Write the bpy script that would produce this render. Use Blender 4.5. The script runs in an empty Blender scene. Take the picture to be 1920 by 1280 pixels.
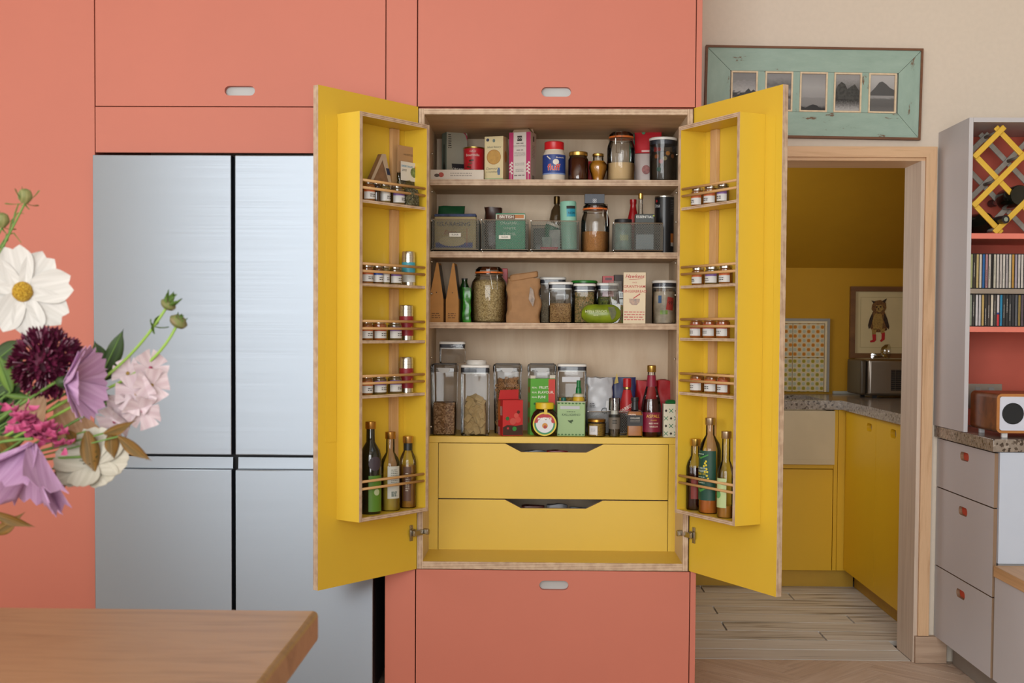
import bpy, bmesh, math, random
from mathutils import Vector, Matrix, Euler, noise
random.seed(7)
S = bpy.context.scene
COL = S.collection
PI = math.pi

# ---------------------------------------------------------------- camera
F_PX, PPX, PPY = 2350.0, 960.0, 706.5
EYE = Vector((0.0, -4.073, 1.22))
ROT = (Matrix.Rotation(math.radians(1.1), 3, 'Z') @ Matrix.Rotation(PI / 2 - math.radians(2.06), 3, 'X')
       @ Matrix.Rotation(math.radians(0.355), 3, 'Z'))
cam_d = bpy.data.cameras.new('camera')
cam_d.sensor_width = 36.0
cam_d.lens = F_PX * 36.0 / 1920.0
cam_d.shift_y = (PPY - 640.0) / 1920.0
cam_d.clip_start = 0.05
cam_d.dof.use_dof = True
cam_d.dof.focus_distance = 4.1
cam_d.dof.aperture_fstop = 14.0
cam = bpy.data.objects.new('camera', cam_d)
cam.matrix_world = Matrix.Translation(EYE) @ ROT.to_4x4()
COL.objects.link(cam)
S.camera = cam

# ---------------------------------------------------------------- view, world, daylight
S.view_settings.view_transform = 'Standard'
S.view_settings.look = 'None'
S.view_settings.gamma = 1.0
S.view_settings.use_curve_mapping = False
S.view_settings.exposure = -0.34
S.cycles.max_bounces = 10
S.cycles.transparent_max_bounces = 24
S.cycles.sample_clamp_indirect = 6.0
wd = bpy.data.worlds.new('overcast_sky')
S.world = wd
wd.use_nodes = True
wd.node_tree.nodes['Background'].inputs[0].default_value = (0.80, 0.90, 1.0, 1)
wd.node_tree.nodes['Background'].inputs[1].default_value = 1.0


def daylight(name, loc, rot, sx, sy, power, color):
    l = bpy.data.lights.new(name, 'AREA')
    l.shape = 'RECTANGLE'
    l.size, l.size_y, l.energy, l.color = sx, sy, power, color
    o = bpy.data.objects.new(name, l)
    o.location, o.rotation_euler = loc, rot
    COL.objects.link(o)
    return o


# daylight standing just outside each glazed opening of the room
daylight('daylight_garden_doors', (-1.05, -6.95, 1.75), (math.radians(90), 0, 0), 4.3, 2.9, 375, (1.0, 1.0, 0.985))
daylight('daylight_side_window', (-3.75, -2.6, 1.6), (math.radians(90), 0, math.radians(-90)), 2.4, 1.4, 40, (0.97, 0.985, 1.0))
daylight('daylight_roof_light', (1.2, -3.0, 3.72), (0, 0, 0), 2.2, 1.6, 10, (1.0, 0.99, 0.97))
daylight('daylight_utility_window', (0.42, 1.5, 1.5), (math.radians(90), 0, math.radians(-90)), 0.8, 0.7, 7, (1.0, 0.98, 0.93))


# ---------------------------------------------------------------- picture geometry helpers (pixel of the 1920x1280 photo -> point at a known depth)
def ray(px, py):
    return ROT @ Vector(((px - PPX) / F_PX, -(py - PPY) / F_PX, -1.0))


def W(px, py, y):
    d = ray(px, py)
    return EYE + d * ((y - EYE.y) / d.y)


def WX(px, py, x):
    d = ray(px, py)
    return EYE + d * ((x - EYE.x) / d.x)


def WZ(px, py, z):
    d = ray(px, py)
    return EYE + d * ((z - EYE.z) / d.z)


def lin(h):
    h = h.lstrip('#')
    v = [int(h[i:i + 2], 16) / 255 for i in (0, 2, 4)]
    return tuple(c / 12.92 if c <= 0.04045 else ((c + 0.055) / 1.055) ** 2.4 for c in v) + (1.0,)


# ---------------------------------------------------------------- materials
MATS = {}


def nt(name):
    m = bpy.data.materials.new(name)
    m.use_nodes = True
    n = m.node_tree.nodes
    return m, n, m.node_tree.links, n['Principled BSDF']


def coords(n, l, kind='Object', scale=(1, 1, 1)):
    tc = n.new('ShaderNodeTexCoord')
    mp = n.new('ShaderNodeMapping')
    mp.inputs['Scale'].default_value = scale
    l.new(tc.outputs[kind], mp.inputs[0])
    return mp.outputs[0]


def ramp(n, stops):
    r = n.new('ShaderNodeValToRGB')
    e = r.color_ramp.elements
    while len(e) < len(stops):
        e.new(0.5)
    for i, (p, c) in enumerate(stops):
        e[i].position = p
        e[i].color = c
    return r


def paint(h, rough=0.55, metal=0.0, var=0.04, spec=0.5, bump=0.0, scale=9.0, coat=0.0):
    key = ('paint', h, rough, metal, var, spec, bump, scale, coat)
    if key in MATS:
        return MATS[key]
    m, n, l, b = nt('paint_' + h.lstrip('#'))
    c = lin(h)
    b.inputs['Roughness'].default_value = rough
    b.inputs['Metallic'].default_value = metal
    b.inputs['Specular IOR Level'].default_value = spec
    b.inputs['Coat Weight'].default_value = coat
    nz = n.new('ShaderNodeTexNoise')
    nz.inputs['Scale'].default_value = scale
    nz.inputs['Detail'].default_value = 3
    l.new(coords(n, l), nz.inputs['Vector'])
    lo = tuple(x * (1 - var) for x in c[:3]) + (1,)
    hi = tuple(min(1, x * (1 + var)) for x in c[:3]) + (1,)
    r = ramp(n, [(0.35, lo), (0.65, hi)])
    l.new(nz.outputs[0], r.inputs[0])
    l.new(r.outputs[0], b.inputs['Base Color'])
    if bump:
        bp = n.new('ShaderNodeBump')
        bp.inputs['Strength'].default_value = bump
        bp.inputs['Distance'].default_value = 0.002
        l.new(nz.outputs[0], bp.inputs['Height'])
        l.new(bp.outputs[0], b.inputs['Normal'])
    MATS[key] = m
    return m


def wood(name, h1, h2, scale=(2, 30, 30), rough=0.5, dist=2.0, h3=None):
    """long grain along the axis with the smallest scale"""
    key = ('wood', name)
    if key in MATS:
        return MATS[key]
    m, n, l, b = nt(name)
    nz = n.new('ShaderNodeTexNoise')
    nz.inputs['Scale'].default_value = 1.0
    nz.inputs['Detail'].default_value = 6
    nz.inputs['Roughness'].default_value = 0.6
    nz.inputs['Distortion'].default_value = dist
    l.new(coords(n, l, 'Object', scale), nz.inputs['Vector'])
    stops = [(0.3, lin(h1)), (0.7, lin(h2))]
    if h3:
        stops = [(0.25, lin(h1)), (0.5, lin(h2)), (0.75, lin(h3))]
    r = ramp(n, stops)
    l.new(nz.outputs[0], r.inputs[0])
    l.new(r.outputs[0], b.inputs['Base Color'])
    b.inputs['Roughness'].default_value = rough
    bp = n.new('ShaderNodeBump')
    bp.inputs['Strength'].default_value = 0.12
    bp.inputs['Distance'].default_value = 0.002
    l.new(nz.outputs[0], bp.inputs['Height'])
    l.new(bp.outputs[0], b.inputs['Normal'])
    MATS[key] = m
    return m


def ply(axis):
    """birch plywood edge, veneers stacked along the given local axis"""
    key = ('ply', axis)
    if key in MATS:
        return MATS[key]
    m, n, l, b = nt('plywood_edge_' + axis)
    tc = n.new('ShaderNodeTexCoord')
    sp = n.new('ShaderNodeSeparateXYZ')
    l.new(tc.outputs['Object'], sp.inputs[0])
    mu = n.new('ShaderNodeMath')
    mu.operation = 'MULTIPLY'
    mu.inputs[1].default_value = 2 * PI / 0.0052
    l.new(sp.outputs['XYZ'.index(axis.upper())], mu.inputs[0])
    sn = n.new('ShaderNodeMath')
    sn.operation = 'SINE'
    l.new(mu.outputs[0], sn.inputs[0])
    nz = n.new('ShaderNodeTexNoise')
    nz.inputs['Scale'].default_value = 40
    l.new(tc.outputs['Object'], nz.inputs['Vector'])
    ad = n.new('ShaderNodeMath')
    ad.operation = 'MULTIPLY_ADD'
    ad.inputs[1].default_value = 0.28
    l.new(sn.outputs[0], ad.inputs[0])
    l.new(nz.outputs[0], ad.inputs[2])
    r = ramp(n, [(0.2, lin('#9a7c64')), (0.42, lin('#bda287')), (0.8, lin('#d0b89d'))])
    l.new(ad.outputs[0], r.inputs[0])
    l.new(r.outputs[0], b.inputs['Base Color'])
    b.inputs['Roughness'].default_value = 0.6
    MATS[key] = m
    return m


def grain(h1, h2, h3, scale=260.0, bump=0.9, rough=0.7):
    key = ('grain', h1, h2, h3, scale)
    if key in MATS:
        return MATS[key]
    m, n, l, b = nt('grains_' + h1.lstrip('#'))
    v = n.new('ShaderNodeTexVoronoi')
    v.inputs['Scale'].default_value = scale
    l.new(coords(n, l), v.inputs['Vector'])
    sp = n.new('ShaderNodeSeparateColor')
    l.new(v.outputs['Color'], sp.inputs[0])
    r = ramp(n, [(0.1, lin(h1)), (0.5, lin(h2)), (0.9, lin(h3))])
    l.new(sp.outputs[0], r.inputs[0])
    l.new(r.outputs[0], b.inputs['Base Color'])
    bp = n.new('ShaderNodeBump')
    bp.invert = True
    bp.inputs['Strength'].default_value = bump
    bp.inputs['Distance'].default_value = 0.004
    l.new(v.outputs['Distance'], bp.inputs['Height'])
    l.new(bp.outputs[0], b.inputs['Normal'])
    b.inputs['Roughness'].default_value = rough
    MATS[key] = m
    return m


def glass(h='#ffffff', reflect=0.10, tint=0.06):
    """thin clear pane or jar wall: mostly see-through, glossy at grazing angles"""
    key = ('glass', h, reflect, tint)
    if key in MATS:
        return MATS[key]
    m = bpy.data.materials.new('clear_glass_' + h.lstrip('#'))
    m.use_nodes = True
    n, l = m.node_tree.nodes, m.node_tree.links
    n.clear()
    out = n.new('ShaderNodeOutputMaterial')
    tr = n.new('ShaderNodeBsdfTransparent')
    c = lin(h)
    tr.inputs[0].default_value = tuple(1 - tint * 3 * (1 - x) - tint for x in c[:3]) + (1,)
    gl = n.new('ShaderNodeBsdfGlossy')
    gl.inputs['Roughness'].default_value = 0.06
    fr = n.new('ShaderNodeFresnel')
    fr.inputs[0].default_value = 1.45
    ad = n.new('ShaderNodeMath')
    ad.operation = 'MULTIPLY_ADD'
    ad.inputs[1].default_value = 1.0
    ad.inputs[2].default_value = reflect - 0.04
    mx = n.new('ShaderNodeMixShader')
    l.new(fr.outputs[0], ad.inputs[0])
    l.new(ad.outputs[0], mx.inputs[0])
    l.new(tr.outputs[0], mx.inputs[1])
    l.new(gl.outputs[0], mx.inputs[2])
    l.new(mx.outputs[0], out.inputs[0])
    MATS[key] = m
    return m


def liquid(h, rough=0.08):
    return paint(h, rough=rough, var=0.1, spec=0.6, coat=0.3)


def metal(h, rough=0.3):
    return paint(h, rough=rough, metal=1.0, var=0.05)


# ---------------------------------------------------------------- mesh builder
class B:
    def __init__(s):
        s.bm = bmesh.new()

    def _tag(s, faces, mi, smooth=False):
        for f in faces:
            f.material_index = mi
            f.smooth = smooth

    def box(s, x0, x1, y0, y1, z0, z1, bev=0.0, mi=0, seg=2, M=None):
        vs = [s.bm.verts.new((x, y, z)) for z in (z0, z1) for y in (y0, y1) for x in (x0, x1)]
        fs = [s.bm.faces.new([vs[i] for i in q]) for q in
              ((0, 2, 3, 1), (4, 5, 7, 6), (0, 1, 5, 4), (2, 6, 7, 3), (0, 4, 6, 2), (1, 3, 7, 5))]
        s._tag(fs, mi)
        if bev:
            es = list({e for f in fs for e in f.edges})
            r = bmesh.ops.bevel(s.bm, geom=es, offset=bev, segments=seg, profile=0.5, affect='EDGES')
            s._tag(r['faces'], mi, True)
            vs = list({v for f in r['faces'] for v in f.verts} | {v for v in vs if v.is_valid})
        if M is not None:
            bmesh.ops.transform(s.bm, matrix=M, verts=vs)
        return s

    def loft(s, secs, cap0=True, cap1=True, mi=0, smooth=True, closed=True):
        """secs: list of loops of 3d points with equal count"""
        rings = [[s.bm.verts.new(p) for p in sec] for sec in secs]
        k = len(rings[0])
        fs = []
        for a, b in zip(rings, rings[1:]):
            for i in range(k if closed else k - 1):
                j = (i + 1) % k
                fs.append(s.bm.faces.new((a[i], a[j], b[j], b[i])))
        s._tag(fs, mi, smooth)
        if cap0:
            s._tag([s.bm.faces.new(rings[0][::-1])], mi)
        if cap1:
            s._tag([s.bm.faces.new(rings[-1])], mi)
        return s

    def lathe(s, prof, n=28, mi=0, c=(0, 0), cap0=True, cap1=True, a0=0.0, a1=None, z=0.0):
        if a1 is None:
            secs = [[(c[0] + r * math.cos(2 * PI * i / n), c[1] + r * math.sin(2 * PI * i / n), z + h) for i in range(n)] for r, h in prof]
            return s.loft(secs, cap0, cap1, mi)
        # open arc, angles measured from the -Y direction
        secs = [[(c[0] + r * math.sin(a0 + (a1 - a0) * i / n), c[1] - r * math.cos(a0 + (a1 - a0) * i / n), z + h) for i in range(n + 1)] for r, h in prof]
        return s.loft(secs, False, False, mi, True, False)

    def rr(s, w, d, r, zs, mi=0, n=4, cap0=True, cap1=True, c=(0, 0)):
        """rounded rectangle lofted; zs: list of (z, inset)"""
        secs = []
        for z, ins in zs:
            ww, dd, rr_ = w / 2 - ins, d / 2 - ins, max(0.0005, r - ins * 0.5)
            loop = []
            for cx, cy, a in ((ww - rr_, dd - rr_, 0), (-ww + rr_, dd - rr_, 90), (-ww + rr_, -dd + rr_, 180), (ww - rr_, -dd + rr_, 270)):
                for i in range(n + 1):
                    t = math.radians(a + 90 * i / n)
                    loop.append((c[0] + cx + rr_ * math.cos(t), c[1] + cy + rr_ * math.sin(t), z))
            secs.append(loop)
        return s.loft(secs, cap0, cap1, mi)

    def tube(s, pts, r, n=8, mi=0, caps=True, closed=False):
        pts = [Vector(p) for p in pts]
        secs = []
        up = Vector((0, 0, 1))
        k = len(pts)
        for i, p in enumerate(pts):
            if closed:
                t = pts[(i + 1) % k] - pts[i - 1]
            else:
                t = pts[min(i + 1, k - 1)] - pts[max(i - 1, 0)]
            t.normalize()
            a = t.cross(up)
            if a.length < 1e-3:
                a = t.cross(Vector((0, 1, 0)))
            a.normalize()
            b = a.cross(t)
            rr_ = r[i] if isinstance(r, (list, tuple)) else r
            secs.append([p + a * (rr_ * math.cos(2 * PI * j / n)) + b * (rr_ * math.sin(2 * PI * j / n)) for j in range(n)])
        if closed:
            secs.append(secs[0])
            s.loft(secs, False, False, mi)
            bmesh.ops.remove_doubles(s.bm, verts=s.bm.verts[:], dist=1e-6)
            return s
        return s.loft(secs, caps, caps, mi)

    def plate(s, outer, holes=(), t0=0.0, t1=0.02, plane='xz', mi=0, mi_edge=None):
        """polygon with holes, extruded from t0 to t1 along the third axis"""
        loops = [outer] + list(holes)

        def P(u, v, t):
            return {'xz': (u, t, v), 'xy': (u, v, t), 'yz': (t, u, v)}[plane]
        es = []
        v0 = []
        for lp in loops:
            vs = [s.bm.verts.new(P(u, v, t0)) for u, v in lp]
            v0.append(vs)
            es += [s.bm.edges.new((vs[i], vs[(i + 1) % len(vs)])) for i in range(len(vs))]
        r = bmesh.ops.triangle_fill(s.bm, use_beauty=True, use_dissolve=False, edges=es)
        f0 = [g for g in r['geom'] if isinstance(g, bmesh.types.BMFace)]
        s._tag(f0, mi)
        mp = {}
        for vs in v0:
            for v in vs:
                mp[v] = s.bm.verts.new(Vector(v.co) + Vector(P(0, 0, t1)) - Vector(P(0, 0, t0)))
        f1 = [s.bm.faces.new([mp[v] for v in reversed(f.verts)]) for f in f0]
        s._tag(f1, mi)
        fe = []
        for vs in v0:
            for i in range(len(vs)):
                a, b = vs[i], vs[(i + 1) % len(vs)]
                fe.append(s.bm.faces.new((a, b, mp[b], mp[a])))
        s._tag(fe, mi if mi_edge is None else mi_edge)
        return s

    def edges_mi(s, axis, mi):
        s.bm.normal_update()
        k = 'xyz'.index(axis)
        for f in s.bm.faces:
            if abs(f.normal[k]) < 0.5:
                f.material_index = mi
        return s

    def verts(s, fn):
        for v in s.bm.verts:
            v.co = Vector(fn(v.co))
        return s

    def mesh(s, mesh_faces, fn, mi=0):
        vs, fs = mesh_faces
        nv = [s.bm.verts.new(fn(*v)) for v in vs]
        for f in fs:
            try:
                s.bm.faces.new([nv[i] for i in f]).material_index = mi
            except ValueError:
                pass
        return s


def obj(name, b, mats, parent=None, label=None, sharp=38, loc=None, rot=None):
    bm = b.bm
    bmesh.ops.recalc_face_normals(bm, faces=bm.faces[:])
    lim = math.radians(sharp)
    for e in bm.edges:
        if len(e.link_faces) == 2 and e.calc_face_angle(0) > lim:
            e.smooth = False
    me = bpy.data.meshes.new(name)
    bm.to_mesh(me)
    bm.free()
    for m in (mats if isinstance(mats, (list, tuple)) else [mats]):
        me.materials.append(m)
    o = bpy.data.objects.new(name, me)
    COL.objects.link(o)
    if parent is not None:
        o.parent = parent
    if label:
        o['label'] = label
    if loc is not None:
        o.location = loc
    if rot is not None:
        o.rotation_euler = rot
    return o


def tag(o, label, cat, group=None):
    o['label'] = label
    o['category'] = cat
    if group:
        o['group'] = group
    return o


def struct(o):
    o['kind'] = 'structure'
    return o


def thing(name, label, cat, loc=(0, 0, 0), rz=0.0, group=None, rot=None):
    o = bpy.data.objects.new(name, None)
    o.empty_display_size = 0.02
    COL.objects.link(o)
    o.location = loc
    o.rotation_euler = rot if rot is not None else (0, 0, rz)
    return tag(o, label, cat, group)


def dup(root, loc=None, rot=None, label=None):
    r = root.copy()
    COL.objects.link(r)
    if loc is not None:
        r.location = loc
    if rot is not None:
        r.rotation_euler = rot
    if label:
        r['label'] = label
    for ch in list(root.children):
        c = ch.copy()
        COL.objects.link(c)
        c.parent = r
        for g in list(ch.children):
            d = g.copy()
            COL.objects.link(d)
            d.parent = c
    return r


# ---------------------------------------------------------------- lettering and print
TXT = {}


def letters(s, size, bold=0.0, shear=0.0, spacing=1.0):
    key = (s, bold, shear, spacing)
    if key not in TXT:
        cu = bpy.data.curves.new('lettering_curve', 'FONT')
        cu.body = s
        cu.size = 1.0
        cu.resolution_u = 2
        cu.offset = bold
        cu.shear = shear
        cu.space_character = spacing
        cu.align_x = 'CENTER'
        cu.align_y = 'CENTER'
        ob = bpy.data.objects.new('lettering_tmp', cu)
        me = bpy.data.meshes.new_from_object(ob)
        TXT[key] = ([tuple(v.co) for v in me.vertices], [tuple(p.vertices) for p in me.polygons])
        bpy.data.objects.remove(ob)
        bpy.data.curves.remove(cu)
        bpy.data.meshes.remove(me)
    vs, fs = TXT[key]
    return [(x * size, y * size, 0) for x, y, _ in vs], fs


def bars(rows, w, h, gap, seed=0):
    """lines of tiny unreadable print as short dashes"""
    rnd = random.Random(seed)
    vs, fs = [], []
    for r in range(rows):
        x = -w / 2
        y = -r * gap
        while x < w / 2 - h:
            ln = min(rnd.uniform(1.5, 4.5) * h, w / 2 - x)
            k = len(vs)
            vs += [(x, y, 0), (x + ln, y, 0), (x + ln, y + h, 0), (x, y + h, 0)]
            fs.append((k, k + 1, k + 2, k + 3))
            x += ln + h * 0.9
    return vs, fs


def disc(r, n=20, sx=1.0):
    return [(r * sx * math.cos(2 * PI * i / n), r * math.sin(2 * PI * i / n), 0) for i in range(n)], [tuple(range(n))]


def rect(w, h):
    return [(-w / 2, -h / 2, 0), (w / 2, -h / 2, 0), (w / 2, h / 2, 0), (-w / 2, h / 2, 0)], [(0, 1, 2, 3)]


def poly(pts):
    return [(x, y, 0) for x, y in pts], [tuple(range(len(pts)))]


def subdiv_w(mf, step):
    """cut a flat shape into narrow columns so that it can be wrapped round a jar"""
    bm = bmesh.new()
    vs = [bm.verts.new(v) for v in mf[0]]
    for f in mf[1]:
        try:
            bm.faces.new([vs[i] for i in f])
        except ValueError:
            pass
    xs = [v.co.x for v in bm.verts]
    x = min(xs) + step
    while x < max(xs) - 1e-6:
        bmesh.ops.bisect_plane(bm, geom=bm.verts[:] + bm.edges[:] + bm.faces[:], plane_co=(x, 0, 0), plane_no=(1, 0, 0))
        x += step
    bm.verts.index_update()
    out = [tuple(v.co) for v in bm.verts], [tuple(v.index for v in f.verts) for f in bm.faces]
    bm.free()
    return out


def on_front(name, mf, m, parent, x, z, y, rot=0.0, label=None):
    """flat print on a face looking towards -Y"""
    c, s = math.cos(rot), math.sin(rot)
    return obj(name, B().mesh(mf, lambda u, v, w: (x + u * c - v * s, y, z + u * s + v * c)), m, parent, label)


def on_side(name, mf, m, parent, y, z, x, sgn=1):
    """flat print on a face looking towards +X (sgn 1) or -X (sgn -1)"""
    return obj(name, B().mesh(mf, lambda u, v, w: (x, y + sgn * u, z + v)), m, parent)


def on_round(name, mf, m, parent, r, z, a0=0.0, label=None, c=(0, 0), sx=1.0, rot=0.0, cone=0.0):
    """print wrapped round a jar of radius r, centred at angle a0 from -Y"""
    mf = subdiv_w(mf, r * 0.22)
    cr, sr = math.cos(rot), math.sin(rot)

    def fn(u, v, w):
        u, v = u * cr - v * sr, u * sr + v * cr
        rr_ = r + cone * v
        a = a0 + u / r
        return (c[0] + rr_ * math.sin(a) * sx, c[1] - rr_ * math.cos(a), z + v)
    return obj(name, B().mesh(mf, fn), m, parent, label)
# ================================================================ surfaces used all over
CORAL = paint('#c3705b', 0.55, var=0.015, scale=3)
CORAL_D = paint('#c9604c', 0.5, var=0.02)
YELLOW = paint('#dcb838', 0.36, var=0.015, scale=3)
TAUPE = paint('#c3c2c5', 0.45, var=0.015, scale=3)
WALLP = paint('#d8ccbc', 0.8, var=0.015, bump=0.15, scale=60)
WHITEP = paint('#c0cbdb', 0.4, var=0.01)
DARK = paint('#17120f', 0.7)
GREYREC = paint('#b9bdbb', 0.5, var=0.02)
BIRCH = wood('birch_panel', '#b99a76', '#d0b592', (3, 14, 14), 0.55, 1.2)
BIRCH_V = wood('birch_panel_upright', '#c4a98a', '#dcc9ae', (5, 5, 1.2), 0.55, 1.5)
PINE = wood('pine_batten', '#b98d5c', '#d2ab7c', (20, 20, 1.5), 0.55, 1.5)
DOWEL = wood('beech_dowel', '#b98c58', '#d0a670', (2, 40, 40), 0.5, 0.6)
OAK = wood('oak_door_lining', '#bd946c', '#d9b48c', (26, 26, 1.6), 0.5, 1.6, '#cba67e')
OAK_J = wood('limed_oak_jamb', '#c4b2a0', '#d8c8b6', (26, 26, 1.6), 0.5, 1.6)
OAK_H = wood('oak_head_lining', '#bd946c', '#d9b48c', (1.6, 26, 26), 0.5, 1.6, '#cba67e')
BLACK = paint('#15151a', 0.5)
WHITE = paint('#ece8e0', 0.5, var=0.02)
INK = paint('#2b2622', 0.7)
STEELG = metal('#c9c6bd', 0.28)


def pill(cx, cz, w, h, n=7):
    r = h / 2
    return ([(cx + w / 2 - r + r * math.cos(a), cz + r * math.sin(a)) for a in [(-PI / 2) + PI * i / n for i in range(n + 1)]]
            + [(cx - w / 2 + r + r * math.cos(a), cz + r * math.sin(a)) for a in [(PI / 2) + PI * i / n for i in range(n + 1)]])


def rct(x0, x1, z0, z1):
    return [(x0, z0), (x1, z0), (x1, z1), (x0, z1)]


# ================================================================ the room shell
def speck_wood(name, base, tint, scale):
    m, n, l, b = nt(name)
    oi = n.new('ShaderNodeObjectInfo')
    nz = n.new('ShaderNodeTexNoise')
    nz.inputs['Scale'].default_value = 1.0
    nz.inputs['Detail'].default_value = 7
    nz.inputs['Distortion'].default_value = 1.4
    nz.noise_dimensions = '4D'
    l.new(coords(n, l, 'Object', scale), nz.inputs['Vector'])
    mu = n.new('ShaderNodeMath')
    mu.operation = 'MULTIPLY'
    mu.inputs[1].default_value = 40
    l.new(oi.outputs['Random'], mu.inputs[0])
    l.new(mu.outputs[0], nz.inputs['W'])
    ad = n.new('ShaderNodeMath')
    ad.operation = 'MULTIPLY_ADD'
    ad.inputs[1].default_value = 0.16
    l.new(oi.outputs['Random'], ad.inputs[0])
    l.new(nz.outputs[0], ad.inputs[2])
    r = ramp(n, [(p, lin(c)) for p, c in zip(tint, base)])
    l.new(ad.outputs[0], r.inputs[0])
    l.new(r.outputs[0], b.inputs['Base Color'])
    b.inputs['Roughness'].default_value = 0.5
    return m


PARQUET = speck_wood('parquet_oak', ('#b8a08e', '#ccb49f', '#dac5b2'), (0.3, 0.55, 0.8), (3, 40, 40))
WEATHER = speck_wood('weathered_white_wood_tile', ('#80776b', '#bdb6aa', '#dcd7ce', '#eae7e0'), (0.36, 0.45, 0.55, 0.78), (1.8, 24, 24))
FLOORBASE = paint('#3d3026', 0.9)

fl = struct(obj('floor', B().box(-3.6, 4.0, -6.9, 0.6, -0.05, -0.004), paint('#bfa48c', 0.5, var=0.08)))
bw, bl = 0.09, 0.45
c45 = math.cos(PI / 4)


def herring():
    blocks = []
    for n_ in range(-30, 34):
        for m_ in range(-7, 8):
            # classic right-angle herringbone offsets
            x = n_ * bw + m_ * (bl + bw) - n_ * 0.0
            y = n_ * bw - m_ * (bl - bw)
            blocks.append((x, y, bl, bw))
            blocks.append((x + bl - 0.0, y - 0.0 - bl + bw, bw, bl))
    return blocks


seen_b = set()
for (x, y, sx_, sy_) in herring():
    b = B()
    g = 0.0012
    b.box(x + g, x + sx_ - g, y + g, y + sy_ - g, -0.004, 0.0)
    b.verts(lambda v: (0.95 + (v.x - v.y) * c45, 0.1 + (v.x + v.y) * c45, v.z))
    ctr = sum((v.co for v in b.bm.verts), Vector()) / 8
    key = (round(ctr.x, 2), round(ctr.y, 2))
    if not (-0.9 < ctr.x < 1.72 and -1.7 < ctr.y < 0.75) or key in seen_b or (ctr.x < 0.3 and ctr.y > 0.25) or (ctr.x > 1.62 and ctr.y < -0.1):
        b.bm.free()
        continue
    seen_b.add(key)
    bmesh.ops.bisect_plane(b.bm, geom=b.bm.verts[:] + b.bm.edges[:] + b.bm.faces[:], plane_co=(0, 0.597, 0), plane_no=(0, 1, 0), clear_outer=True)
    if not b.bm.faces:
        b.bm.free()
        continue
    ang = PI / 4 if sx_ > sy_ else -PI / 4
    Rm = Matrix.Rotation(-ang, 4, 'Z')
    for v in b.bm.verts:
        v.co = Rm @ (v.co - ctr)
    obj('plank', b, PARQUET, fl, loc=ctr, rot=(0, 0, ang))

D_X0, D_X1, D_Z = 0.56, 1.41, 1.857          # clear doorway
wb = struct(obj('wall_back', B().plate([(-3.6, 0), (D_X0 - 0.025, 0), (D_X0 - 0.025, D_Z + 0.025), (D_X1 + 0.025, D_Z + 0.025), (D_X1 + 0.025, 0), (4.0, 0), (4.0, 3.6), (-3.6, 3.6)],
            t0=0.6, t1=0.78), WALLP))
struct(obj('wall_left', B().plate(rct(-6.9, 0.6, 0, 3.6), [rct(-3.8, -1.4, 0.9, 2.3)], -3.7, -3.6, 'yz'), WALLP))
struct(obj('wall_right', B().box(4.0, 4.1, -6.9, 0.6, 0, 3.6), WALLP))
struct(obj('wall_front', B().plate(rct(-3.6, 4.0, 0, 3.6), [rct(-3.2, 1.1, 0.3, 3.2)], -6.9, -6.8, 'xz'), WALLP))
struct(obj('ceiling', B().plate(rct(-3.6, 4.0, -6.9, 0.78), [rct(0.1, 2.3, -3.8, -2.2)], 3.6, 3.67, 'xy'), paint('#cdc8be', 0.85)))

# door lining and architrave of the utility doorway
dr = struct(obj('door_1', B().box(D_X1, D_X1 + 0.0245, 0.585, 0.79, 0, D_Z), OAK_J))
obj('jamb', B().box(D_X0 - 0.0245, D_X0, 0.585, 0.79, 0, D_Z), OAK, dr)
obj('head', B().box(D_X0 - 0.0245, D_X1 + 0.0245, 0.585, 0.79, D_Z, D_Z + 0.0245), OAK_H, dr)
yA0, yA1 = 0.572, 0.599
obj('architrave', B().plate([(D_X1 + 0.014, 0.102), (D_X1 + 0.054, 0.102), (D_X1 + 0.054, D_Z + 0.05), (D_X1 + 0.014, D_Z + 0.012)], t0=yA0, t1=yA1), OAK, dr)
obj('architrave', B().plate([(D_X0 - 0.03, D_Z + 0.012), (D_X1 + 0.0138, D_Z + 0.012), (D_X1 + 0.0538, D_Z + 0.05), (D_X0 - 0.03, D_Z + 0.05)], t0=yA0, t1=yA1), OAK_H, dr)
SKIRT = wood('skirting_oak', '#a08670', '#bda38c', (3, 30, 30), 0.55, 1.5)
struct(obj('baseboard_right', B().box(D_X1 + 0.004, 1.53, 0.565, 0.598, 0.001, 0.1, 0.002), SKIRT))

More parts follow.
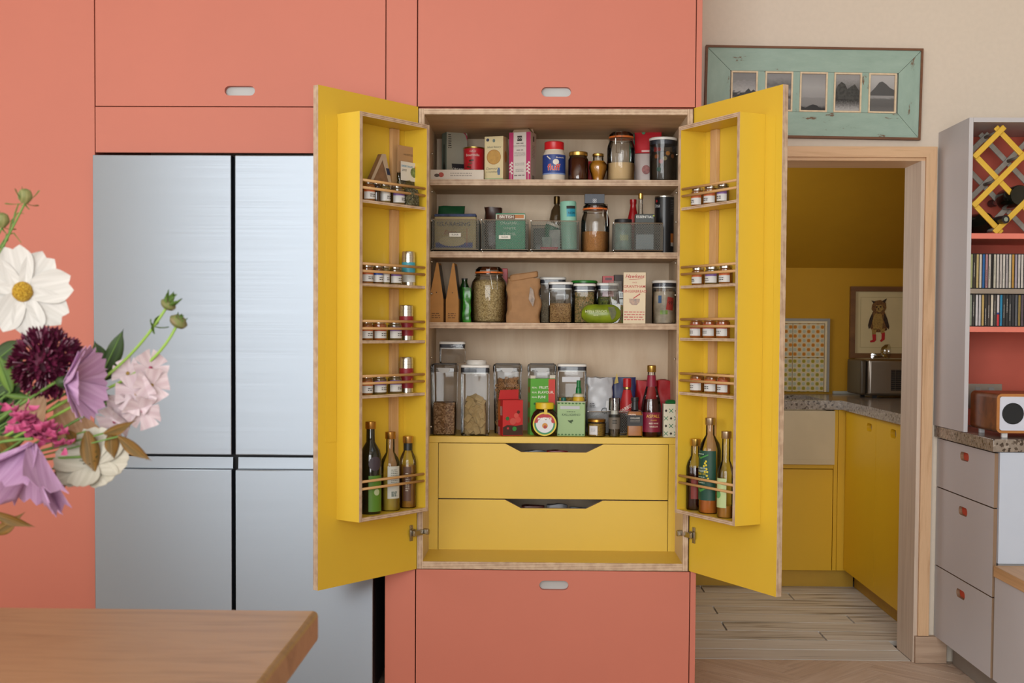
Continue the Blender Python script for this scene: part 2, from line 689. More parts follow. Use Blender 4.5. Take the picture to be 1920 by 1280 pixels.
# ---------------------------------------------------------------- utility room shell
UF = struct(obj('utility_floor', B().box(0.3, 2.15, 0.6, 2.55, -0.05, -0.0202), FLOORBASE))
rows = [0.602 + 0.1515 * i for i in range(11)]
joints = {0: [0.35], 1: [0.4, ], 2: [W(1542, 1191, 0.98).x], 3: [W(1357, 1176, 1.14).x], 4: [W(1593, 1160, 1.29).x], 5: [W(1340, 1145, 1.45).x], 6: [0.45], 7: [W(1481, 1118, 1.76).x], 8: [W(1316, 1106, 1.9).x], 9: [1.2]}
for i in range(10):
    y0, y1 = rows[i] + 0.0045, rows[i + 1] - 0.0045
    cuts = sorted(set([0.39] + [j for j in joints[i]] + [joints[i][0] + 1.25, 2.14]))
    cuts = [c for c in cuts if 0.39 <= c <= 2.14]
    for a, b_ in zip(cuts, cuts[1:]):
        if b_ - a < 0.03:
            continue
        x0, x1 = a + 0.004, b_ - 0.004
        if i == 1:     # the tiles go on past the wall on both sides of the doorway
            for xa, xb in ((0.394, D_X0 - 0.001), (D_X1 + 0.001, 2.136)):
                if a == cuts[0]:
                    obj('plank', B().box(xa, xb, 0.797, y1, -0.02, 0.0), WEATHER, UF)
        if i < 2:      # inside the doorway
            x0, x1 = max(x0, D_X0 + 0.002), min(x1, D_X1 - 0.002)
            if x1 - x0 < 0.03:
                continue
        m_ = WEATHER
        if i == 0:
            m_ = MATS.setdefault('white_threshold', speck_wood('white_weathered_threshold', ('#979086', '#cfc8be', '#ded8ce'), (0.28, 0.42, 0.7), (2, 30, 30)))
        xc = (x0 + x1) / 2
        obj('plank', B().box(x0 - xc, x1 - xc, y0 - (y0 + y1) / 2, y1 - (y0 + y1) / 2, -0.02, 0.0), m_, UF, loc=(xc, (y0 + y1) / 2, 0))
UWALL = paint('#b5860a', 0.75, var=0.02)
struct(obj('wall_utility_back', B().box(0.3, 2.15, 2.55, 2.63, 0, 2.6), UWALL))
struct(obj('wall_utility_right', B().box(2.15, 2.23, 0.78, 2.63, 0, 2.6), UWALL))
struct(obj('wall_utility_left', B().plate(rct(0.78, 2.63, 0, 2.6), [rct(1.1, 1.9, 1.15, 1.85)], 0.3, 0.38, 'yz'), UWALL))
struct(obj('utility_ceiling', B().plate([(2.55, 1.565), (2.55, 1.6), (0.78, 2.5), (0.78, 2.465)], (), 0.38, 2.15, 'yz'), UWALL))

# ================================================================ coral tall run
CAR = 0.024         # carcass starts behind the doors
TOPZ = 2.75


def coral_body(parent, x0, x1, z0, z1, y0=CAR, y1=0.595):
    obj('carcass', B().box(x0, x1, y0, y1, z0, z1), CORAL_D, parent)


def handle_door(parent, x0, x1, z0, z1, hx, hz, hw=0.0, hh=0.031, rec=GREYREC):
    d = obj('door', B().plate(rct(x0, x1, z0, z1), [pill(hx, hz, hw, hh)], 0.0, 0.021, mi_edge=0), CORAL, parent)
    obj('handle_recess', B().plate(pill(hx, hz, hw + 0.02, hh + 0.02), (), 0.0212, 0.0238), rec, d)
    return d


t = thing('tall_cabinet', 'plain coral tall cabinet side panel beside the steel refrigerator', 'cabinet')
obj('panel', B().box(-2.3, -1.4398, 0.0, 0.02, 0.02, TOPZ, 0.0008), CORAL, t)
obj('carcass', B().box(-2.3, -1.44, 0.0215, 0.595, 0.02, TOPZ), CORAL_D, t)

t = thing('upper_cabinet', 'coral upper cabinet with pill cut-out handle above the steel refrigerator', 'cabinet')
coral_body(t, -1.435, -0.494, 1.943, TOPZ)
p0, p1 = W(421, 170, 0), W(478, 170, 0)
handle_door(t, -1.4362, -0.4935, 1.945, TOPZ, (p0.x + p1.x) / 2, p0.z, p1.x - p0.x)
t = tag(obj('cabinet_panel', B().box(-1.4375, -0.4915, 0.001, 0.02, 1.795, 1.942, 0.0006), CORAL), 'narrow coral cover panel directly above the steel refrigerator doors', 'panel')
t = tag(obj('filler_panel', B().box(-0.4905, -0.3915, 0.0, 0.59, 0.02, TOPZ, 0.0006), CORAL), 'narrow upright coral filler between refrigerator and pantry cupboard', 'panel')
t = thing('upper_cabinet', 'coral upper cabinet with pill cut-out handle above the open pantry', 'cabinet')
coral_body(t, -0.386, 0.504, 1.944, TOPZ)
p0, p1 = W(1015, 172, 0), W(1071, 172, 0)
handle_door(t, -0.388, 0.505, 1.946, TOPZ, (p0.x + p1.x) / 2, p0.z, p1.x - p0.x)
t = thing('drawer_unit', 'wide coral bottom drawer with pill cut-out handle below the pantry', 'drawer unit')
coral_body(t, -0.386, 0.504, 0.02, 0.44)
p0, p1 = W(1011, 1097, 0), W(1066, 1097, 0)
d = obj('drawer_front', B().plate(rct(-0.388, 0.505, 0.022, 0.441), [pill((p0.x + p1.x) / 2, p0.z, p1.x - p0.x, 0.031)], 0.0, 0.021), CORAL, t)
obj('handle_recess', B().plate(pill((p0.x + p1.x) / 2, p0.z, p1.x - p0.x + 0.02, 0.051), (), 0.0212, 0.0238), GREYREC, d)
tag(obj('end_panel', B().box(0.508, 0.526, 0.0, 0.594, 0.0, TOPZ, 0.0006), CORAL), 'thin coral end panel closing the tall run beside the doorway', 'panel')

# ================================================================ refrigerator
def steel():
    m, n, l, b = nt('brushed_steel')
    b.inputs['Metallic'].default_value = 1.0
    b.inputs['Base Color'].default_value = lin('#9fa8b2')
    b.inputs['Roughness'].default_value = 0.34
    b.inputs['Anisotropic'].default_value = 0.9
    b.inputs['Anisotropic Rotation'].default_value = 0.25
    tg = n.new('ShaderNodeTangent')
    tg.direction_type = 'UV_MAP'
    l.new(tg.outputs[0], b.inputs['Tangent'])
    nz = n.new('ShaderNodeTexNoise')
    nz.inputs['Scale'].default_value = 1
    nz.inputs['Detail'].default_value = 2
    l.new(coords(n, l, 'Object', (1.5, 1, 420)), nz.inputs['Vector'])
    r = ramp(n, [(0.3, (0.395,) * 3 + (1,)), (0.7, (0.435,) * 3 + (1,))])
    l.new(nz.outputs[0], r.inputs[0])
    l.new(r.outputs[0], b.inputs['Roughness'])
    return m


STEEL = steel()


def add_uv(o):
    me = o.data
    uv = me.uv_layers.new(name='UVMap')
    for lp in me.loops:
        v = me.vertices[lp.vertex_index].co
        uv.data[lp.index].uv = (v.x + 0.37 * v.y, v.z + 0.37 * v.y)
    return o


fr = thing('refrigerator', 'four-door brushed steel refrigerator with recessed handle strips', 'refrigerator', (0, 0, 0))
FY = -0.03
obj('body', B().box(-1.432, -0.528, 0.03, 0.59, 0.03, 1.778), paint('#1b1d20', 0.6), fr)
gapc = 0.0055
for (x0, x1) in ((-1.437, -0.987), (-0.9755, -0.5255)):
    add_uv(obj('upper_door', B().box(x0, x1, FY, 0.028, 0.815, 1.783, 0.003), STEEL, fr))
    add_uv(obj('lower_door', B().box(x0, x1, FY, 0.028, 0.05, 0.7665, 0.003), STEEL, fr))
    hs = 0.03 if x0 < -1.2 else 0.006
    b = B().plate([(-0.014, 0.769), (-0.004, 0.769), (-0.002, 0.806), (-0.012, 0.806)], (), x0 + (hs if x0 < -1.2 else 0.006), x1 - (0.0 if x0 < -1.2 else 0.003), 'yz')
    add_uv(obj('handle_strip', b, STEEL, fr))

# ================================================================ pantry cupboard
PX0, PX1 = -0.385, 0.4995
IX0, IX1 = -0.367, 0.4815
pan = thing('pantry_cupboard', 'open plywood pantry cupboard with yellow double doors, racks and two drawers', 'cupboard')
obj('side_panel', B().box(PX0, IX0, 0.0, 0.585, 0.4435, 1.9395).edges_mi('x', 1), [BIRCH_V, ply('x')], pan)
obj('side_panel', B().box(IX1, PX1, 0.0, 0.585, 0.4435, 1.9395).edges_mi('x', 1), [BIRCH_V, ply('x')], pan)
obj('top_panel', B().box(IX0, IX1, 0.0, 0.585, 1.921, 1.9395).edges_mi('z', 1), [BIRCH, ply('z')], pan)
b = B().box(IX0, IX1, 0.0, 0.585, 0.4435, 0.468).edges_mi('z', 1)
obj('bottom_panel', b, [YELLOW, ply('z')], pan)
obj('back_panel', B().box(IX0, IX1, 0.52, 0.535, 0.468, 1.921), BIRCH_V, pan)
SHA, SHB, SHC, SHD = 1.7405, 1.494, 1.2512, 0.8595
SY0, SY1 = 0.23, 0.52
for z in (SHA, SHB, SHC):
    obj('shelf', B().box(IX0, IX1, SY0, SY1, z - 0.0205, z).edges_mi('z', 1), [BIRCH, ply('z')], pan)
obj('shelf', B().box(IX0, IX1, SY0, SY1, SHD - 0.022, SHD, 0.001), YELLOW, pan)
for (a, b_) in ((IX0, -0.3355), (0.4575, IX1)):
    obj('filler', B().box(a, b_, SY0, SY0 + 0.018, 0.4535, SHD - 0.0225), YELLOW, pan)
for z1, z0 in ((0.8355, 0.6455), (0.6415, 0.452)):
    x0, x1 = -0.3335, 0.4555
    nl, nr = W(947, 900, SY0).x, W(1131, 900, SY0).x
    bl_, br_ = W(977, 900, SY0).x, W(1099, 900, SY0).x
    pts = [(x0, z0), (x1, z0), (x1, z1), (nr, z1), (br_, z1 - 0.029), (bl_, z1 - 0.029), (nl, z1), (x0, z1)]
    d = obj('drawer', B().plate(pts, (), SY0, SY0 + 0.018, mi_edge=1), [YELLOW, ply('y')], pan)
    obj('drawer_box', B().box(x0 + 0.015, x1 - 0.015, SY0 + 0.02, SY0 + 0.032, z0 + 0.01, z1 - 0.06)
        .box(x0 + 0.015, x0 + 0.027, SY0 + 0.033, 0.5, z0 + 0.01, z1 - 0.06).box(x1 - 0.027, x1 - 0.015, SY0 + 0.033, 0.5, z0 + 0.01, z1 - 0.06)
        .box(x0 + 0.028, x1 - 0.028, SY0 + 0.033, 0.5, z0 + 0.01, z0 + 0.02), BIRCH, d)
# shelf support pins seen on the side walls
for z in (1.83, 1.70, 1.60, 1.46, 1.35, 1.13, 0.89):
    for x, s_ in ((IX0, 1), (IX1, -1)):
        obj('shelf_pin', B().lathe([(0.0035, 0), (0.0035, 0.008)], 8).verts(lambda v: (x + s_ * v.z, 0.255 + v.x, z + v.y)), STEELG, pan)

DOOR_W, DZ0, DZ1 = 0.445, 0.4435, 1.944
RK0, RK1, RKD, RZ0, RZ1 = 0.053, 0.367, 0.094, 0.648, 1.869
DOORS = {}
# shelf heights of the door racks
LEFT_T = [W(683, y_, -0.345).z for y_ in (373, 530, 638, 742)]
RIGHT_T = [W(1371, y_, -0.315).z for y_ in (376, 531, 634, 741)]


def hinge_hw(parent, s, z, L):
    h = obj('hinge', B().box(0.022, 0.036, s * 0.0005, s * 0.004, z - 0.026, z + 0.026, 0.001)
            .box(0.016, 0.042, s * 0.004, s * 0.010, z - 0.013, z + 0.013, 0.002), metal('#a8a39a', 0.3), parent)
    obj('hinge_arm', B().box(-0.012, 0.034, s * 0.0102, s * 0.020, z - 0.009, z + 0.009, 0.003).box(-0.026, -0.0124, s * 0.014, s * 0.036, z - 0.008, z + 0.012, 0.004), metal('#b5b0a6', 0.28), parent)


def batten_u(side, hp, u, s):
    nrm = Vector((-u.y * s, u.x * s, 0))
    d = ray(741 if side == 'L' else 1334, 600)
    p0 = hp + nrm * 0.013
    p = EYE + d * ((p0 - EYE).dot(nrm) / d.dot(nrm))
    return (p - hp).dot(u)


def pantry_door(side):
    if side == 'L':
        u, hp, s = Vector((-0.587, -0.81, 0)), Vector((-0.3865, -0.004, 0)), 1
    else:
        u, hp, s = Vector((0.470, -0.883, 0)), Vector((0.503, 0.006, 0)), -1
    u.normalize()
    ang = math.atan2(u.y, u.x)
    # the slab with plywood edges, painted coral outside and yellow inside
    b = B().box(0, DOOR_W, -s * 0.02, 0, DZ0, DZ1)
    b.bm.normal_update()
    for f in b.bm.faces:
        f.material_index = 2 if abs(f.normal.y) < 0.5 else 0
    for f in b.bm.faces:
        if f.material_index == 0 and abs(f.calc_center_median().y) > 0.01:
            f.material_index = 1
    d = obj('door', b, [YELLOW, CORAL, ply('y')], pan, loc=hp, rot=(0, 0, ang))
    th = 0.0125
    e = ply('x')
    for (x0, x1) in ((RK0, RK0 + th), (RK1 - th, RK1)):
        bb = B().box(x0, x1, s * 0.0004, s * RKD, RZ0, RZ1)
        bb.bm.normal_update()
        for f in bb.bm.faces:
            f.material_index = 1 if abs(f.normal.y) > 0.5 else 0
        obj('rack_side', bb, [YELLOW, e], d)
    for (z0, z1) in ((RZ0, RZ0 + th), (RZ1 - th, RZ1)):
        bb = B().box(RK0 + th, RK1 - th, s * 0.0004, s * RKD, z0, z1)
        bb.bm.normal_update()
        for f in bb.bm.faces:
            f.material_index = 1 if abs(f.normal.y) > 0.5 else 0
        obj('rack_end', bb, [YELLOW, ply('z')], d)
    tiers = LEFT_T if side == 'L' else RIGHT_T
    zz = [RZ0 + th] + sorted(tiers) + [RZ1 - th + 0.009]
    bu = batten_u(side, hp, u, s)
    for z0, z1 in zip(zz, zz[1:]):
        obj('batten', B().box(bu - 0.0165, bu + 0.0165, s * 0.0006, s * 0.014, z0 + 0.0005, z1 - 0.0095, 0.001), PINE, d)
    for z in tiers:
        bb = B().box(RK0 + th, RK1 - th, s * 0.0006, s * (RKD - 0.004), z - 0.009, z)
        bb.bm.normal_update()
        for f in bb.bm.faces:
            f.material_index = 1 if abs(f.normal.y) > 0.5 else 0
        obj('rack_shelf', bb, [YELLOW, ply('z')], d)
        for dz in (0.036, 0.058):
            obj('rail', B().tube([(RK0 + th, s * (RKD - 0.007), z + dz), (RK1 - th, s * (RKD - 0.007), z + dz)], 0.0042, 8), DOWEL, d)
    for dz in (0.085, 0.107):
        obj('rail', B().tube([(RK0 + th, s * (RKD - 0.007), RZ0 + th + dz), (RK1 - th, s * (RKD - 0.007), RZ0 + th + dz)], 0.0042, 8), DOWEL, d)
    # painted side plate beyond the rack with its fine seam
    x0 = RK1 + 0.001
    obj('door_lining', B().box(x0, DOOR_W - 0.03, s * 0.0003, s * 0.0012, 0.885, DZ1 - 0.085), YELLOW, d)
    for z in (0.565,):
        hinge_hw(d, s, z, side)
    M = Matrix.Translation(hp) @ Matrix.Rotation(ang, 4, 'Z')
    DOORS[side] = (M, s, ang, tiers, hp, u, Vector((-u.y * s, u.x * s, 0)) if True else None)
    return d


pantry_door('L')
pantry_door('R')


def rack_u(side, px, py, depth):
    """position along a door rack (metres from the hinge) of a picture point, at the given depth from the door face"""
    M, s, ang, tiers, hp, u, nrm = DOORS[side]
    d = ray(px, py)
    p0 = hp + nrm * depth
    k = (p0 - EYE).dot(nrm) / d.dot(nrm)
    p = EYE + d * k
    return (p - hp).dot(u), p.z


def rack_place(side, uu, depth, z):
    M, s, ang, *_ = DOORS[side]
    return M @ Vector((uu, s * depth, z)), ang + (PI if s > 0 else 0.0)
# ================================================================ framed row of photographs on the wall
TEAL = MATS.setdefault('teal', None)


def distressed(name, base, under, scale):
    m, n, l, b = nt(name)
    nz = n.new('ShaderNodeTexNoise')
    nz.inputs['Scale'].default_value = 1
    nz.inputs['Detail'].default_value = 8
    nz.inputs['Roughness'].default_value = 0.65
    l.new(coords(n, l, 'Object', scale), nz.inputs['Vector'])
    r = ramp(n, [(0.345, lin(under)), (0.385, lin(base)), (0.7, lin('#9cb5a8'))])
    l.new(nz.outputs[0], r.inputs[0])
    l.new(r.outputs[0], b.inputs['Base Color'])
    b.inputs['Roughness'].default_value = 0.55
    return m


TEAL = distressed('worn_teal_paint', '#8fa99c', '#6d5138', (9, 9, 26))
TEAL_V = distressed('worn_teal_paint_upright', '#8fa99c', '#6d5138', (26, 9, 9))
RUST = wood('reclaimed_red_brown_wood', '#5c3823', '#7d5232', (3, 20, 20), 0.6, 1.0)
CREAMW = paint('#d8c4a4', 0.6, var=0.08, scale=60)


def photo_mat(kind):
    """black and white landscape print, drawn from heights in the print's own space"""
    m, n, l, b = nt('landscape_print_%d' % kind)
    tc = n.new('ShaderNodeTexCoord')
    sp = n.new('ShaderNodeSeparateXYZ')
    l.new(tc.outputs['Generated'], sp.inputs[0])
    nz = n.new('ShaderNodeTexNoise')
    nz.inputs['Scale'].default_value = (7, 5, 3, 14, 6)[kind]
    nz.inputs['Detail'].default_value = 7
    mp = n.new('ShaderNodeMapping')
    mp.inputs['Location'].default_value = (kind * 3.3, 0, 1)
    mp.inputs['Scale'].default_value = (1, 1, (2.5, 2, 1, 1.5, 4)[kind])
    l.new(tc.outputs['Generated'], mp.inputs[0])
    l.new(mp.outputs[0], nz.inputs['Vector'])
    ad = n.new('ShaderNodeMath')
    ad.operation = 'MULTIPLY_ADD'
    ad.inputs[1].default_value = (0.35, 0.25, 0.12, 0.22, 0.08)[kind]
    l.new(nz.outputs[0], ad.inputs[0])
    l.new(sp.outputs[2], ad.inputs[2])
    g = lambda v: (v, v, v, 1)
    stops = [
        [(0.0, g(.03)), (0.30, g(.05)), (0.42, g(.25)), (0.50, g(.02)), (0.62, g(.04)), (0.68, g(.40)), (1.0, g(.22))],
        [(0.0, g(.10)), (0.25, g(.16)), (0.42, g(.22)), (0.5, g(.05)), (0.62, g(.3)), (0.8, g(.12)), (1.0, g(.25))],
        [(0.0, g(.01)), (0.12, g(.02)), (0.2, g(.22)), (0.4, g(.24)), (0.43, g(.30)), (0.7, g(.36)), (1.0, g(.28))],
        [(0.0, g(.25)), (0.15, g(.4)), (0.3, g(.14)), (0.42, g(.03)), (0.6, g(.09)), (0.75, g(.16)), (1.0, g(.3))],
        [(0.0, g(.16)), (0.2, g(.11)), (0.38, g(.13)), (0.43, g(.30)), (0.46, g(.28)), (0.62, g(.34)), (1.0, g(.45))],
    ][kind]
    r = ramp(n, stops)
    l.new(ad.outputs[0], r.inputs[0])
    l.new(r.outputs[0], b.inputs['Base Color'])
    b.inputs['Roughness'].default_value = 0.25
    return m


pTL, pTR, pBR = W(1322, 85, 0.585), W(1729, 92, 0.585), W(1725, 263, 0.585)
pic_w, pic_h = (pTR - pTL).length, (pTR - pBR).length
pic = thing('photo_frame', 'worn teal painted wooden frame holding five black and white landscape photos', 'picture frame',
            ((pTL.x + pTR.x) / 2, 0.597, (pTL.z + pBR.z) / 2), rot=(0, math.radians(0.85), 0))
w2, h2 = pic_w / 2, pic_h / 2
e_ = 0.008
obj('outer_edge', B().box(-w2, w2, -0.022, -0.001, h2 - e_, h2).box(-w2, w2, -0.022, -0.001, -h2, -h2 + e_)
    .box(-w2, -w2 + e_, -0.022, -0.001, -h2 + e_, h2 - e_).box(w2 - e_, w2, -0.022, -0.001, -h2 + e_, h2 - e_), RUST, pic)
ix, iz = w2 - e_, h2 - e_
ox0, ox1, oz0, oz1 = W(1367, 300, .585).x - pic.location.x, W(1681, 300, .585).x - pic.location.x, -0.071, 0.076
g_ = 0.0009
for nm, pts, mm in (('board', [(-ix, iz), (ix, iz), (ox1, oz1), (ox0, oz1)], TEAL), ('board', [(-ix, -iz), (ix, -iz), (ox1, oz0), (ox0, oz0)], TEAL)):
    sg = 1 if pts[0][1] > 0 else -1
    obj(nm, B().plate([(x, z - sg * 0) for x, z in pts], (), -0.016, -0.004), mm, pic)
for pts in ([(-ix, iz - 2 * g_), (-ix, -iz + 2 * g_), (ox0 - g_, oz0 + g_), (ox0 - g_, oz1 - g_)], [(ix, iz - 2 * g_), (ix, -iz + 2 * g_), (ox1 + g_, oz0 + g_), (ox1 + g_, oz1 - g_)]):
    obj('board', B().plate(pts, (), -0.016, -0.004), TEAL_V, pic)
cell = (ox1 - ox0)
pxs = [(1370, 1420), (1434, 1486), (1499, 1551), (1563, 1615), (1628, 1680)]
prev = ox0
for k, (a, c) in enumerate(pxs):
    x0, x1 = W(a, 175, .585).x - pic.location.x, W(c, 175, .585).x - pic.location.x
    z0, z1 = oz0 + 0.001, oz1 - 0.001
    if x0 - prev > 0.004:
        obj('divider', B().box(prev + 0.0006, x0 - 0.0006, -0.0155, -0.004, z0, z1), TEAL_V, pic)
    prev = x1
    f = 0.006
    ft = obj('slip_frame', B().plate(rct(x0, x1, z0, z1), [rct(x0 + f, x1 - f, z0 + f, z1 - f)], -0.017, -0.006), CREAMW, pic)
    ph = obj('photograph', B().box(x0 + f, x1 - f, -0.0085, -0.006, z0 + f, z1 - f), photo_mat(k), ft)
    pw, pz = (x1 - x0 - 2 * f), (z1 - z0 - 2 * f)
    xc, zb = (x0 + x1) / 2, z0 + f
    if k == 4:
        hill = poly([(-pw / 2, .50 * pz), (-pw * .28, .66 * pz), (-pw * .12, .80 * pz), (0.0, .83 * pz), (pw * .16, .76 * pz), (pw * .32, .66 * pz), (pw / 2, .60 * pz), (pw / 2, .44 * pz), (-pw / 2, .44 * pz)])
        on_front('print_hill', hill, paint('#4c4c4c', .4), ft, xc, zb, -0.0088)
    if k == 2:
        tr_ = poly([(-pw / 2, 0), (pw / 2, 0), (pw / 2, .07 * pz), (pw * .3, .06 * pz), (pw * .18, .14 * pz), (0.0, .17 * pz), (-pw * .15, .13 * pz), (-pw * .3, .07 * pz), (-pw / 2, .12 * pz)])
        on_front('print_trees', tr_, paint('#141414', .4), ft, xc, zb, -0.0088)
    if k == 0:
        rk = poly([(-pw / 2, .22 * pz), (-pw * .1, .30 * pz), (pw * .1, .52 * pz), (pw * .2, .58 * pz), (pw * .3, .5 * pz), (pw * .42, .55 * pz), (pw / 2, .5 * pz), (pw / 2, .25 * pz)])
        on_front('print_rock', rk, paint('#1c1c1e', .4), ft, xc, zb, -0.0088)
    if k == 3:
        tr_ = poly([(-pw / 2, .34 * pz), (pw / 2, .30 * pz), (pw / 2, .55 * pz), (pw * .3, .74 * pz), (pw * .15, .68 * pz), (0, .6 * pz), (-pw * .1, .74 * pz), (-pw * .25, .8 * pz), (-pw * .4, .7 * pz), (-pw / 2, .5 * pz)])
        on_front('print_trees', tr_, paint('#33332f', .5, var=.5, scale=90), ft, xc, zb, -0.0088)

# ================================================================ grey unit on the right: drawers, worktop, tall shelves, bench
def terrazzo(name, base='#847a70'):
    m, n, l, b = nt(name)
    v = n.new('ShaderNodeTexVoronoi')
    v.inputs['Scale'].default_value = 125
    v.inputs['Randomness'].default_value = 1.0
    l.new(coords(n, l), v.inputs['Vector'])
    sp = n.new('ShaderNodeSeparateColor')
    l.new(v.outputs['Color'], sp.inputs[0])
    r = ramp(n, [(0.0, lin('#3f362f')), (0.13, lin('#554a41')), (0.17, lin(base)), (0.8, lin('#93897e')), (0.95, lin('#a39a8f'))])
    l.new(sp.outputs[0], r.inputs[0])
    l.new(r.outputs[0], b.inputs['Base Color'])
    b.inputs['Roughness'].default_value = 0.18
    return m


TERR = terrazzo('speckled_stone')
UX = 1.49
du = thing('drawer_cabinet', 'grey-beige base cabinet with three drawers and red-backed pill handles', 'cabinet')
obj('carcass', B().box(UX + 0.022, 2.4, 0.022, 0.563, 0.1, 0.84), TAUPE, du)
obj('plinth', B().box(UX + 0.06, 2.4, 0.03, 0.56, 0.002, 0.099), paint('#8d857b', .6), du)
obj('end_panel', B().box(UX + 0.013, 2.4, 0.0, 0.02, 0.478, 0.84, 0.0008), WHITEP, du)
zs = [0.838, 0.6565, 0.365, 0.098]
hp_ = [((1800, 846), (1817, 866)), ((1797, 949), (1814, 968)), ((1792, 1103), (1810, 1124))]
REDREC = paint('#d8553a', .5)
for k in range(3):
    z1, z0 = zs[k] - 0.002, zs[k + 1] + 0.002
    a, c = WX(*hp_[k][0], UX), WX(*hp_[k][1], UX)
    yc, zc, hw, hh = (a.y + c.y) / 2, (a.z + c.z) / 2, 0.088, 0.030
    d = obj('drawer', B().plate(rct(0.012, 0.597, z0, z1), [pill(yc, zc, hw, hh)], UX, UX + 0.012, 'yz', mi_edge=1), [TAUPE, paint('#8a6f56', .6)], du)
    obj('handle_recess', B().plate(pill(yc, zc, hw + .02, hh + .02), (), UX + 0.0122, UX + 0.0137, 'yz'), REDREC, d)
wt = tag(obj('stone_worktop', B().box(UX - 0.012, 2.4, -0.006, 0.597, 0.842, 0.883, 0.0015), TERR), 'speckled grey stone worktop on the grey drawer cabinet beside the doorway', 'worktop')

TX0, TX1, TY, TZ0, TZ1 = 1.475, 2.42, 0.27, 0.8845, 1.962
ts = thing('shelf_unit', 'tall grey open shelf unit with coral back standing on the stone worktop', 'shelf unit')
obj('side_panel', B().box(TX0, TX0 + 0.0145, TY, 0.598, TZ0, TZ1, 0.0006), TAUPE, ts)
obj('side_panel', B().box(TX1 - 0.0145, TX1, TY, 0.598, TZ0, TZ1, 0.0006), TAUPE, ts)
obj('top_panel', B().box(TX0 + 0.015, TX1 - 0.015, TY, 0.598, TZ1 - 0.016, TZ1, 0.0006), TAUPE, ts)
obj('back_panel', B().box(TX0 + 0.015, TX1 - 0.015, 0.585, 0.598, TZ0 + 0.001, TZ1 - 0.017), paint('#c25a48', .5), ts)
zA, zB, zC = W(1822, 437, TY).z, W(1822, 541, TY).z, W(1822, 612, TY).z
TI0, TI1 = TX0 + 0.015, TX1 - 0.015
obj('shelf', B().box(TI0, TI1, TY + 0.001, 0.584, zA - 0.0185, zA, 0.0006), paint('#e3806e', .45), ts)
obj('shelf', B().box(TI0, TI1, TY + 0.004, 0.584, zB - 0.0165, zB, 0.0006), paint('#958a7c', .5), ts)
obj('shelf', B().box(TI0, TI1, TY + 0.001, 0.584, zC - 0.0185, zC, 0.0006), paint('#e3806e', .45), ts)

bn = thing('bench', 'low grey bench with thick wooden top in front of the white panel', 'bench')
obj('bench_top', B().box(UX - 0.003, 2.4, -1.0, -0.004, 0.437, 0.473, 0.002), wood('bench_wood', '#b98f63', '#d3aa7c', (20, 2, 20), .45, 1.5), bn)
obj('bench_side', B().box(UX + 0.003, UX + 0.023, -0.98, -0.002, 0.1, 0.4365), TAUPE, bn)
obj('bench_body', B().box(UX + 0.024, 2.38, -0.97, -0.002, 0.05, 0.436), TAUPE, bn)

# ---------------------------------------------------------------- compact discs
CD_A = ['#a4ab7a', '#3a342c', '#b9a874', '#c9c2b8', '#22609e', '#a97f86', '#b9b4ab', '#171717', '#b9b7a8', '#c6c3bd', '#bdb8b4', '#c9c6bf', '#a9a5a6', '#c7c3b4', '#b1893f', '#9b95a3', '#bfbcb8', '#c4c1bd', '#cac7c2', '#b9b5b0', '#7a2f2c', '#c0bcb4', '#b5b1a8']
CD_B = ['#8c9786', '#3b3a38', '#c6c5c8', '#b9b8bd', '#b9a063', '#3e3b39', '#4a4440', '#cfc8b6', '#43403d', '#c8c4c4', '#2187b5', '#34383a', '#2f3336', '#3a3e41', '#33363b', '#5a5f66', '#8d7a42', '#5a4e58', '#b0a58e', '#6b6a68', '#c5c1ba', '#3c3a3a']
cdn = {'#7a2f2c': 'brick red', '#22609e': 'blue', '#2187b5': 'bright blue', '#b1893f': 'ochre', '#b9a063': 'tan', '#a4ab7a': 'pale green', '#171717': 'black', '#a97f86': 'dusty pink', '#b9a874': 'straw coloured', '#8d7a42': 'olive brown', '#8c9786': 'sage grey'}


def cd_label(cols, k, row):
    dark = sum(lin(cols[k])[:3]) < 0.35
    nm = cdn.get(cols[k])
    if nm:
        return '%s spined compact disc standing in the %s row of discs' % (nm, row)
    j = k
    while j >= 0 and cols[j] not in cdn:
        j -= 1
    nth = ('', 'first', 'second', 'third', 'fourth', 'fifth', 'sixth', 'seventh', 'eighth')[k - j]
    return '%s spined compact disc, %s after the %s one from the side panel, %s row' % ('dark' if dark else 'pale', nth, cdn[cols[j]], row)


def cd(x, w, zb, h, h_col, row, k):
    dark = sum(lin(h_col)[:3]) < 0.35
    lab = cd_label(CD_A if row == 'upper' else CD_B, k, row)
    c = thing('compact_disc', lab, 'compact disc', (x + w / 2, TY + 0.012, zb), group='discs in the %s row' % row)
    obj('case', B().box(-w / 2, w / 2, 0.0, 0.142, 0, h, 0.0006, seg=1), paint('#26292c', .2), c)
    s_ = obj('spine', B().box(-w * 0.36, w * 0.36, -0.0006, 0.0001, 0.003, h - 0.003), paint(h_col, .3, var=.08, scale=60), c)
    rnd = random.Random(k * 7 + len(row))
    if rnd.random() < 0.55:
        hh = rnd.uniform(.03, .06)
        mf = bars(1, hh, w * 0.13, 1, k)
        on_front('lettering', mf, paint('#d8d6d0' if dark else '#4a4644', .5), c, 0, h * rnd.uniform(.3, .65), -0.0009, PI / 2)
    if h_col == '#c8c4c4' and row == 'lower':
        on_front('red_patch', rect(w * .7, h * .36), paint('#c8323a', .4), c, 0, h * .2, -0.0009)
        on_front('blue_patch', rect(w * .7, h * .06), paint('#26428e', .4), c, 0, h * .40, -0.0009)


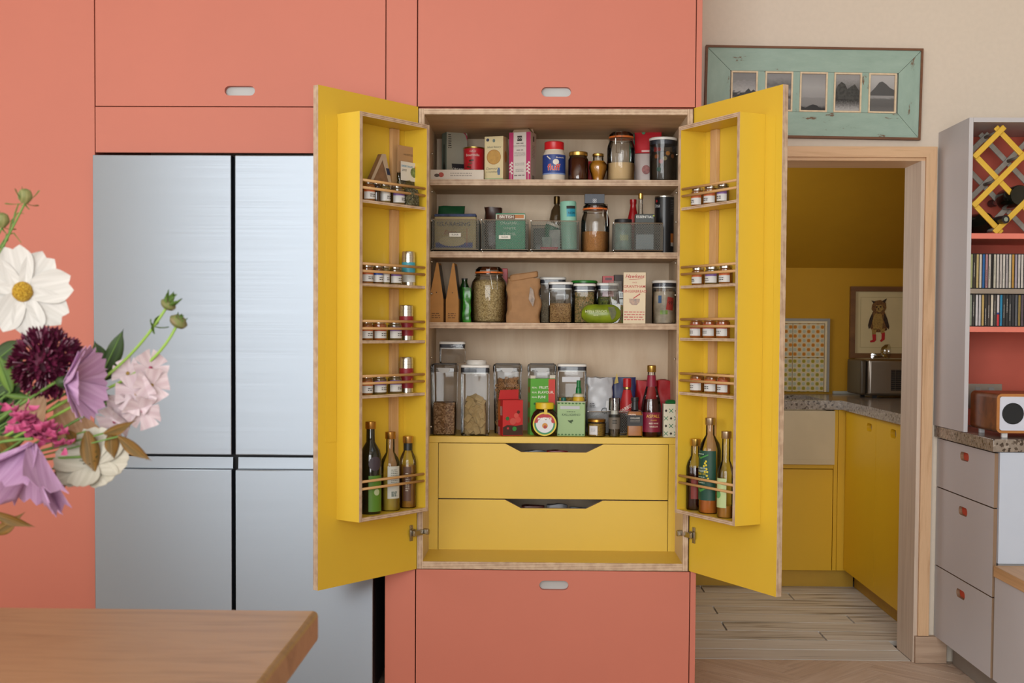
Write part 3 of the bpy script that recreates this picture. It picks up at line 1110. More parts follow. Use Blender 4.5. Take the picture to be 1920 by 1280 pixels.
for row, cols, zb in (('upper', CD_A, zB), ('lower', CD_B, zC)):
    x = TI0 + 0.001
    for k, hc in enumerate(cols):
        w = 0.0098 if hc != '#171717' else 0.0065
        if x > TI0 + 0.40:
            break
        cd(x, w, zb + 0.0004, 0.121 if row == 'upper' else zB - 0.0165 - zC - 0.0015, hc, row, k)
        x += w + 0.0006

# ---------------------------------------------------------------- folding wine rack and bottles
GREYW = wood('grey_painted_wood', '#8a857d', '#a8a39a', (20, 20, 3), .6, 1.0)
rack = thing('wine_rack', 'folding wooden wine rack, yellow front lattice and grey rear lattice', 'wine rack', (0, 0, 0))


def bar(p, q, y, m, w=0.019, ext=0.02, name='slat', th=0.008):
    a, c = Vector((p[0], y, p[1])), Vector((q[0], y, q[1]))
    d = (c - a).normalized()
    a, c = a - d * ext, c + d * ext
    L = (c - a).length
    ang = math.atan2(d.z, d.x)
    o = obj(name, B().box(-L / 2, L / 2, -th / 2, th / 2, -w / 2, w / 2, 0.0025), m, rack, loc=(a + c) / 2, rot=(0, -ang, 0))


yf = TY + 0.02
zr0 = zA
cs = W(1915, 340, yf).x - W(1871, 340, yf).x           # half diagonal across, one cell
zt_, zm_, zb_ = W(1880, 242, yf).z, W(1868, 335, yf).z, W(1870, 428, yf).z
top, mid, bot = W(1880, 246, yf), W(1869, 335, yf), W(1868, 428, yf)
l1, l2 = W(1829, 294, yf), W(1828, 386, yf)
XL = lambda p: (p.x, p.z)
dxh = ((top.x - l1.x) + 0.082) / 2
z_rows = [bot.z + 0.0, (bot.z + mid.z) / 2, mid.z, (mid.z + top.z) / 2, top.z]
xc0 = W(1874, 335, yf).x
cx_ = 0.0815
nodes = {}
for i in range(-1, 9):
    for j in range(5):
        if (i + j) % 2 == 0:
            nodes[(i, j)] = (xc0 + i * cx_, zr0 + 0.018 + j * 0.0835)
x_min = TI0 + 0.024


def lattice(y, m):
    for (i, j) in nodes:
        for di, off in ((1, 0.0), (-1, 0.0085)):
            if (i - di, j - 1) in nodes:
                continue
            e = (i, j)
            while (e[0] + di, e[1] + 1) in nodes:
                e = (e[0] + di, e[1] + 1)
            if e == (i, j):
                continue
            p, q = sorted((nodes[(i, j)], nodes[e]))
            if q[0] < x_min + 0.02 or p[0] > TI1 - 0.06:
                continue
            sl = (q[1] - p[1]) / (q[0] - p[0])
            if p[0] < x_min:
                p = (x_min, p[1] + sl * (x_min - p[0]))
            if q[0] > TI1 - 0.03:
                q = (TI1 - 0.03, p[1] + sl * (TI1 - 0.03 - p[0]))
            bar(p, q, y + off, m)


lattice(yf, paint('#dcb338', .5, var=.05))
lattice(yf + 0.15, GREYW)
for (i, j), (x, z) in nodes.items():
    if x > x_min + 0.02 and x < TI1 - 0.03:
        obj('dowel', B().tube([(x, yf + 0.0135, z), (x, yf + 0.143, z)], 0.006, 8), GREYW, rack)
BOTT = paint('#12160f', .12, spec=.6)
for px, py, yy, sg, lab in ((1886, 411, yf - 0.03, 1, 'dark wine bottle with its foil neck poking out low in the wine rack'),
                            (1914, 366, yf - 0.002, -1, 'dark wine bottle lying base forward in the middle of the wine rack')):
    p = W(px, py, yy)
    t = thing('wine_bottle', lab, 'bottle', p, rot=(0, 0, math.radians(9) if sg > 0 else 0), group='bottles in the wine rack')
    prof = [(0.0135, 0.0), (0.0135, 0.045), (0.0145, 0.09), (0.022, 0.11), (0.036, 0.135), (0.0375, 0.15), (0.0375, 0.27), (0.034, 0.278)]
    f_ = (lambda v: (v.x, v.z + 0.001, v.y)) if sg > 0 else (lambda v: (v.x, 0.279 - v.z, v.y))
    obj('glass_body', B().lathe([(r * 0.98, h) for r, h in prof], 24).verts(f_), BOTT, t)
    obj('foil', B().lathe([(0.0142, -0.0005), (0.0142, 0.05)], 20).verts(f_), paint('#16161c', .35), t)
    if sg > 0:
        on_front('foil_emblem', disc(0.0075, 16), paint('#8d9a8c', .4), t, 0, 0, -0.0011)

# ---------------------------------------------------------------- radio and sockets
rad = thing('radio', 'walnut cased tabletop radio with white front and round black speakers', 'radio', (0, 0, 0))
r0, r1 = W(1869, 738, 0.045), W(1869, 803, 0.045)
rx0, rz1, rz0 = r0.x, r0.z, r1.z
rw = 0.36
RY0, RY1 = 0.045, 0.29
WAL = wood('walnut_veneer', '#5a2d12', '#8b4e22', (3, 20, 20), .3, 1.2)
rz0b = 0.8995


def rbox(x0, x1, z0, z1, r, y0, y1, n=6):
    loop = []
    for cx, cz, a in ((x1 - r, z1 - r, 0), (x0 + r, z1 - r, 90), (x0 + r, z0 + r, 180), (x1 - r, z0 + r, 270)):
        for i in range(n + 1):
            t_ = math.radians(a + 90 * i / n)
            loop.append((cx + r * math.cos(t_), cz + r * math.sin(t_)))
    return B().loft([[(x, y, z) for x, z in loop] for y in (y0, y1)])


obj('case', rbox(rx0, rx0 + rw, rz0b, rz1, 0.016, RY0, RY1), WAL, rad)
obj('case_rim', B().plate([(v.co.x, v.co.z) for v in rbox(rx0, rx0 + rw, rz0b, rz1, 0.016, 0, 1).bm.verts[:28]], [rct(rx0 + .009, rx0 + rw - .009, rz0b + .009, rz1 - .009)], RY0 - 0.004, RY0 - 0.0002),
    wood('walnut_rim', '#a1662f', '#bb8048', (3, 20, 20), .35, 1.0), rad)
obj('front_panel', rbox(rx0 + 0.009, rx0 + rw - 0.009, rz0b + .009, rz1 - .009, 0.008, RY0 - 0.006, RY0 - 0.0003), paint('#cdd3e2', .35), rad)
rzc = (rz0b + rz1) / 2
for xx in (rx0 + 0.051, rx0 + rw - 0.051):
    obj('speaker_grille', B().lathe([(0.035, 0), (0.035, 0.002), (0.033, 0.003)], 36).verts(lambda v: (xx + v.x, RY0 - 0.0062 - v.z, rzc + v.y)), paint('#14181c', .7), rad)
for xx in (rx0 + 0.022, rx0 + rw - 0.03):
    for yy in (RY0 + 0.006, RY1 - 0.03):
        obj('foot', B().box(xx, xx + 0.018, yy, yy + 0.012, 0.8833, rz0b - 0.0002, 0.001), paint('#d6d6d8', .3), rad)
s0 = W(1822, 719, 0.583)
s1 = W(1878, 735, 0.583)
so = thing('wall_socket', 'brushed metal double wall socket behind the radio', 'socket', (0, 0, 0))
obj('plate', B().box(s0.x - .06, s1.x, 0.5795, 0.5845, s1.z - 0.06, s0.z, 0.001), metal('#b9b9b6', .3), so)
for k in range(2):
    obj('switch', B().box(s0.x + .012 + k * .05, s0.x + .03 + k * .05, 0.5765, 0.5792, s0.z - 0.04, s0.z - 0.012, 0.001), paint('#8f8f8d', .4), so)

# ================================================================ utility room furniture
UYEL = paint('#dcae14', .45, var=.02, scale=3)
su = thing('sink_cabinet', 'yellow base cabinet under the stone coloured butler sink', 'cabinet')
FYU = 1.90
obj('door', B().box(0.9, 1.4155, FYU, FYU + 0.02, 0.092, 0.575, 0.0008), UYEL, su)
obj('door', B().box(0.402, 0.897, FYU, FYU + 0.02, 0.092, 0.857, 0.0008), UYEL, su)
obj('rail', B().box(0.9, 1.4175, FYU + 0.001, FYU + 0.02, 0.579, 0.598, 0.0008), UYEL, su)
obj('stile', B().box(1.4185, 1.437, FYU + 0.001, FYU + 0.03, 0.092, 0.86, 0.0008), UYEL, su)
obj('plinth', B().box(0.4, 1.535, FYU + 0.065, FYU + 0.08, 0.001, 0.088), paint('#c39a2a', .5), su)
obj('carcass', B().box(0.9, 1.4365, FYU + 0.031, 2.5, 0.089, 0.597), UYEL, su)
snk = thing('butler_sink', 'stone coloured ceramic butler sink set below the speckled worktop', 'sink')
obj('basin', B().plate(rct(0.902, 1.414, 1.865, 2.4), [rct(0.93, 1.385, 1.895, 2.37)], 0.625, 0.856, 'xy')
    .box(0.902, 1.414, 1.865, 2.4, 0.602, 0.6248), paint('#c3b496', .25, var=.03), snk)
cc = thing('corner_cabinet', 'yellow corner base cabinet with two narrow doors and cut-out handles', 'cabinet')
RXU = 1.47
obj('corner_post', B().box(1.4385, RXU + 0.018, FYU, FYU + 0.02, 0.092, 0.86, 0.0008), UYEL, cc)
ysp = [1.895, WX(1641, 900, RXU).y, 0.99, 0.80]
for k in range(3):
    ya, yb = ysp[k + 1] + 0.0015, ysp[k] - 0.0015
    if k < 2:
        hx, hy = ((1630, 801), (1675, 813))[k]
        hc = WX(hx, hy, RXU)
        d = obj('door', B().plate(rct(ya, yb, 0.1, 0.857), [pill(hc.y, hc.z, 0.085, 0.036)], RXU, RXU + 0.02, 'yz'), UYEL, cc)
        obj('handle_recess', B().plate(pill(hc.y, hc.z, 0.105, 0.056), (), RXU + 0.0203, RXU + 0.0218, 'yz'), paint('#a39a90', .5), d)
    else:
        obj('door', B().box(RXU, RXU + 0.02, ya, yb, 0.1, 0.857), UYEL, cc)
obj('carcass', B().box(RXU + 0.022, 2.1, 0.8, 1.885, 0.1, 0.857), UYEL, cc)
obj('plinth', B().box(RXU + 0.07, RXU + 0.085, 0.80, 1.96, 0.001, 0.0985), paint('#b98f28', .5), cc)
uw = tag(obj('utility_worktop', B().plate([(0.4, 1.875), (1.445, 1.875), (1.445, 0.80), (2.14, 0.80), (2.14, 2.545), (0.4, 2.545)],
         [rct(0.935, 1.38, 1.93, 2.36)], 0.862, 0.905, 'xy'), TERR), 'speckled brown stone worktop turning the corner of the yellow utility room', 'worktop')
tag(obj('splash_strip', B().box(1.56, 2.14, 2.53, 2.549, 0.906, 0.92), paint('#a7aaa2', .4)), 'thin grey upstand strip where the utility worktop meets the yellow wall', 'trim strip')


def tile_mat(h_a, h_b):
    m, n, l, b = nt('patterned_tile_' + h_a[1:])
    tc = n.new('ShaderNodeTexCoord')
    mp = n.new('ShaderNodeMapping')
    mp.inputs['Rotation'].default_value = (0, PI / 4, 0)
    l.new(tc.outputs['Object'], mp.inputs[0])
    sp = n.new('ShaderNodeSeparateXYZ')
    l.new(mp.outputs[0], sp.inputs[0])
    k = 2 * PI / 0.0335

    def cosn(sock):
        a = n.new('ShaderNodeMath')
        a.operation = 'MULTIPLY'
        a.inputs[1].default_value = k
        l.new(sock, a.inputs[0])
        c = n.new('ShaderNodeMath')
        c.operation = 'COSINE'
        l.new(a.outputs[0], c.inputs[0])
        return c.outputs[0]
    mn = n.new('ShaderNodeMath')
    mn.operation = 'ADD'
    l.new(cosn(sp.outputs[0]), mn.inputs[0])
    l.new(cosn(sp.outputs[2]), mn.inputs[1])
    m2 = n.new('ShaderNodeMath')
    m2.operation = 'MULTIPLY_ADD'
    m2.inputs[1].default_value = 0.25
    m2.inputs[2].default_value = 0.5
    l.new(mn.outputs[0], m2.inputs[0])
    r = ramp(n, [(0.2, lin('#a9ac98')), (0.36, lin('#cdbf9f')), (0.62, lin('#cdbb95')), (0.72, lin(h_a)), (0.9, lin(h_b))])
    l.new(m2.outputs[0], r.inputs[0])
    l.new(r.outputs[0], b.inputs['Base Color'])
    b.inputs['Roughness'].default_value = 0.2
    return m


tp = thing('tile_panel', 'framed panel of patterned cream and orange tiles above the sink', 'tile panel')
T_O, T_Y = tile_mat('#c08a35', '#b56f22'), tile_mat('#a99a35', '#94862a')
tzb, tzt = 0.915, 1.282
txr = 1.512
ts_ = 0.166
for r_ in range(2):
    for c_ in range(3):
        x1 = txr - c_ * ts_
        z0 = tzb + r_ * ts_ * 1.08
        hgt = ts_ * 1.08
        obj('tile', B().box(-ts_ / 2 + .001, ts_ / 2 - .001, -0.004, 0.004, -hgt / 2 + .001, hgt / 2 - .001, 0.0012, seg=1), T_O if r_ else T_Y, tp, loc=(x1 - ts_ / 2, 2.54, z0 + hgt / 2))
ztop = tzb + 2 * ts_ * 1.08
x_l = txr - 3 * ts_
obj('inner_trim', B().box(txr + .001, txr + .012, 2.532, 2.548, tzb, ztop + .012).box(x_l, txr + .0008, 2.532, 2.548, ztop + .001, ztop + .012), paint('#d7c49c', .5), tp)
obj('outer_frame', B().box(txr + .0125, txr + .026, 2.53, 2.549, tzb, ztop + .026).box(x_l, txr + .0122, 2.53, 2.549, ztop + .0125, ztop + .026), paint('#8c8880', .45), tp)

# owl picture
of = thing('owl_picture', 'brown framed painting of a brown owl wearing red boots', 'picture', (0, 0, 0))
fx0, fx1, fz0, fz1 = 1.642, 1.99, 1.094, 1.4686
fw = 0.026
BRF = wood('dark_frame_wood', '#5f3c1a', '#7d5428', (3, 20, 20), .5, 1.0)
obj('frame', B().plate(rct(fx0, fx1, fz0, fz1), [rct(fx0 + fw, fx1 - fw, fz0 + fw, fz1 - fw)], 2.522, 2.548), BRF, of)
obj('mount', B().box(fx0 + fw, fx1 - fw, 2.536, 2.547, fz0 + fw, fz1 - fw), paint('#cfbf92', .6), of)
obj('mount_bevel', B().plate(rct(fx0 + .055, fx1 - .055, fz0 + .055, fz1 - .055), [rct(fx0 + .057, fx1 - .057, fz0 + .057, fz1 - .057)], 2.5352, 2.5358), paint('#a8996e', .6), of)
OWL = paint('#6f4b20', .7, var=.5, scale=120)
OWLD = paint('#33200f', .7, var=.4, scale=120)
OWLL = paint('#9a7b3c', .7, var=.25, scale=120)
RED_ = paint('#b3161b', .6)
oc = W(1647, 600, 2.535)


def owl(nm, pts, m, k):
    u = 0.00286
    on_front(nm, poly([((x - 1647) * u, -(y - 600) * u) for x, y in pts]), m, of, oc.x, oc.z, 2.535 - 0.0004 * k)


owl('owl_body', [(1636, 585), (1658, 584), (1664, 600), (1663, 618), (1655, 622), (1638, 622), (1632, 614), (1632, 598)], OWL, 1)
owl('owl_belly', [(1640, 588), (1652, 588), (1656, 602), (1654, 616), (1638, 617), (1636, 602)], OWLL, 2)
owl('owl_wing', [(1636, 586), (1631, 597), (1628, 610), (1630, 617), (1634, 610), (1637, 598)], OWLD, 2)
owl('owl_wing', [(1657, 586), (1663, 597), (1667, 612), (1666, 617), (1660, 610), (1657, 600)], OWLD, 2)
owl('owl_head', [(1635, 572), (1640, 565), (1650, 563), (1660, 568), (1661, 578), (1657, 586), (1647, 588), (1638, 586), (1634, 580)], OWL, 3)
owl('owl_ear', [(1633, 564), (1641, 566), (1638, 570)], OWLD, 4)
owl('owl_ear', [(1653, 565), (1662, 560), (1658, 569)], OWLD, 4)
owl('owl_face', [(1642, 573), (1653, 572), (1656, 580), (1649, 586), (1643, 583)], OWLL, 4)
owl('owl_eye', [(1642, 575), (1645, 574), (1645, 577), (1642, 578)], OWLD, 5)
owl('owl_eye', [(1649, 574), (1652, 574), (1652, 577), (1649, 577)], OWLD, 5)
owl('owl_beak', [(1645, 578), (1648, 578), (1647, 582)], OWLD, 5)
owl('owl_leg', [(1635, 616), (1644, 616), (1642, 627), (1636, 627)], OWLL, 2)
owl('owl_leg', [(1650, 616), (1659, 615), (1658, 624), (1652, 625)], OWLL, 2)
owl('red_boot', [(1636, 626), (1643, 626), (1643, 637), (1640, 640), (1633, 641), (1632, 638), (1637, 636)], RED_, 3)
owl('red_boot', [(1653, 624), (1659, 622), (1659, 635), (1653, 640), (1650, 638), (1653, 634)], RED_, 3)

# countertop appliance with slotted side, and a glass juicer on top
ap = thing('countertop_oven', 'silver countertop appliance with slatted vent on the utility worktop', 'appliance', (0, 0, 0))
aX0, aX1, aY0, aY1, aZ0, aZ1 = 1.628, 1.95, 2.10, 2.40, 0.918, 1.098
obj('case', B().box(aX0, aX1, aY0, aY1, aZ0, aZ1, 0.014, seg=3), metal('#9c958c', .35), ap)
obj('end_cap', B().box(aX0 - .03, aX0 - .0005, aY0 + .03, aY1, aZ0 + .002, aZ1 - .004, 0.01, seg=3), paint('#463a28', .4), ap)
v0, v1 = W(1671, 693, aY0), W(1671, 732, aY0)
obj('vent_panel', B().box(v0.x, aX1 - .03, aY0 - .0012, aY0 - .0002, v1.z, v0.z), paint('#15120f', .6), ap)
for i in range(10):
    z = v1.z + (v0.z - v1.z) * (i + .5) / 10
    obj('vent_slat', B().box(v0.x + .002, aX1 - .032, aY0 - .004, aY0 - .0014, z - .0009, z + .0009), metal('#8a8378', .35), ap)
for i in range(3):
    x = v0.x + .02 + i * .035
    obj('vent_rib', B().box(x - .0008, x + .0008, aY0 - .0052, aY0 - .0041, v1.z, v0.z), metal('#8a8378', .35), ap)
for xx in (aX0 + .03, aX1 - .05):
    for yy in (aY0 + .02, aY1 - .05):
        obj('foot', B().box(xx, xx + .02, yy, yy + .02, 0.9055, aZ0 - .0002), BLACK, ap)
gj = thing('glass_bowl', 'small clear glass bowl tipped on its side on the silver appliance', 'bowl', (1.735, 2.2, 1.0985))
GL = glass('#cfd8cf', .2, .12)
obj('bowl', B().lathe([(0.004, 0), (0.020, 0.004), (0.033, 0.020), (0.036, 0.04)], 24, cap1=False).verts(lambda v: (v.z - 0.02, v.x, v.y + 0.036)), GL, gj)
obj('spout', B().lathe([(0.018, 0), (0.028, 0.02), (0.036, 0.05)], 20, cap0=False, cap1=False).verts(lambda v: (-v.z - 0.012, v.x * .8, v.y * .35 + 0.0135)), GL, gj)

# ================================================================ island worktop in the foreground
isl = thing('kitchen_island', 'foreground kitchen island with a thick pale oak worktop', 'island')
IZ = 0.89
c0 = WZ(598, 1143, IZ)
ITOP = wood('oiled_oak_worktop', '#80603f', '#a07c58', (1.6, 9, 9), .34, 3.0, '#8f6c4b')
IX = c0.x
IY = c0.y
obj('worktop', B().box(-2.6, IX, -5.2, IY, IZ - 0.0375, IZ, 0.006, seg=3), ITOP, isl)
obj('base', B().box(-2.5, IX - 0.28, -5.0, IY - 0.3, 0.0, IZ - 0.038), paint('#8c8a86', .6), isl)
# ================================================================ things on the pantry shelves
KRAFT = paint('#a27a52', .75, var=.08, scale=30, bump=.3)
LIDW = paint('#dcdad4', .3, var=.01)
SEAL = paint('#3a3f4a', .5)
GLS = glass('#f4f6f4', .045, .035)
GLS_G = glass('#e6ebee', .045, .06)
GOLD = metal('#c9a75a', .3)
ORANGE = paint('#d9722f', .5)
WIRE = metal('#c9c9c4', .25)
MESH = paint('#a9aaa5', .4, metal=.6)
RED = paint('#c21f2b', .4)


def fit(pl, pr, pt, y, zb):
    """x of the middle, width and height of a thing whose front stands at depth y"""
    pm = (pt + 600) / 2
    a, c = W(pl, pt, y), W(pr, pt, y)
    return (a.x + c.x) / 2, c.x - a.x, W((pl + pr) / 2, pt, y).z - zb


def crumple(b, amp, freq, seed, zlim=(None, None)):
    off = Vector((seed * 3.1, seed * 1.7, seed * .9))

    def fn(v):
        n_ = noise.noise_vector(v * freq + off)
        k = 1.0
        if v.z < 0.006:
            k = max(0, v.z / 0.006)
        return (v.x + n_.x * amp, v.y + n_.y * amp, v.z + n_.z * amp * k)
    return b.verts(fn)


def pouch(w, d, h, top=0.003, n=14, rows=12, tilt=0.0, pinch=0.7):
    """soft packet: rounded base closing to a flat sealed top edge"""
    b = B()
    secs = []
    for i in range(rows + 1):
        f = i / rows
        z = h * f
        dd = d * (1 - f ** 1.8) + top * f
        ww = w * (1.0 - 0.05 * math.sin(PI * f) * pinch)
        loop = []
        for j in range(n * 2):
            t_ = 2 * PI * j / (n * 2)
            cx, sy = math.cos(t_), math.sin(t_)
            p = 0.55
            loop.append((ww / 2 * math.copysign(abs(cx) ** p, cx) + tilt * z, dd / 2 * math.copysign(abs(sy) ** p, sy), z))
        secs.append(loop)
    return b.loft(secs)


def jar_clip(t, R, H, neck, fill, fillmat, clip_a=0.9, label=None):
    """clip-top preserving jar with orange rubber ring and wire clip"""
    hb = H * 0.80
    prof = [(R * .9, 0), (R, H * .04), (R, hb * .80), (R * .96, hb * .88), (neck, hb), (neck, hb + H * .05)]
    obj('glass_body', B().lathe(prof, 32, cap1=False), GLS, t)
    fp = [(R * .86, 0.003), (R * .955, H * .045)]
    fz = H * fill
    fp += [(min(R * .955, r * .955), h) for r, h in prof[2:] if h < fz] + [(R * .955 if fz < hb * .8 else neck * .97, fz)]
    obj('contents', B().lathe(fp, 28), fillmat, t)
    z = hb + H * .052
    obj('rubber_ring', B().lathe([(neck * .9, z), (neck * 1.07, z), (neck * 1.07, z + .0055), (neck * .9, z + .0055)], 32), ORANGE, t)
    z += .0058
    obj('glass_lid', B().lathe([(neck * 1.03, z), (neck * 1.03, z + H * .04), (neck * .8, z + H * .085), (neck * .3, z + H * .09)], 32), GLS, t)
    zt = z + H * .09
    ca, sa = math.sin(clip_a), -math.cos(clip_a)
    q = lambda rr_, zz, off=0.0: (ca * rr_ - sa * off, sa * rr_ + ca * off, zz)
    o = R * .22
    obj('wire_clip', B().tube([q(neck * 1.1, z - .03, -o), q(neck * 1.16, z - .01, -o), q(neck * 1.12, z + .012, -o), q(neck * .85, zt - .002, -o), q(neck * .85, zt - .002, o), q(neck * 1.12, z + .012, o), q(neck * 1.16, z - .01, o), q(neck * 1.1, z - .03, o)], .0011, 6)
        .tube([q(neck * 1.12, z - .012, -o * .8), q(R * 1.03, z - .06, -o * .7), q(R * 1.04, z - .064, o * .7), q(neck * 1.12, z - .012, o * .8)], .0011, 6)
        .tube([(neck * 1.08 * math.cos(2 * PI * i / 28), neck * 1.08 * math.sin(2 * PI * i / 28), z - .012) for i in range(28)], .0011, 6, closed=True), WIRE, t)


def pop_box(t, w, d, h, fillz, fillmat, round_=False, lid=LIDW, knob=False, r=.012, band=.012):
    """clear storage container with white pop lid, dark seal and lower ring"""
    hl = .009
    zb = h - hl
    mk = (lambda zs, **k: B().lathe([(w / 2 - i_, z) for z, i_ in zs], 32, **k)) if round_ else (lambda zs, **k: B().rr(w, d, r, zs, **k))
    obj('clear_body', mk([(0, .002), (.003, 0), (zb - .001, 0)], cap1=False), GLS_G, t)
    if fillmat is not None:
        obj('contents', crumple(mk([(.003, .004), (fillz * .5, .0035), (fillz, .0045)]), .0006, 90, w * 100), fillmat, t)
    obj('lid', mk([(zb, -.0012), (zb + hl * .7, -.0012), (h, .002)]), lid, t)
    obj('seal', mk([(zb - band - .001, .0025), (zb - .0008, .0025)]), SEAL, t)
    obj('seal_ring', mk([(zb - band - .0055, .002), (zb - band - .0014, .002)]), LIDW, t)
    if knob:
        obj('pour_cap', B().lathe([(w * .36, h + .0003), (w * .37, h + .01), (w * .33, h + .016), (w * .1, h + .0175)], 28, c=(w * .03, 0)), LIDW, t)


def carton(t, w, d, h, front, side=None, top_open=False, flap=None, bev=.0006):
    b = B().box(-w / 2, w / 2, 0, d, 0, h, bev, seg=1)
    b.bm.normal_update()
    for f in b.bm.faces:
        if abs(f.normal.x) > .5:
            f.material_index = 1
    obj('carton', b, [front, side or front], t)
    if top_open:
        fm = flap or paint('#b59a7c', .7)
        obj('flap', B().plate([(-w / 2, 0), (w / 2, 0), (w * .40, .024), (w * .08, .024), (w * .05, .03), (-w * .2, .03), (-w * .24, .022), (-w * .42, .02)], (), 0, .0006)
            .verts(lambda v: (v.x, d * .55 + v.y + v.z * .15, h + .0006 + v.z)), fm, t)
        obj('flap', B().plate([(0, 0), (d, 0), (d * .85, .02), (d * .15, .02)], (), 0, .0006).verts(lambda v: (w / 2 - .001 - v.z * .7, v.x, h + .0006 + v.z * .8)), fm, t)


# ---------------------------------------------------------------- top shelf
Z = SHA + .0004
x, w, h = fit(806, 907, 318, .245, Z)
t = thing('chocolate_box', 'long flat white box with a fig drawing lying on the top shelf', 'box', (x, .245, Z))
obj('carton', B().box(-w / 2, w / 2, 0, .07, 0, h, .0006, seg=1), paint('#cbbfae', .5), t)
FB_TOP, FB_X, FB_W = Z + h, x, w
on_front('lettering', bars(2, w * .4, .0022, .0075, 3), paint('#7d746c', .6), t, w * .08, h * .60, -.0004)
on_front('fig_drawing', disc(.0085, 14, 1.1), paint('#a8412e', .6), t, -w * .29, h * .48, -.0004)
on_front('fig_drawing', disc(.006, 14, 1.5), paint('#4c3a2c', .6), t, -w * .37, h * .42, -.0006)

x, w, h = fit(838, 880, 244, .37, Z)
t = thing('oat_carton', 'opened grey-green oat carton with black bowl print behind the flat white box', 'carton', (x - .004, .375, Z), math.radians(24))
w = .078
carton(t, w, .05, h, paint('#9b9887', .6), paint('#7f8d80', .6))
obj('flap', B().plate([(-w / 2, 0), (w / 2, 0), (w * .42, .016), (w * .1, .012), (-w * .2, .02), (-w * .4, .012)], (), 0, .0006).verts(lambda v: (v.x, .001 + v.y - v.z * .1, h + .0006 + v.z * .9)), paint('#a39c8c', .7), t)
on_front('pink_corner', poly([(-.012, 0), (.002, 0), (.014, -.034), (.014, -.018), (.0, 0)]), paint('#b8324f', .5), t, w / 2 - .0145, h - .001, -.0004)
on_front('lettering', letters('ORGANIC', .011, .01), paint('#d6cfc0', .6), t, .008, .052, -.0012)
bowl = [(-.028, .026), (.028, .026), (.026, .01), (.016, -.008), (.012, -.018), (.026, -.024), (-.026, -.024), (-.012, -.018), (-.016, -.008), (-.026, .01)]
on_front('bowl_print', poly(bowl), BLACK, t, .008, .045, -.0006)
on_front('lettering', bars(7, .012, .003, .0075, 5), INK, t, -w / 2 + .012, h - .018, -.0004)
on_side('spoon_print', poly([(-.004, .09), (-.004, .03), (-.011, .012), (-.011, -.012), (-.004, -.026), (.004, -.026), (.011, -.012), (.011, .012), (.004, .03), (.004, .09)]), paint('#2f332c', .6), t, .025, .05, -w / 2 - .0005, -1)

x, w, h = fit(869, 907, 273, .30, Z)
t = thing('cocoa_tin', 'red round cocoa tin with gold rim on the top shelf', 'tin', (x - .001, .354, Z))
R_ = w / 2 + .002
obj('tin_body', B().lathe([(R_ * .93, 0), (R_ * .93, .002), (R_, h - .006)], 36), RED, t)
obj('gold_rim', B().lathe([(R_ * 1.0, h - .0058), (R_ * 1.03, h - .004), (R_ * 1.03, h - .001), (R_ * .9, h)], 36), GOLD, t)
on_round('lettering', letters('Bournville', .0125, .012), paint('#e3c9bf', .5), t, R_ + .0006, h * .76, -.1)
on_round('lettering', letters('Cadbury', .007, .012, .3), paint('#e3c9bf', .5), t, R_ + .0006, h * .87, -.1)
for k in range(6):
    on_round('chocolate_print', rect(.016, .006), paint(('#5d2f1c', '#7a4630', '#4a2415')[k % 3], .4), t, R_ * .985 + .0012 + .0002 * k, h * (.16 + .09 * k), -.45 + .12 * (k % 3), rot=.4 - .2 * (k % 4))

x, w, h = fit(909, 946, 254, .25, Z)
t = thing('biscuit_box', 'cream biscuit box printed with a round golden biscuit', 'box', (x - .003, .266, Z), math.radians(-16))
CRM = paint('#d6c79a', .55)
carton(t, w, .055, h, CRM, paint('#b99f76', .6))
on_front('biscuit_print', disc(.0255, 28), paint('#a36f33', .6), t, 0, h * .53, -.0004)
on_front('biscuit_print', disc(.0235, 28), paint('#bd9248', .6, var=.1, scale=60), t, .0008, h * .53, -.0006)
on_front('lettering', letters('Island Bakery', .0095, .0, .35), paint('#5a564c', .6), t, 0, h * .755, -.0004)
on_front('flag_print', disc(.0055, 14), paint('#2c3350', .6), t, -w * .33, h * .92, -.0004)
on_front('sheep_print', disc(.006, 12, .8), paint('#6d7a74', .6), t, .0, h * .90, -.0004)
on_front('lettering', letters('Oatmeal', .012, .0, .35), paint('#6d685a', .6), t, -w * .14, h * .27, -.0004)
on_front('lettering', letters('Crumbles', .010, .0, .35), paint('#6d685a', .6), t, -w * .12, h * .195, -.0004)
on_front('figure_print', poly([(-.004, -.012), (.004, -.012), (.005, .004), (.003, .013), (-.003, .013), (-.006, .002)]), paint('#5a6f92', .6), t, w * .27, h * .2, -.0006)
on_front('grass_print', rect(w * .98, .006), paint('#9db184', .6), t, 0, .0045, -.0006)
on_side('biscuit_print', disc(.02, 20, .7), paint('#a06a35', .6), t, .027, h * .55, w / 2 + .0004)

x, w, h = fit(955, 998, 246, .25, Z)
t = thing('pasta_carton', 'opened white carton with magenta stripes and wheat print on the top shelf', 'carton', (x - .003, .268, Z), math.radians(-18))
carton(t, w, .06, h, paint('#cfc8c0', .55), paint('#b7a394', .6), True)
PK = paint('#b0185c', .5)
for sx in (-1, 1):
    on_front('magenta_stripe', rect(w * .2, h * .995), PK, t, sx * w * .395, h / 2, -.0004)
    for k in range(7):
        on_front('wheat_print', disc(.0028, 8, 1.6), paint('#dcd2cc', .6), t, sx * w * .395 + (-1) ** k * .003, h * (.16 + .035 * k), -.0008, (-1) ** k * -.9)
    on_front('wheat_print', rect(.002, h * .36), paint('#dcd2cc', .6), t, sx * w * .395, h * .2, -.0007)
on_front('logo_block', rect(.017, .018), INK, t, -.001, h * .87, -.0004)
on_front('logo_mark', letters('DD', .011), paint('#cfc8c0', .6), t, -.001, h * .87, -.0008)
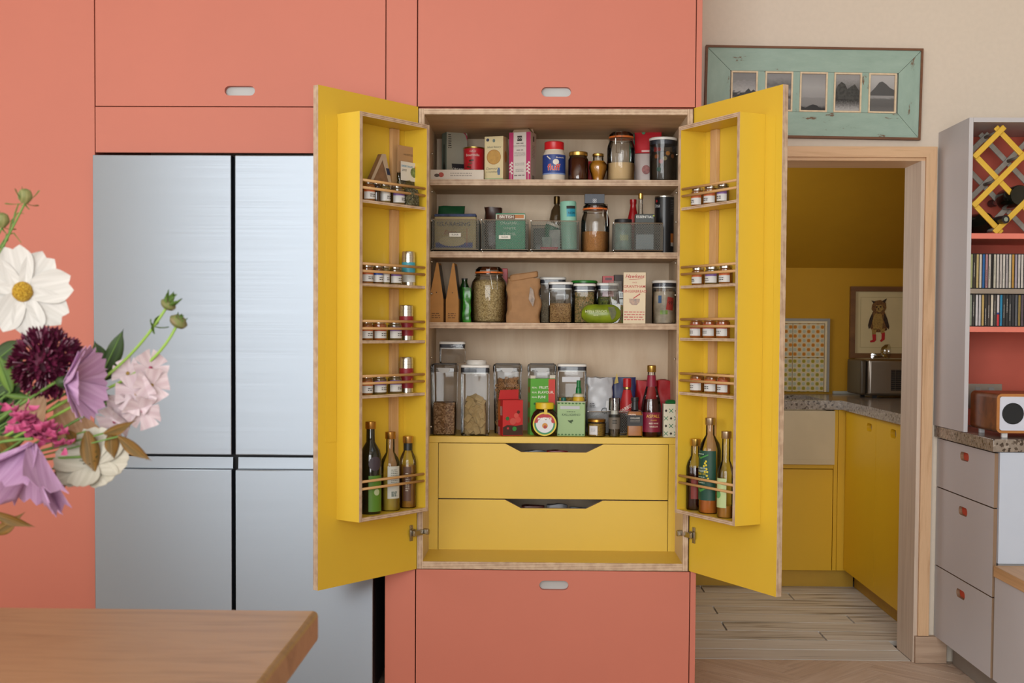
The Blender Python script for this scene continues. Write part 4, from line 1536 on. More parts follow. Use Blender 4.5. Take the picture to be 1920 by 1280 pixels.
for k, (zz, rw, rows_) in enumerate(((.76, .026, 1), (.72, .046, 2), (.62, .024, 1), (.575, .04, 4), (.36, .034, 3), (.23, .03, 3), (.10, .04, 1))):
    on_front('small_print', bars(rows_, rw, .0012 if rows_ > 1 else .003, .0038, k), paint('#6d655f', .6), t, 0, h * zz, -.0004)
on_side('logo_block', rect(.012, .018), INK, t, .03, h * .87, w / 2 + .0004)
on_side('small_print', bars(9, .03, .0014, .005, 4), paint('#5d534b', .6), t, .03, h * .72, w / 2 + .0004)
on_side('barcode', bars(6, .024, .002, .003, 8), INK, t, .03, h * .1, w / 2 + .0004)

x, w, h = fit(1018, 1061, 264, .265, Z)
t = thing('fluff_jar', 'white marshmallow spread jar with red lid and blue label', 'jar', (x, .30, Z))
R_ = w / 2
obj('jar_body', B().lathe([(R_ * .95, 0), (R_, .004), (R_, h * .62), (R_ * .92, h * .72), (R_ * .82, h * .77), (R_ * .82, h * .8)], 36), paint('#ded3c2', .35), t)
obj('lid', B().lathe([(R_ * .84, h * .80), (R_ * .86, h * .81), (R_ * .86, h * .985), (R_ * .8, h)], 36), paint('#d01c26', .35), t)
obj('label', B().lathe([(R_ + .0005, h * .16), (R_ + .0005, h * .66)], 40, a0=-1.6, a1=1.6), paint('#26408c', .45), t)
on_round('label_cloud', disc(.010, 14, 1.1), paint('#e8e4dc', .5), t, R_ + .0009, h * .47, .15)
on_round('label_band', rect(R_ * 3.0, .004), paint('#7f97c9', .5), t, R_ + .0008, h * .18, 0)
on_round('lettering', letters('fluff', .030, .03), paint('#e9dcd0', .5), t, R_ + .0012, h * .33, -.05)
on_round('lettering', letters('fluff', .030, .008), paint('#d8262c', .5), t, R_ + .0016, h * .33, -.05)
on_round('lettering', letters('Marshmallow', .0065, .01, .3), paint('#e8e4dc', .5), t, R_ + .0012, h * .585, .55)
on_round('spoon_print', rect(.018, .004), paint('#dcd8d0', .5), t, R_ + .001, h * .58, -.5, rot=-.7)

t = tag(obj('saucer', B().lathe([(.018, 0), (.020, .001), (.026, .0025), (.025, .003), (.019, .0018)], 28), paint('#d8d2c8', .3), loc=(W(1084, 334, .29).x, .29, Z)), 'tiny white saucer under the dark brown jam jar', 'saucer')
x, w, h = fit(1063, 1101, 284, .27, Z)
t = thing('jam_jar', 'dark brown jam jar with a gold lid beside the marshmallow jar', 'jar', (W(1084, 334, .29).x, .29, Z + .0032))
h -= .003
R_ = w / 2
obj('glass_body', B().lathe([(R_ * .93, 0), (R_, .003), (R_, h * .72), (R_ * .86, h * .82), (R_ * .86, h * .88)], 32, cap1=False), GLS, t)
obj('contents', B().lathe([(R_ * .9, .002), (R_ * .96, .004), (R_ * .96, h * .71), (R_ * .8, h * .79)], 28), liquid('#4a2110', .15), t)
obj('lid', B().lathe([(R_ * .9, h * .86), (R_ * .93, h * .87), (R_ * .93, h * .98), (R_ * .85, h)], 32), GOLD, t)
tag(obj('red_can', B().lathe([(.016, 0), (.018, .003), (.018, .078), (.015, .082)], 24), RED, loc=(W(1107, 310, .38).x, .39, Z)), 'small red can mostly hidden between the jam jar and honey jar', 'can')

x, w, h = fit(1105, 1140, 286, .265, Z)
t = thing('honey_jar', 'heart shaped glass honey jar with a gold lid', 'jar', (x, .295, Z))
R_ = w / 2
hp2 = [(R_ * .62, 0), (R_ * .6, h * .08), (R_ * .72, h * .2), (R_, h * .48), (R_ * .96, h * .62), (R_ * .7, h * .72), (R_ * .56, h * .77), (R_ * .56, h * .9)]
obj('glass_body', B().lathe(hp2, 28, cap1=False), GLS, t)
obj('contents', B().lathe([(r * .95, z + .0015) for r, z in hp2[:6]], 26), liquid('#b27a25', .2), t)
obj('lid', B().lathe([(R_ * .6, h * .9), (R_ * .62, h * .91), (R_ * .62, h * .98), (R_ * .55, h)], 28), GOLD, t)

x, w, h = fit(1140, 1194, 241, .25, Z)
t = thing('preserving_jar', 'clip-top glass jar part filled with pale flour on the top shelf', 'jar', (x, .305, Z))
jar_clip(t, w / 2, h, w / 2 * .82, .36, paint('#cbb083', .8, var=.03), clip_a=-.25)

x, w, h = fit(1196, 1240, 240, .33, Z)
t = thing('red_snack_bag', 'red topped snack pouch behind the jar with a white lid', 'bag', (x - .002, .36, Z), math.radians(-6))
obj('pouch', crumple(pouch(w + .012, .05, h), .0015, 30, 2), paint('#b9aaa4', .4, var=.05), t)
obj('red_top', crumple(pouch(w + .014, .052, h), .0015, 30, 2).verts(lambda v: (v.x, v.y * 1.03 - .0004, v.z if v.z > h * .55 else h * .55)), RED, t)
on_front('lettering', bars(1, .036, .007, .01, 2), paint('#d9a9a4', .5), t, -.004, h * .57, -.024)
on_front('picture_print', disc(.016, 16, .9), paint('#8f4a44', .5, var=.3, scale=80), t, -.006, h * .25, -.0268)
on_front('green_mark', disc(.006, 14), paint('#2d7a4a', .5), t, -.016, h * .93, -.012)
tag(obj('green_packet', crumple(pouch(.03, .02, W(1190, 240, .37).z - Z), .001, 30, 5), paint('#1f8a72', .4), loc=(W(1188, 300, .40).x, .405, Z)), 'slim green packet standing behind the flour jar on the top shelf', 'packet')

x, w, h = fit(1219, 1271, 257, .25, Z)
t = thing('snack_canister', 'round clear canister with white lid full of dark snacks', 'canister', (x, .28, Z))
R_ = w / 2
obj('clear_body', B().lathe([(R_ * .93, 0), (R_ * .95, .003), (R_, h - .010)], 36, cap1=False), GLS_G, t)
obj('contents', crumple(B().lathe([(R_ * .88, .003), (R_ * .9, .006), (R_ * .9, h * .25), (R_ * .9, h * .5), (R_ * .85, h * .66), (R_ * .3, h * .7)], 24), .002, 70, 4), paint('#2c2216', .6, var=.4, scale=50), t)
obj('lid', B().lathe([(R_ * 1.02, h - .0098), (R_ * 1.02, h - .002), (R_ * .95, h)], 36), LIDW, t)
obj('seal', B().lathe([(R_ * .96, h - .024), (R_ * .97, h - .0102)], 36), SEAL, t)
for k, (a, zz, cc_) in enumerate(((.3, .62, '#b5772c'), (.75, .56, '#a8683a'), (-.6, .55, '#8a4a1a'), (.05, .5, '#8f8058'), (-.25, .43, '#8a2a22'), (-.4, .25, '#2a4a3e'))):
    on_round('snack_piece', disc(.0075, 10, 1.1), paint(cc_, .6), t, R_ * .925 + .0004 * k, h * zz, a)

# ---------------------------------------------------------------- second shelf: wire baskets
Z = SHB + .0004


def wire_panel(b, p, q, z0, z1, step, r=.0006):
    """diamond wire mesh between two corners"""
    p, q = Vector(p), Vector(q)
    L = (q - p).length
    u = (q - p).normalized()
    Hh = z1 - z0
    nrm = u.cross(Vector((0, 0, 1)))
    sl = 1.6
    dx = Hh / sl
    k = -dx
    while k < L:
        for sgn in (1, -1):
            a0, a1 = (k, k + dx) if sgn > 0 else (k + dx, k)
            s0, s1 = 0.0, 1.0
            lo, hi = min(a0, a1), max(a0, a1)
            # clip to the panel
            def at(f):
                return a0 + (a1 - a0) * f
            if at(0) < 0:
                s0 = (0 - a0) / (a1 - a0)
            if at(0) > L:
                s0 = (L - a0) / (a1 - a0)
            if at(1) < 0:
                s1 = (0 - a0) / (a1 - a0)
            if at(1) > L:
                s1 = (L - a0) / (a1 - a0)
            if s1 - s0 < .02:
                continue
            A = p + u * at(s0) + Vector((0, 0, z0 + Hh * s0))
            C_ = p + u * at(s1) + Vector((0, 0, z0 + Hh * s1))
            d = (C_ - A).normalized()
            side = d.cross(nrm) * r
            nn = nrm * r * .6
            v = [b.bm.verts.new(A + side), b.bm.verts.new(A - side), b.bm.verts.new(A + nn * 2), b.bm.verts.new(C_ + side), b.bm.verts.new(C_ - side), b.bm.verts.new(C_ + nn * 2)]
            for f in ((0, 1, 4, 3), (1, 2, 5, 4), (2, 0, 3, 5)):
                b.bm.faces.new([v[i] for i in f])
        k += step


def basket(x, w, d, h, y, z, lab, tagtxt=None, tag_x=0.0, tag_z=.5):
    t = thing('wire_basket', lab, 'basket', (x, y, z), group='wire mesh baskets in the pantry')
    x0, x1 = -w / 2, w / 2
    b = B()
    st = .0058
    for p, q in (((x0, 0), (x1, 0)), ((x0, d), (x1, d)), ((x0, 0), (x0, d)), ((x1, 0), (x1, d))):
        wire_panel(b, (p[0], p[1], 0), (q[0], q[1], 0), .008, h, st)
    obj('wire_mesh', b, MESH, t)
    rim = [(x0, 0, h), (x1, 0, h), (x1, d, h), (x0, d, h)]
    obj('rim', B().tube(rim + [rim[0]], .0016, 6), WIRE, t)
    lo = [(a, c, .008) for a, c, _ in rim]
    obj('base_rim', B().tube(lo + [lo[0]], .0014, 6), WIRE, t)
    ft = [(a * .95, c * .96 + d * .02, .0013) for a, c, _ in rim]
    obj('foot_rim', B().tube(ft + [ft[0]], .0012, 6), WIRE, t)
    obj('base_plate', B().box(x0 + .002, x1 - .002, .002, d - .002, .0072, .0082), MESH, t)
    if tagtxt:
        g = obj('tag', B().box(tag_x - .020, tag_x + .020, -.0032, -.0018, h * tag_z - .0065, h * tag_z + .0065), paint('#d6d3c6', .5), t)
        on_front('lettering', letters(tagtxt, .0075, .005), INK, g, tag_x, h * tag_z, -.0036)
    return t


by = .25
x, w, h = fit(810, 897, 411, by, Z)
basket(x, w, .19, h, by, Z, 'wire basket tagged flour holding a bag of self-raising flour', 'FLOUR', 0, .52)
f1x, f1w = x, w
t = thing('flour_bag', 'cream and blue self-raising flour bag in the first flour basket', 'bag', (x - .006, by + .006, Z + .009))
obj('bag', B().box(-.066, .078, 0, .08, 0, h + .001, .004), paint('#a39468', .7, var=.06), t)
on_front('lettering', letters('SELF-RAISING', .0195, .01), paint('#2a2f45', .6), t, 0, h * .77, -.0005)
on_front('blue_panel', rect(.128, .018), paint('#2c3c78', .6), t, .002, .014, -.0004)
on_front('oval_print', disc(.018, 24, 2.6), paint('#b3a57a', .6), t, -.004, .028, -.0008)
on_front('red_line', rect(.0016, .06), paint('#a8332c', .6), t, .046, .042, -.0008)
on_front('lettering', letters('Bero', .022, .01, .3), paint('#8a5a38', .6), t, -.012, h * .52, -.0006)
obj('bag_top', crumple(B().box(-.066, .076, .004, .05, h + .0015, h + .011, .003), .003, 60, 3), paint('#3a4468', .7, var=.5, scale=25), t)
tag(obj('green_bag', crumple(pouch(.095, .06, .062, top=.03), .006, 35, 6), paint('#14502e', .45), loc=(W(846, 395, by + .1).x, by + .136, Z + h - .006)), 'dark green crumpled bag on top of the self-raising flour basket', 'bag')

x, w, h = fit(903, 990, 412, by, Z)
basket(x, w, .19, h, by, Z, 'wire basket tagged flour holding a green flour bag', 'FLOUR', 0, .46)
t = thing('flour_bag', 'green flour bag with white top reading british in the second flour basket', 'bag', (x + .018, by + .006, Z + .009))
obj('bag', B().box(-.05, .053, 0, .08, 0, h + .0145, .004), paint('#3f9a77', .6, var=.05), t)
on_front('white_band', rect(.1, .017), paint('#c9c1b4', .6), t, .0015, h + .002, -.0005)
on_front('orange_patch', rect(.034, .012), paint('#b3743c', .6), t, .03, h + .003, -.0009)
on_front('lettering', letters('BRITISH', .0145, .015), paint('#e8e2d6', .6), t, -.012, h + .001, -.0026)
on_front('brown_band', rect(.062, .015), paint('#6a4a34', .6), t, -.014, h + .0015, -.0018)
for k, s_ in enumerate(('ORGANIC', 'WHITE', 'FLOUR')):
    on_front('lettering', letters(s_, .014, .005), paint('#c9ddcc', .6), t, -.002, h * (.82 - .17 * k), -.0006)
tag(obj('brown_bag', crumple(pouch(.062, .06, h + .042, top=.04), .007, 35, 9), paint('#33180f', .35, var=.3, scale=30), loc=(x - .042, by + .1, Z + .009)), 'dark brown crinkled bag poking out of the second flour basket', 'bag')

x, w, h = fit(996, 1086, 414, by, Z)
basket(x, w, .19, h, by, Z, 'wire basket holding a pale green tub and a tilted green tub')
t = thing('mint_tub', 'pale mint green round tub with blue label in a wire basket', 'tub', (W(1068, 400, by + .05).x, by + .045, Z + .009), rot=(0, math.radians(-2), 0))
hh = W(1068, 377, by + .03).z - Z - .009
obj('tub', B().lathe([(.0225, 0), (.0275, .004), (.0285, hh - .004), (.026, hh)], 32), paint('#8fc7b3', .4), t)
on_round('label', rect(.034, .036), paint('#1e93ab', .45), t, .0292, hh - .036, .35)
on_round('label_top', rect(.034, .010), INK, t, .0296, hh - .022, .35)
on_round('lettering', letters('NON', .012, .01), paint('#1b3a4a', .5), t, .0298, hh - .042, .4)
t = thing('green_tub', 'tilted green tub with white base up in a wire basket', 'tub', (W(1034, 412, by + .06).x - .014, by + .075, Z + .045), rot=(math.radians(4), math.radians(22), 0))
obj('tub', B().lathe([(.024, 0), (.026, .003), (.0265, .052), (.024, .054)], 28), paint('#136b55', .4), t)
obj('white_lid', B().lathe([(.0268, .0542), (.0268, .062), (.024, .064)], 28), paint('#d6d0c6', .4), t)
t = thing('amber_bottle', 'brown glass bottle with dark cap standing behind the green tub', 'bottle', (W(1044, 400, .40).x, .41, Z + .009))
hh = W(1044, 368, .41).z - Z - .009
obj('glass_body', B().lathe([(.024, 0), (.026, .004), (.026, hh * .6), (.020, hh * .75), (.009, hh * .84), (.009, hh * .86)], 28), liquid('#4a3a26', .1), t)
obj('cap', B().lathe([(.0105, hh * .862), (.011, hh * .87), (.011, hh * .99), (.009, hh)], 24), metal('#5c4a2e', .35), t)
for k, (dx, dy, cc_, hgt, ww, lb) in enumerate(((-.055, .03, '#3a4444', .075, .04, 'dark grey packet low in the mint tub basket'), (-.028, .02, '#8fa5a0', .045, .034, 'pale blue-grey packet low in the mint tub basket'), (.0, .03, '#9aa2a0', .07, .04, 'silver foil packet in the mint tub basket'))):
    tag(obj('foil_packet', crumple(pouch(ww, .03, hgt), .002, 45, 20 + k), paint(cc_, .35, var=.2, scale=40), loc=(x + dx, by + dy + .008, Z + .009)), lb, 'packet')
tag(obj('red_packet', B().box(-.03, .03, 0, .012, 0, .010, .002), paint('#a03038', .45), loc=(x - .02, by + .004, Z + .0086)), 'small flat red packet at the bottom of the mint tub basket', 'packet')

x, w, h = fit(1091, 1145, 377, by, Z)
t = thing('preserving_jar', 'clip-top glass jar half full of brown sugar with a small box on its lid', 'jar', (x, by + .055, Z))
jar_clip(t, w / 2, h, w / 2 * .84, .42, grain('#a3703a', '#b07c42', '#94642f', 500, .3), clip_a=.75)
jar_top = Z + h * .80 + h * .052 + .0058 + h * .09
x2, w2_, h2_ = fit(1097, 1134, 363, by + .02, jar_top)
t = thing('small_box', 'small slate blue box with a white double-ring mark on the sugar jar', 'box', (x2, by + .035, jar_top + .0006))
obj('carton', B().box(-w2_ / 2, w2_ / 2, 0, .04, 0, max(.018, h2_), .0006, seg=1), paint('#464d58', .5), t)
for k in range(4):
    on_front('logo_ring', (lambda o_, i_: (o_[0] + i_[0], [(a_, (a_ + 1) % 14, (a_ + 1) % 14 + 14, a_ + 14) for a_ in range(14)]))(disc(.0034, 14), disc(.0021, 14)), paint('#c9ccd0', .5), t, (-.0032 if k % 2 else .0032), .009 + (.0033 if k < 2 else -.0033), -.0005)

x, w, h = fit(1151, 1243, 418, by, Z)
basket(x, w, .09, h, by, Z, 'wire basket holding a jar with black lid and a grey packet')
t = thing('small_jar', 'small jar with black lid and pale label in a wire basket', 'jar', (x - .05, by + .036, Z + .009))
hh = W(1170, 411, by + .03).z - Z - .009
obj('jar_body', B().lathe([(.028, 0), (.030, .003), (.030, hh * .78), (.026, hh * .86)], 30), paint('#7f9a92', .3, var=.2, scale=40), t)
obj('lid', B().lathe([(.029, hh * .865), (.030, hh * .87), (.030, hh * .99), (.028, hh)], 30), BLACK, t)
on_round('label', rect(.03, .02), paint('#a9b58f', .5), t, .0308, hh * .4, .1)
t = thing('grey_packet', 'dark grey packet reading essential standing in a wire basket', 'packet', (x + .024, by + .02, Z + .009))
hh = W(1207, 401, by + .02).z - Z - .009
obj('packet', B().box(-.033, .033, 0, .04, 0, hh, .002), paint('#3c4444', .5), t)
on_front('lettering', letters('ESSENTIAL', .0125, .015), paint('#d6d8d4', .5), t, -.001, hh - .0105, -.0005)
on_front('green_dot', disc(.003, 10), paint('#9aa83a', .5), t, .030, hh - .006, -.0006)
on_front('lower_panel', rect(.06, .05), paint('#8c9ba0', .5), t, 0, .03, -.0005)
t = thing('red_bottle', 'red long-necked bottle standing behind the black lidded jar', 'bottle', (W(1187, 400, .40).x, .40, Z))
hh = W(1187, 374, .40).z - Z
obj('bottle', B().lathe([(.022, 0), (.024, .003), (.024, hh * .55), (.012, hh * .82), (.010, hh * .9), (.012, hh * .93), (.012, hh)], 26), paint('#9c1018', .25), t)
t = thing('glass_bottle', 'clear bottle with gold cap standing behind the grey packet', 'bottle', (W(1201, 400, .32).x, .318, Z + .009))
hh = W(1201, 362, .318).z - Z - .009
obj('glass_body', B().lathe([(.014, 0), (.0155, .003), (.0155, hh * .5), (.008, hh * .68), (.007, hh * .9)], 24, cap1=False), GLS, t)
obj('contents', B().lathe([(.0135, .002), (.0145, .004), (.0145, hh * .38)], 22), liquid('#8a7a50'), t)
obj('cap', B().lathe([(.0085, hh * .9), (.009, hh * .91), (.009, hh * .99), (.007, hh)], 22), GOLD, t)
x, w, h = fit(1229, 1267, 366, .352, Z)
t = thing('black_tin', 'tall black round tin with silver rim at the end of the second shelf', 'tin', (x + .001, .39, Z))
R_ = w / 2
obj('tin_body', B().lathe([(R_, 0), (R_, h - .005)], 36), paint('#17181b', .3), t)
obj('silver_rim', B().lathe([(R_ * 1.015, h - .0048), (R_ * 1.015, h - .001), (R_ * .95, h)], 36), STEELG, t)
on_round('lettering', letters('lina', .019, .004, .2), paint('#cfcfcf', .5), t, R_ + .0005, h * .83, -.95)
on_round('red_mark', disc(.0045, 12), paint('#b3202a', .5), t, R_ + .0005, h * .91, -1.0)
on_round('orange_patch', rect(.014, .034), paint('#9a5a22', .5), t, R_ + .0005, h * .28, .75)
on_round('barcode', bars(6, .012, .0015, .0022, 5), paint('#cfc8bd', .5), t, R_ + .0008, h * .2, .75)
on_round('small_print', bars(9, .016, .0012, .006, 6), paint('#6b6d70', .5), t, R_ + .0005, h * .92, .75)
# ---------------------------------------------------------------- third shelf
Z = SHC + .0004
KR2 = paint('#b07c3e', .7, var=.06, scale=25)
for k, (pl, pr, pt, lab) in enumerate(((803, 830, 492, 'tall tapered kraft pouch at the end wall of the third shelf'), (835, 859, 493, 'tall tapered kraft pouch beside the green bottle'))):
    x, w, h = fit(pl, pr, pt, .26, Z)
    t = thing('kraft_pouch', lab, 'pouch', (x + (.002 if k else .003), .262, Z), math.radians(-3), group='kraft pouches on the third shelf')
    d = .085
    b = B()
    b.loft([[(-w / 2, 0, 0), (w / 2, 0, 0), (w / 2, d, 0), (-w / 2, d, 0)], [(-w / 2, 0, h * .38), (w / 2, 0, h * .38), (w / 2, d, h * .38), (-w / 2, d, h * .38)],
            [(.0, .002, h * .995), (.006, .002, h), (.006, d - .002, h), (.0, d - .002, h * .995)]], smooth=False)
    obj('pouch', b, KR2, t)
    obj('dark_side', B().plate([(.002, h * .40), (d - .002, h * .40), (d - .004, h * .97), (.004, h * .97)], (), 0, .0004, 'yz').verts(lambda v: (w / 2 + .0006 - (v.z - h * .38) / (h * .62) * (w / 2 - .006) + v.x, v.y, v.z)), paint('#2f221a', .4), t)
    on_front('hole', disc(.0018, 10), INK, t, .001, h * .5, -.0005)
    on_front('grain_print', bars(3, w * .6, .003, .007, k), paint('#6d4824', .7), t, -.001, h * .14, -.0005)
x, w, h = fit(859, 880, 521, .30, Z)
t = thing('green_bottle', 'dark green glass bottle with clip top beside the big grain jar', 'bottle', (x + .001, .335, Z))
obj('glass_body', B().lathe([(.017, 0), (.021, .003), (.021, h * .6), (.018, h * .78), (.010, h * .9), (.010, h * .97)], 24), paint('#12330f', .08, spec=.7, var=.2), t)
obj('stopper', B().lathe([(.011, h * .971), (.011, h)], 20), paint('#3a3632', .4), t)
tag(obj('foil_bag', crumple(pouch(.03, .02, h * .78), .003, 60, 8), paint('#2f7a22', .2, var=.5, scale=60), loc=(W(873, 570, .285).x + .004, .285, Z)), 'shiny green foil bag between the green bottle and the big grain jar', 'bag')
x, w, h = fit(882, 950, 495, .255, Z)
t = thing('preserving_jar', 'large clip-top glass jar full of pale grain on the third shelf', 'jar', (x, .255 + w / 2, Z))
jar_clip(t, w / 2, h, w / 2 * .74, .74, grain('#8a7448', '#b49c68', '#c9b483', 330, .7), clip_a=.35)
t = thing('kraft_bag', 'crumpled brown kraft paper bag with rolled top and cellophane window', 'bag', (0, .25, Z))
x, w, h = fit(950, 1014, 508, .265, Z)
t.location.x = x
w *= .98
secs = []
for i in range(13):
    f = i / 12
    z = h * .86 * f
    ww = w * (1.0 + .03 * math.sin(f * 6) - (.06 if f > .85 else 0))
    dd = .075 * (1 - .62 * f ** 1.5)
    loop = []
    for j in range(28):
        a_ = 2 * PI * j / 28
        cx, sy = math.cos(a_), math.sin(a_)
        loop.append((ww / 2 * math.copysign(abs(cx) ** .5, cx), .04 + dd / 2 * math.copysign(abs(sy) ** .5, sy), z))
    secs.append(loop)
obj('bag_body', crumple(B().loft(secs), .008, 30, 3), KRAFT, t, sharp=25)
obj('rolled_top', crumple(B().rr(w * .86, .036, .012, [(h * .845, .002), (h * .86, 0), (h * .95, 0), (h * .97, .004)], c=(0, .04)), .003, 40, 5).verts(lambda v: (v.x, v.y, v.z + (v.x / w) * h * .10)), KRAFT, t)
obj('cellophane', B().plate([(-.003, .045), (.012, .02), (.018, .046), (.012, .078), (.002, .088)], (), -.0004, 0).verts(lambda v: (v.x + w * .18, v.y - .002, v.z + h * .2)), paint('#8a7868', .45, var=.4, scale=60), t)
tag(obj('red_packet', B().box(-.011, .011, 0, .02, 0, W(946, 503, .41).z - Z, .002), RED, loc=(W(946, 515, .41).x, .41, Z)), 'slim red packet standing behind the big grain jar', 'packet')
GR1 = grain('#7d5a33', '#a8814e', '#c2a06a', 420, .7)
GR2 = grain('#5d5a2e', '#8a7a44', '#b08a58', 300, .7)
OLIVE = grain('#3c4418', '#5d6a24', '#7d7a34', 200, .6)
for (pl, pr, pt, y, fz, fm, lab, lid) in ((1012, 1061, 519, .375, .5, grain('#8a7a60', '#a8967a', '#c2b294', 420, .7), 'tall clear container of pale seeds with white lid behind the brown grain one', LIDW),
                                      (1029, 1074, 528, .27, .48, GR1, 'clear container half full of brown grain with white lid', LIDW),
                                      (1076, 1117, 531, .275, .78, GR2, 'clear container of mixed brown and green lentils with white lid', LIDW),
                                      (1072, 1121, 525, .385, .6, GR2, 'clear container with a green lid behind the lentil container', paint('#2f8a2f', .35)),
                                      (1120, 1160, 530, .33, .66, OLIVE, 'clear container of dark green leaves with white lid behind the green packet', LIDW)):
    x, w, h = fit(pl, pr, pt, y, Z)
    t = thing('storage_container', lab, 'container', (x, y + w / 2, Z))
    pop_box(t, w, w, h, h * fz, fm, lid=lid, round_=(lid is not LIDW), r=.014)
x, w, h = fit(1226, 1274, 525, .25, Z)
t = thing('storage_container', 'clear round container of mixed packets with white lid at the shelf end', 'container', (x - .002, .25 + w / 2, Z))
pop_box(t, w, w, h, h * .74, paint('#b3a58f', .5, var=.35, scale=22), round_=True)
on_round('red_packet', poly([(-.014, -.02), (.012, -.024), (.016, .02), (-.008, .024)]), paint('#c23a34', .4), t, w / 2 - .0022, h * .46, .35)
on_round('lettering', letters('99', .017, .01), paint('#5d1f1f', .5), t, w / 2 - .0018, h * .47, .4)
on_round('green_packet', rect(.026, .014), paint('#7fa03a', .4, var=.3, scale=70), t, w / 2 - .002, h * .26, -.15)
on_round('blue_packet', rect(.012, .026), paint('#2a5a8a', .4), t, w / 2 - .0021, h * .56, -.5)
x, w, h = fit(1130, 1151, 517, .41, Z)
t = thing('pink_box', 'small coral pink box standing behind the containers on the third shelf', 'box', (x, .41, Z))
obj('carton', B().box(-w / 2, w / 2, 0, .04, 0, h, .0006, seg=1), paint('#c4585a', .5), t)
on_front('label', rect(w * .6, .009), paint('#6a4a50', .5), t, .001, h - .011, -.0005)
x, w, h = fit(1152, 1172, 515, .40, Z)
tag(obj('dark_box', B().box(-w / 2 - .002, w / 2 + .012, 0, .05, 0, h, .001), paint('#3a2c20', .5), loc=(x + .002, .405, Z)), 'dark brown box standing behind the gingerbread box', 'box')
x, w, h = fit(1139, 1176, 527, .30, Z)
t = thing('clear_bag', 'clear plastic bag of nuts with a white printed label beside the gingerbread box', 'bag', (x + .004, .305, Z))
obj('film', crumple(pouch(w, .035, h), .002, 35, 12), glass('#dcdcd2', .07, .06), t)
obj('contents', crumple(pouch(w * .86, .028, h * .45, top=.02), .003, 60, 13), grain('#6a4a26', '#9a7a34', '#5a6a28', 120, .8), t)
on_front('label', poly([(-.012, .024), (.014, .02), (.014, -.026), (-.007, -.024)]), paint('#b9c2c4', .5), t, .012, h * .60, -.0135)
on_front('label_bar', rect(.02, .004), INK, t, .013, h * .585, -.0139)
on_front('lettering', bars(3, .018, .002, .0045, 3), paint('#4a5055', .5), t, .013, h * .70, -.0139)
p = W(1128, 588, .245)
t = thing('green_packet', 'bright green packet lying on its side at the front of the third shelf', 'packet', (p.x - .002, .262, Z))
L2, RR_ = (W(1165, 588, .25).x - W(1092, 588, .25).x) / 2, (W(1128, 570, .25).z - Z) / 2
b = B()
secs = []
for i in range(15):
    f = i / 14
    k = (1 - abs(2 * f - 1) ** 5) ** .5 if 0 < f < 1 else .35
    k = max(k, .35)
    secs.append([(-L2 + 2 * L2 * f, RR_ * .85 * k * math.cos(2 * PI * j / 24), RR_ + RR_ * k * math.sin(2 * PI * j / 24)) for j in range(24)])
obj('packet', crumple(b.loft(secs), .0018, 40, 4), paint('#7c8f1e', .3, var=.18, scale=25), t)
on_front('clear_window', poly([(-.012, .022), (.010, .024), (.017, .004), (.012, -.014), (.002, -.022), (-.004, -.006)]), paint('#4c4f1c', .5, var=.5, scale=60), t, L2 * .52, RR_ * 1.0, -RR_ * .85 - .003)
on_front('lettering', letters('DOVES FARM', .0125, .012), paint('#d3dbaa', .5), t, -L2 * .28, RR_ * 1.25, -RR_ * .85 - .0035, PI)
on_front('lettering', bars(1, .016, .002, .004, 2), paint('#d3dbaa', .5), t, -L2 * .28, RR_ * .8, -RR_ * .85 - .0035)

x, w, h = fit(1170, 1212, 510, .248, Z)
t = thing('gingerbread_box', 'cream gingerbread box with red lettering and a mixing bowl window', 'box', (x - .001, .258, Z), math.radians(-4))
carton(t, w, .06, h, paint('#dccbac', .55), paint('#b0895c', .6))
RI = paint('#b8393a', .6)
on_front('lettering', letters('Hawkens', .0175, .01, .35), RI, t, 0, h * .92, -.0005)
on_front('swash', rect(w * .6, .0012), RI, t, .004, h * .865, -.0005, .05)
on_front('lettering', letters('GRANTHAM', .0135, .004), RI, t, 0, h * .72, -.0005)
on_front('lettering', letters('GINGERBREAD', .0125, .004), RI, t, 0, h * .625, -.0005)
on_front('bowl_window', poly([(-.019, .004), (.019, .004), (.017, -.008), (.008, -.018), (-.008, -.018), (-.017, -.008)]), paint('#8a6238', .3, var=.5, scale=80), t, 0, h * .46, -.0005)
on_front('spoon_print', rect(.028, .0032), RI, t, .008, h * .535, -.0006, .6)
on_front('lettering', letters('SINCE', .006), RI, t, 0, h * .80, -.0005)
for k in range(4):
    on_front('small_print', bars(1, w * .9, .0032, .005, k), paint('#c4605c', .6), t, 0, h * (.215 - .05 * k), -.0005)
on_side('small_print', bars(10, .045, .0012, .012, 7), paint('#5a4028', .6), t, .03, h * .9, w / 2 + .0004)

# ---------------------------------------------------------------- shelf above the drawers
Z = SHD + .0004
CEREAL = grain('#7a5433', '#a87f56', '#c7a278', 230, 1.0)
GREYLID = glass('#c6c9cc', .06, .14)


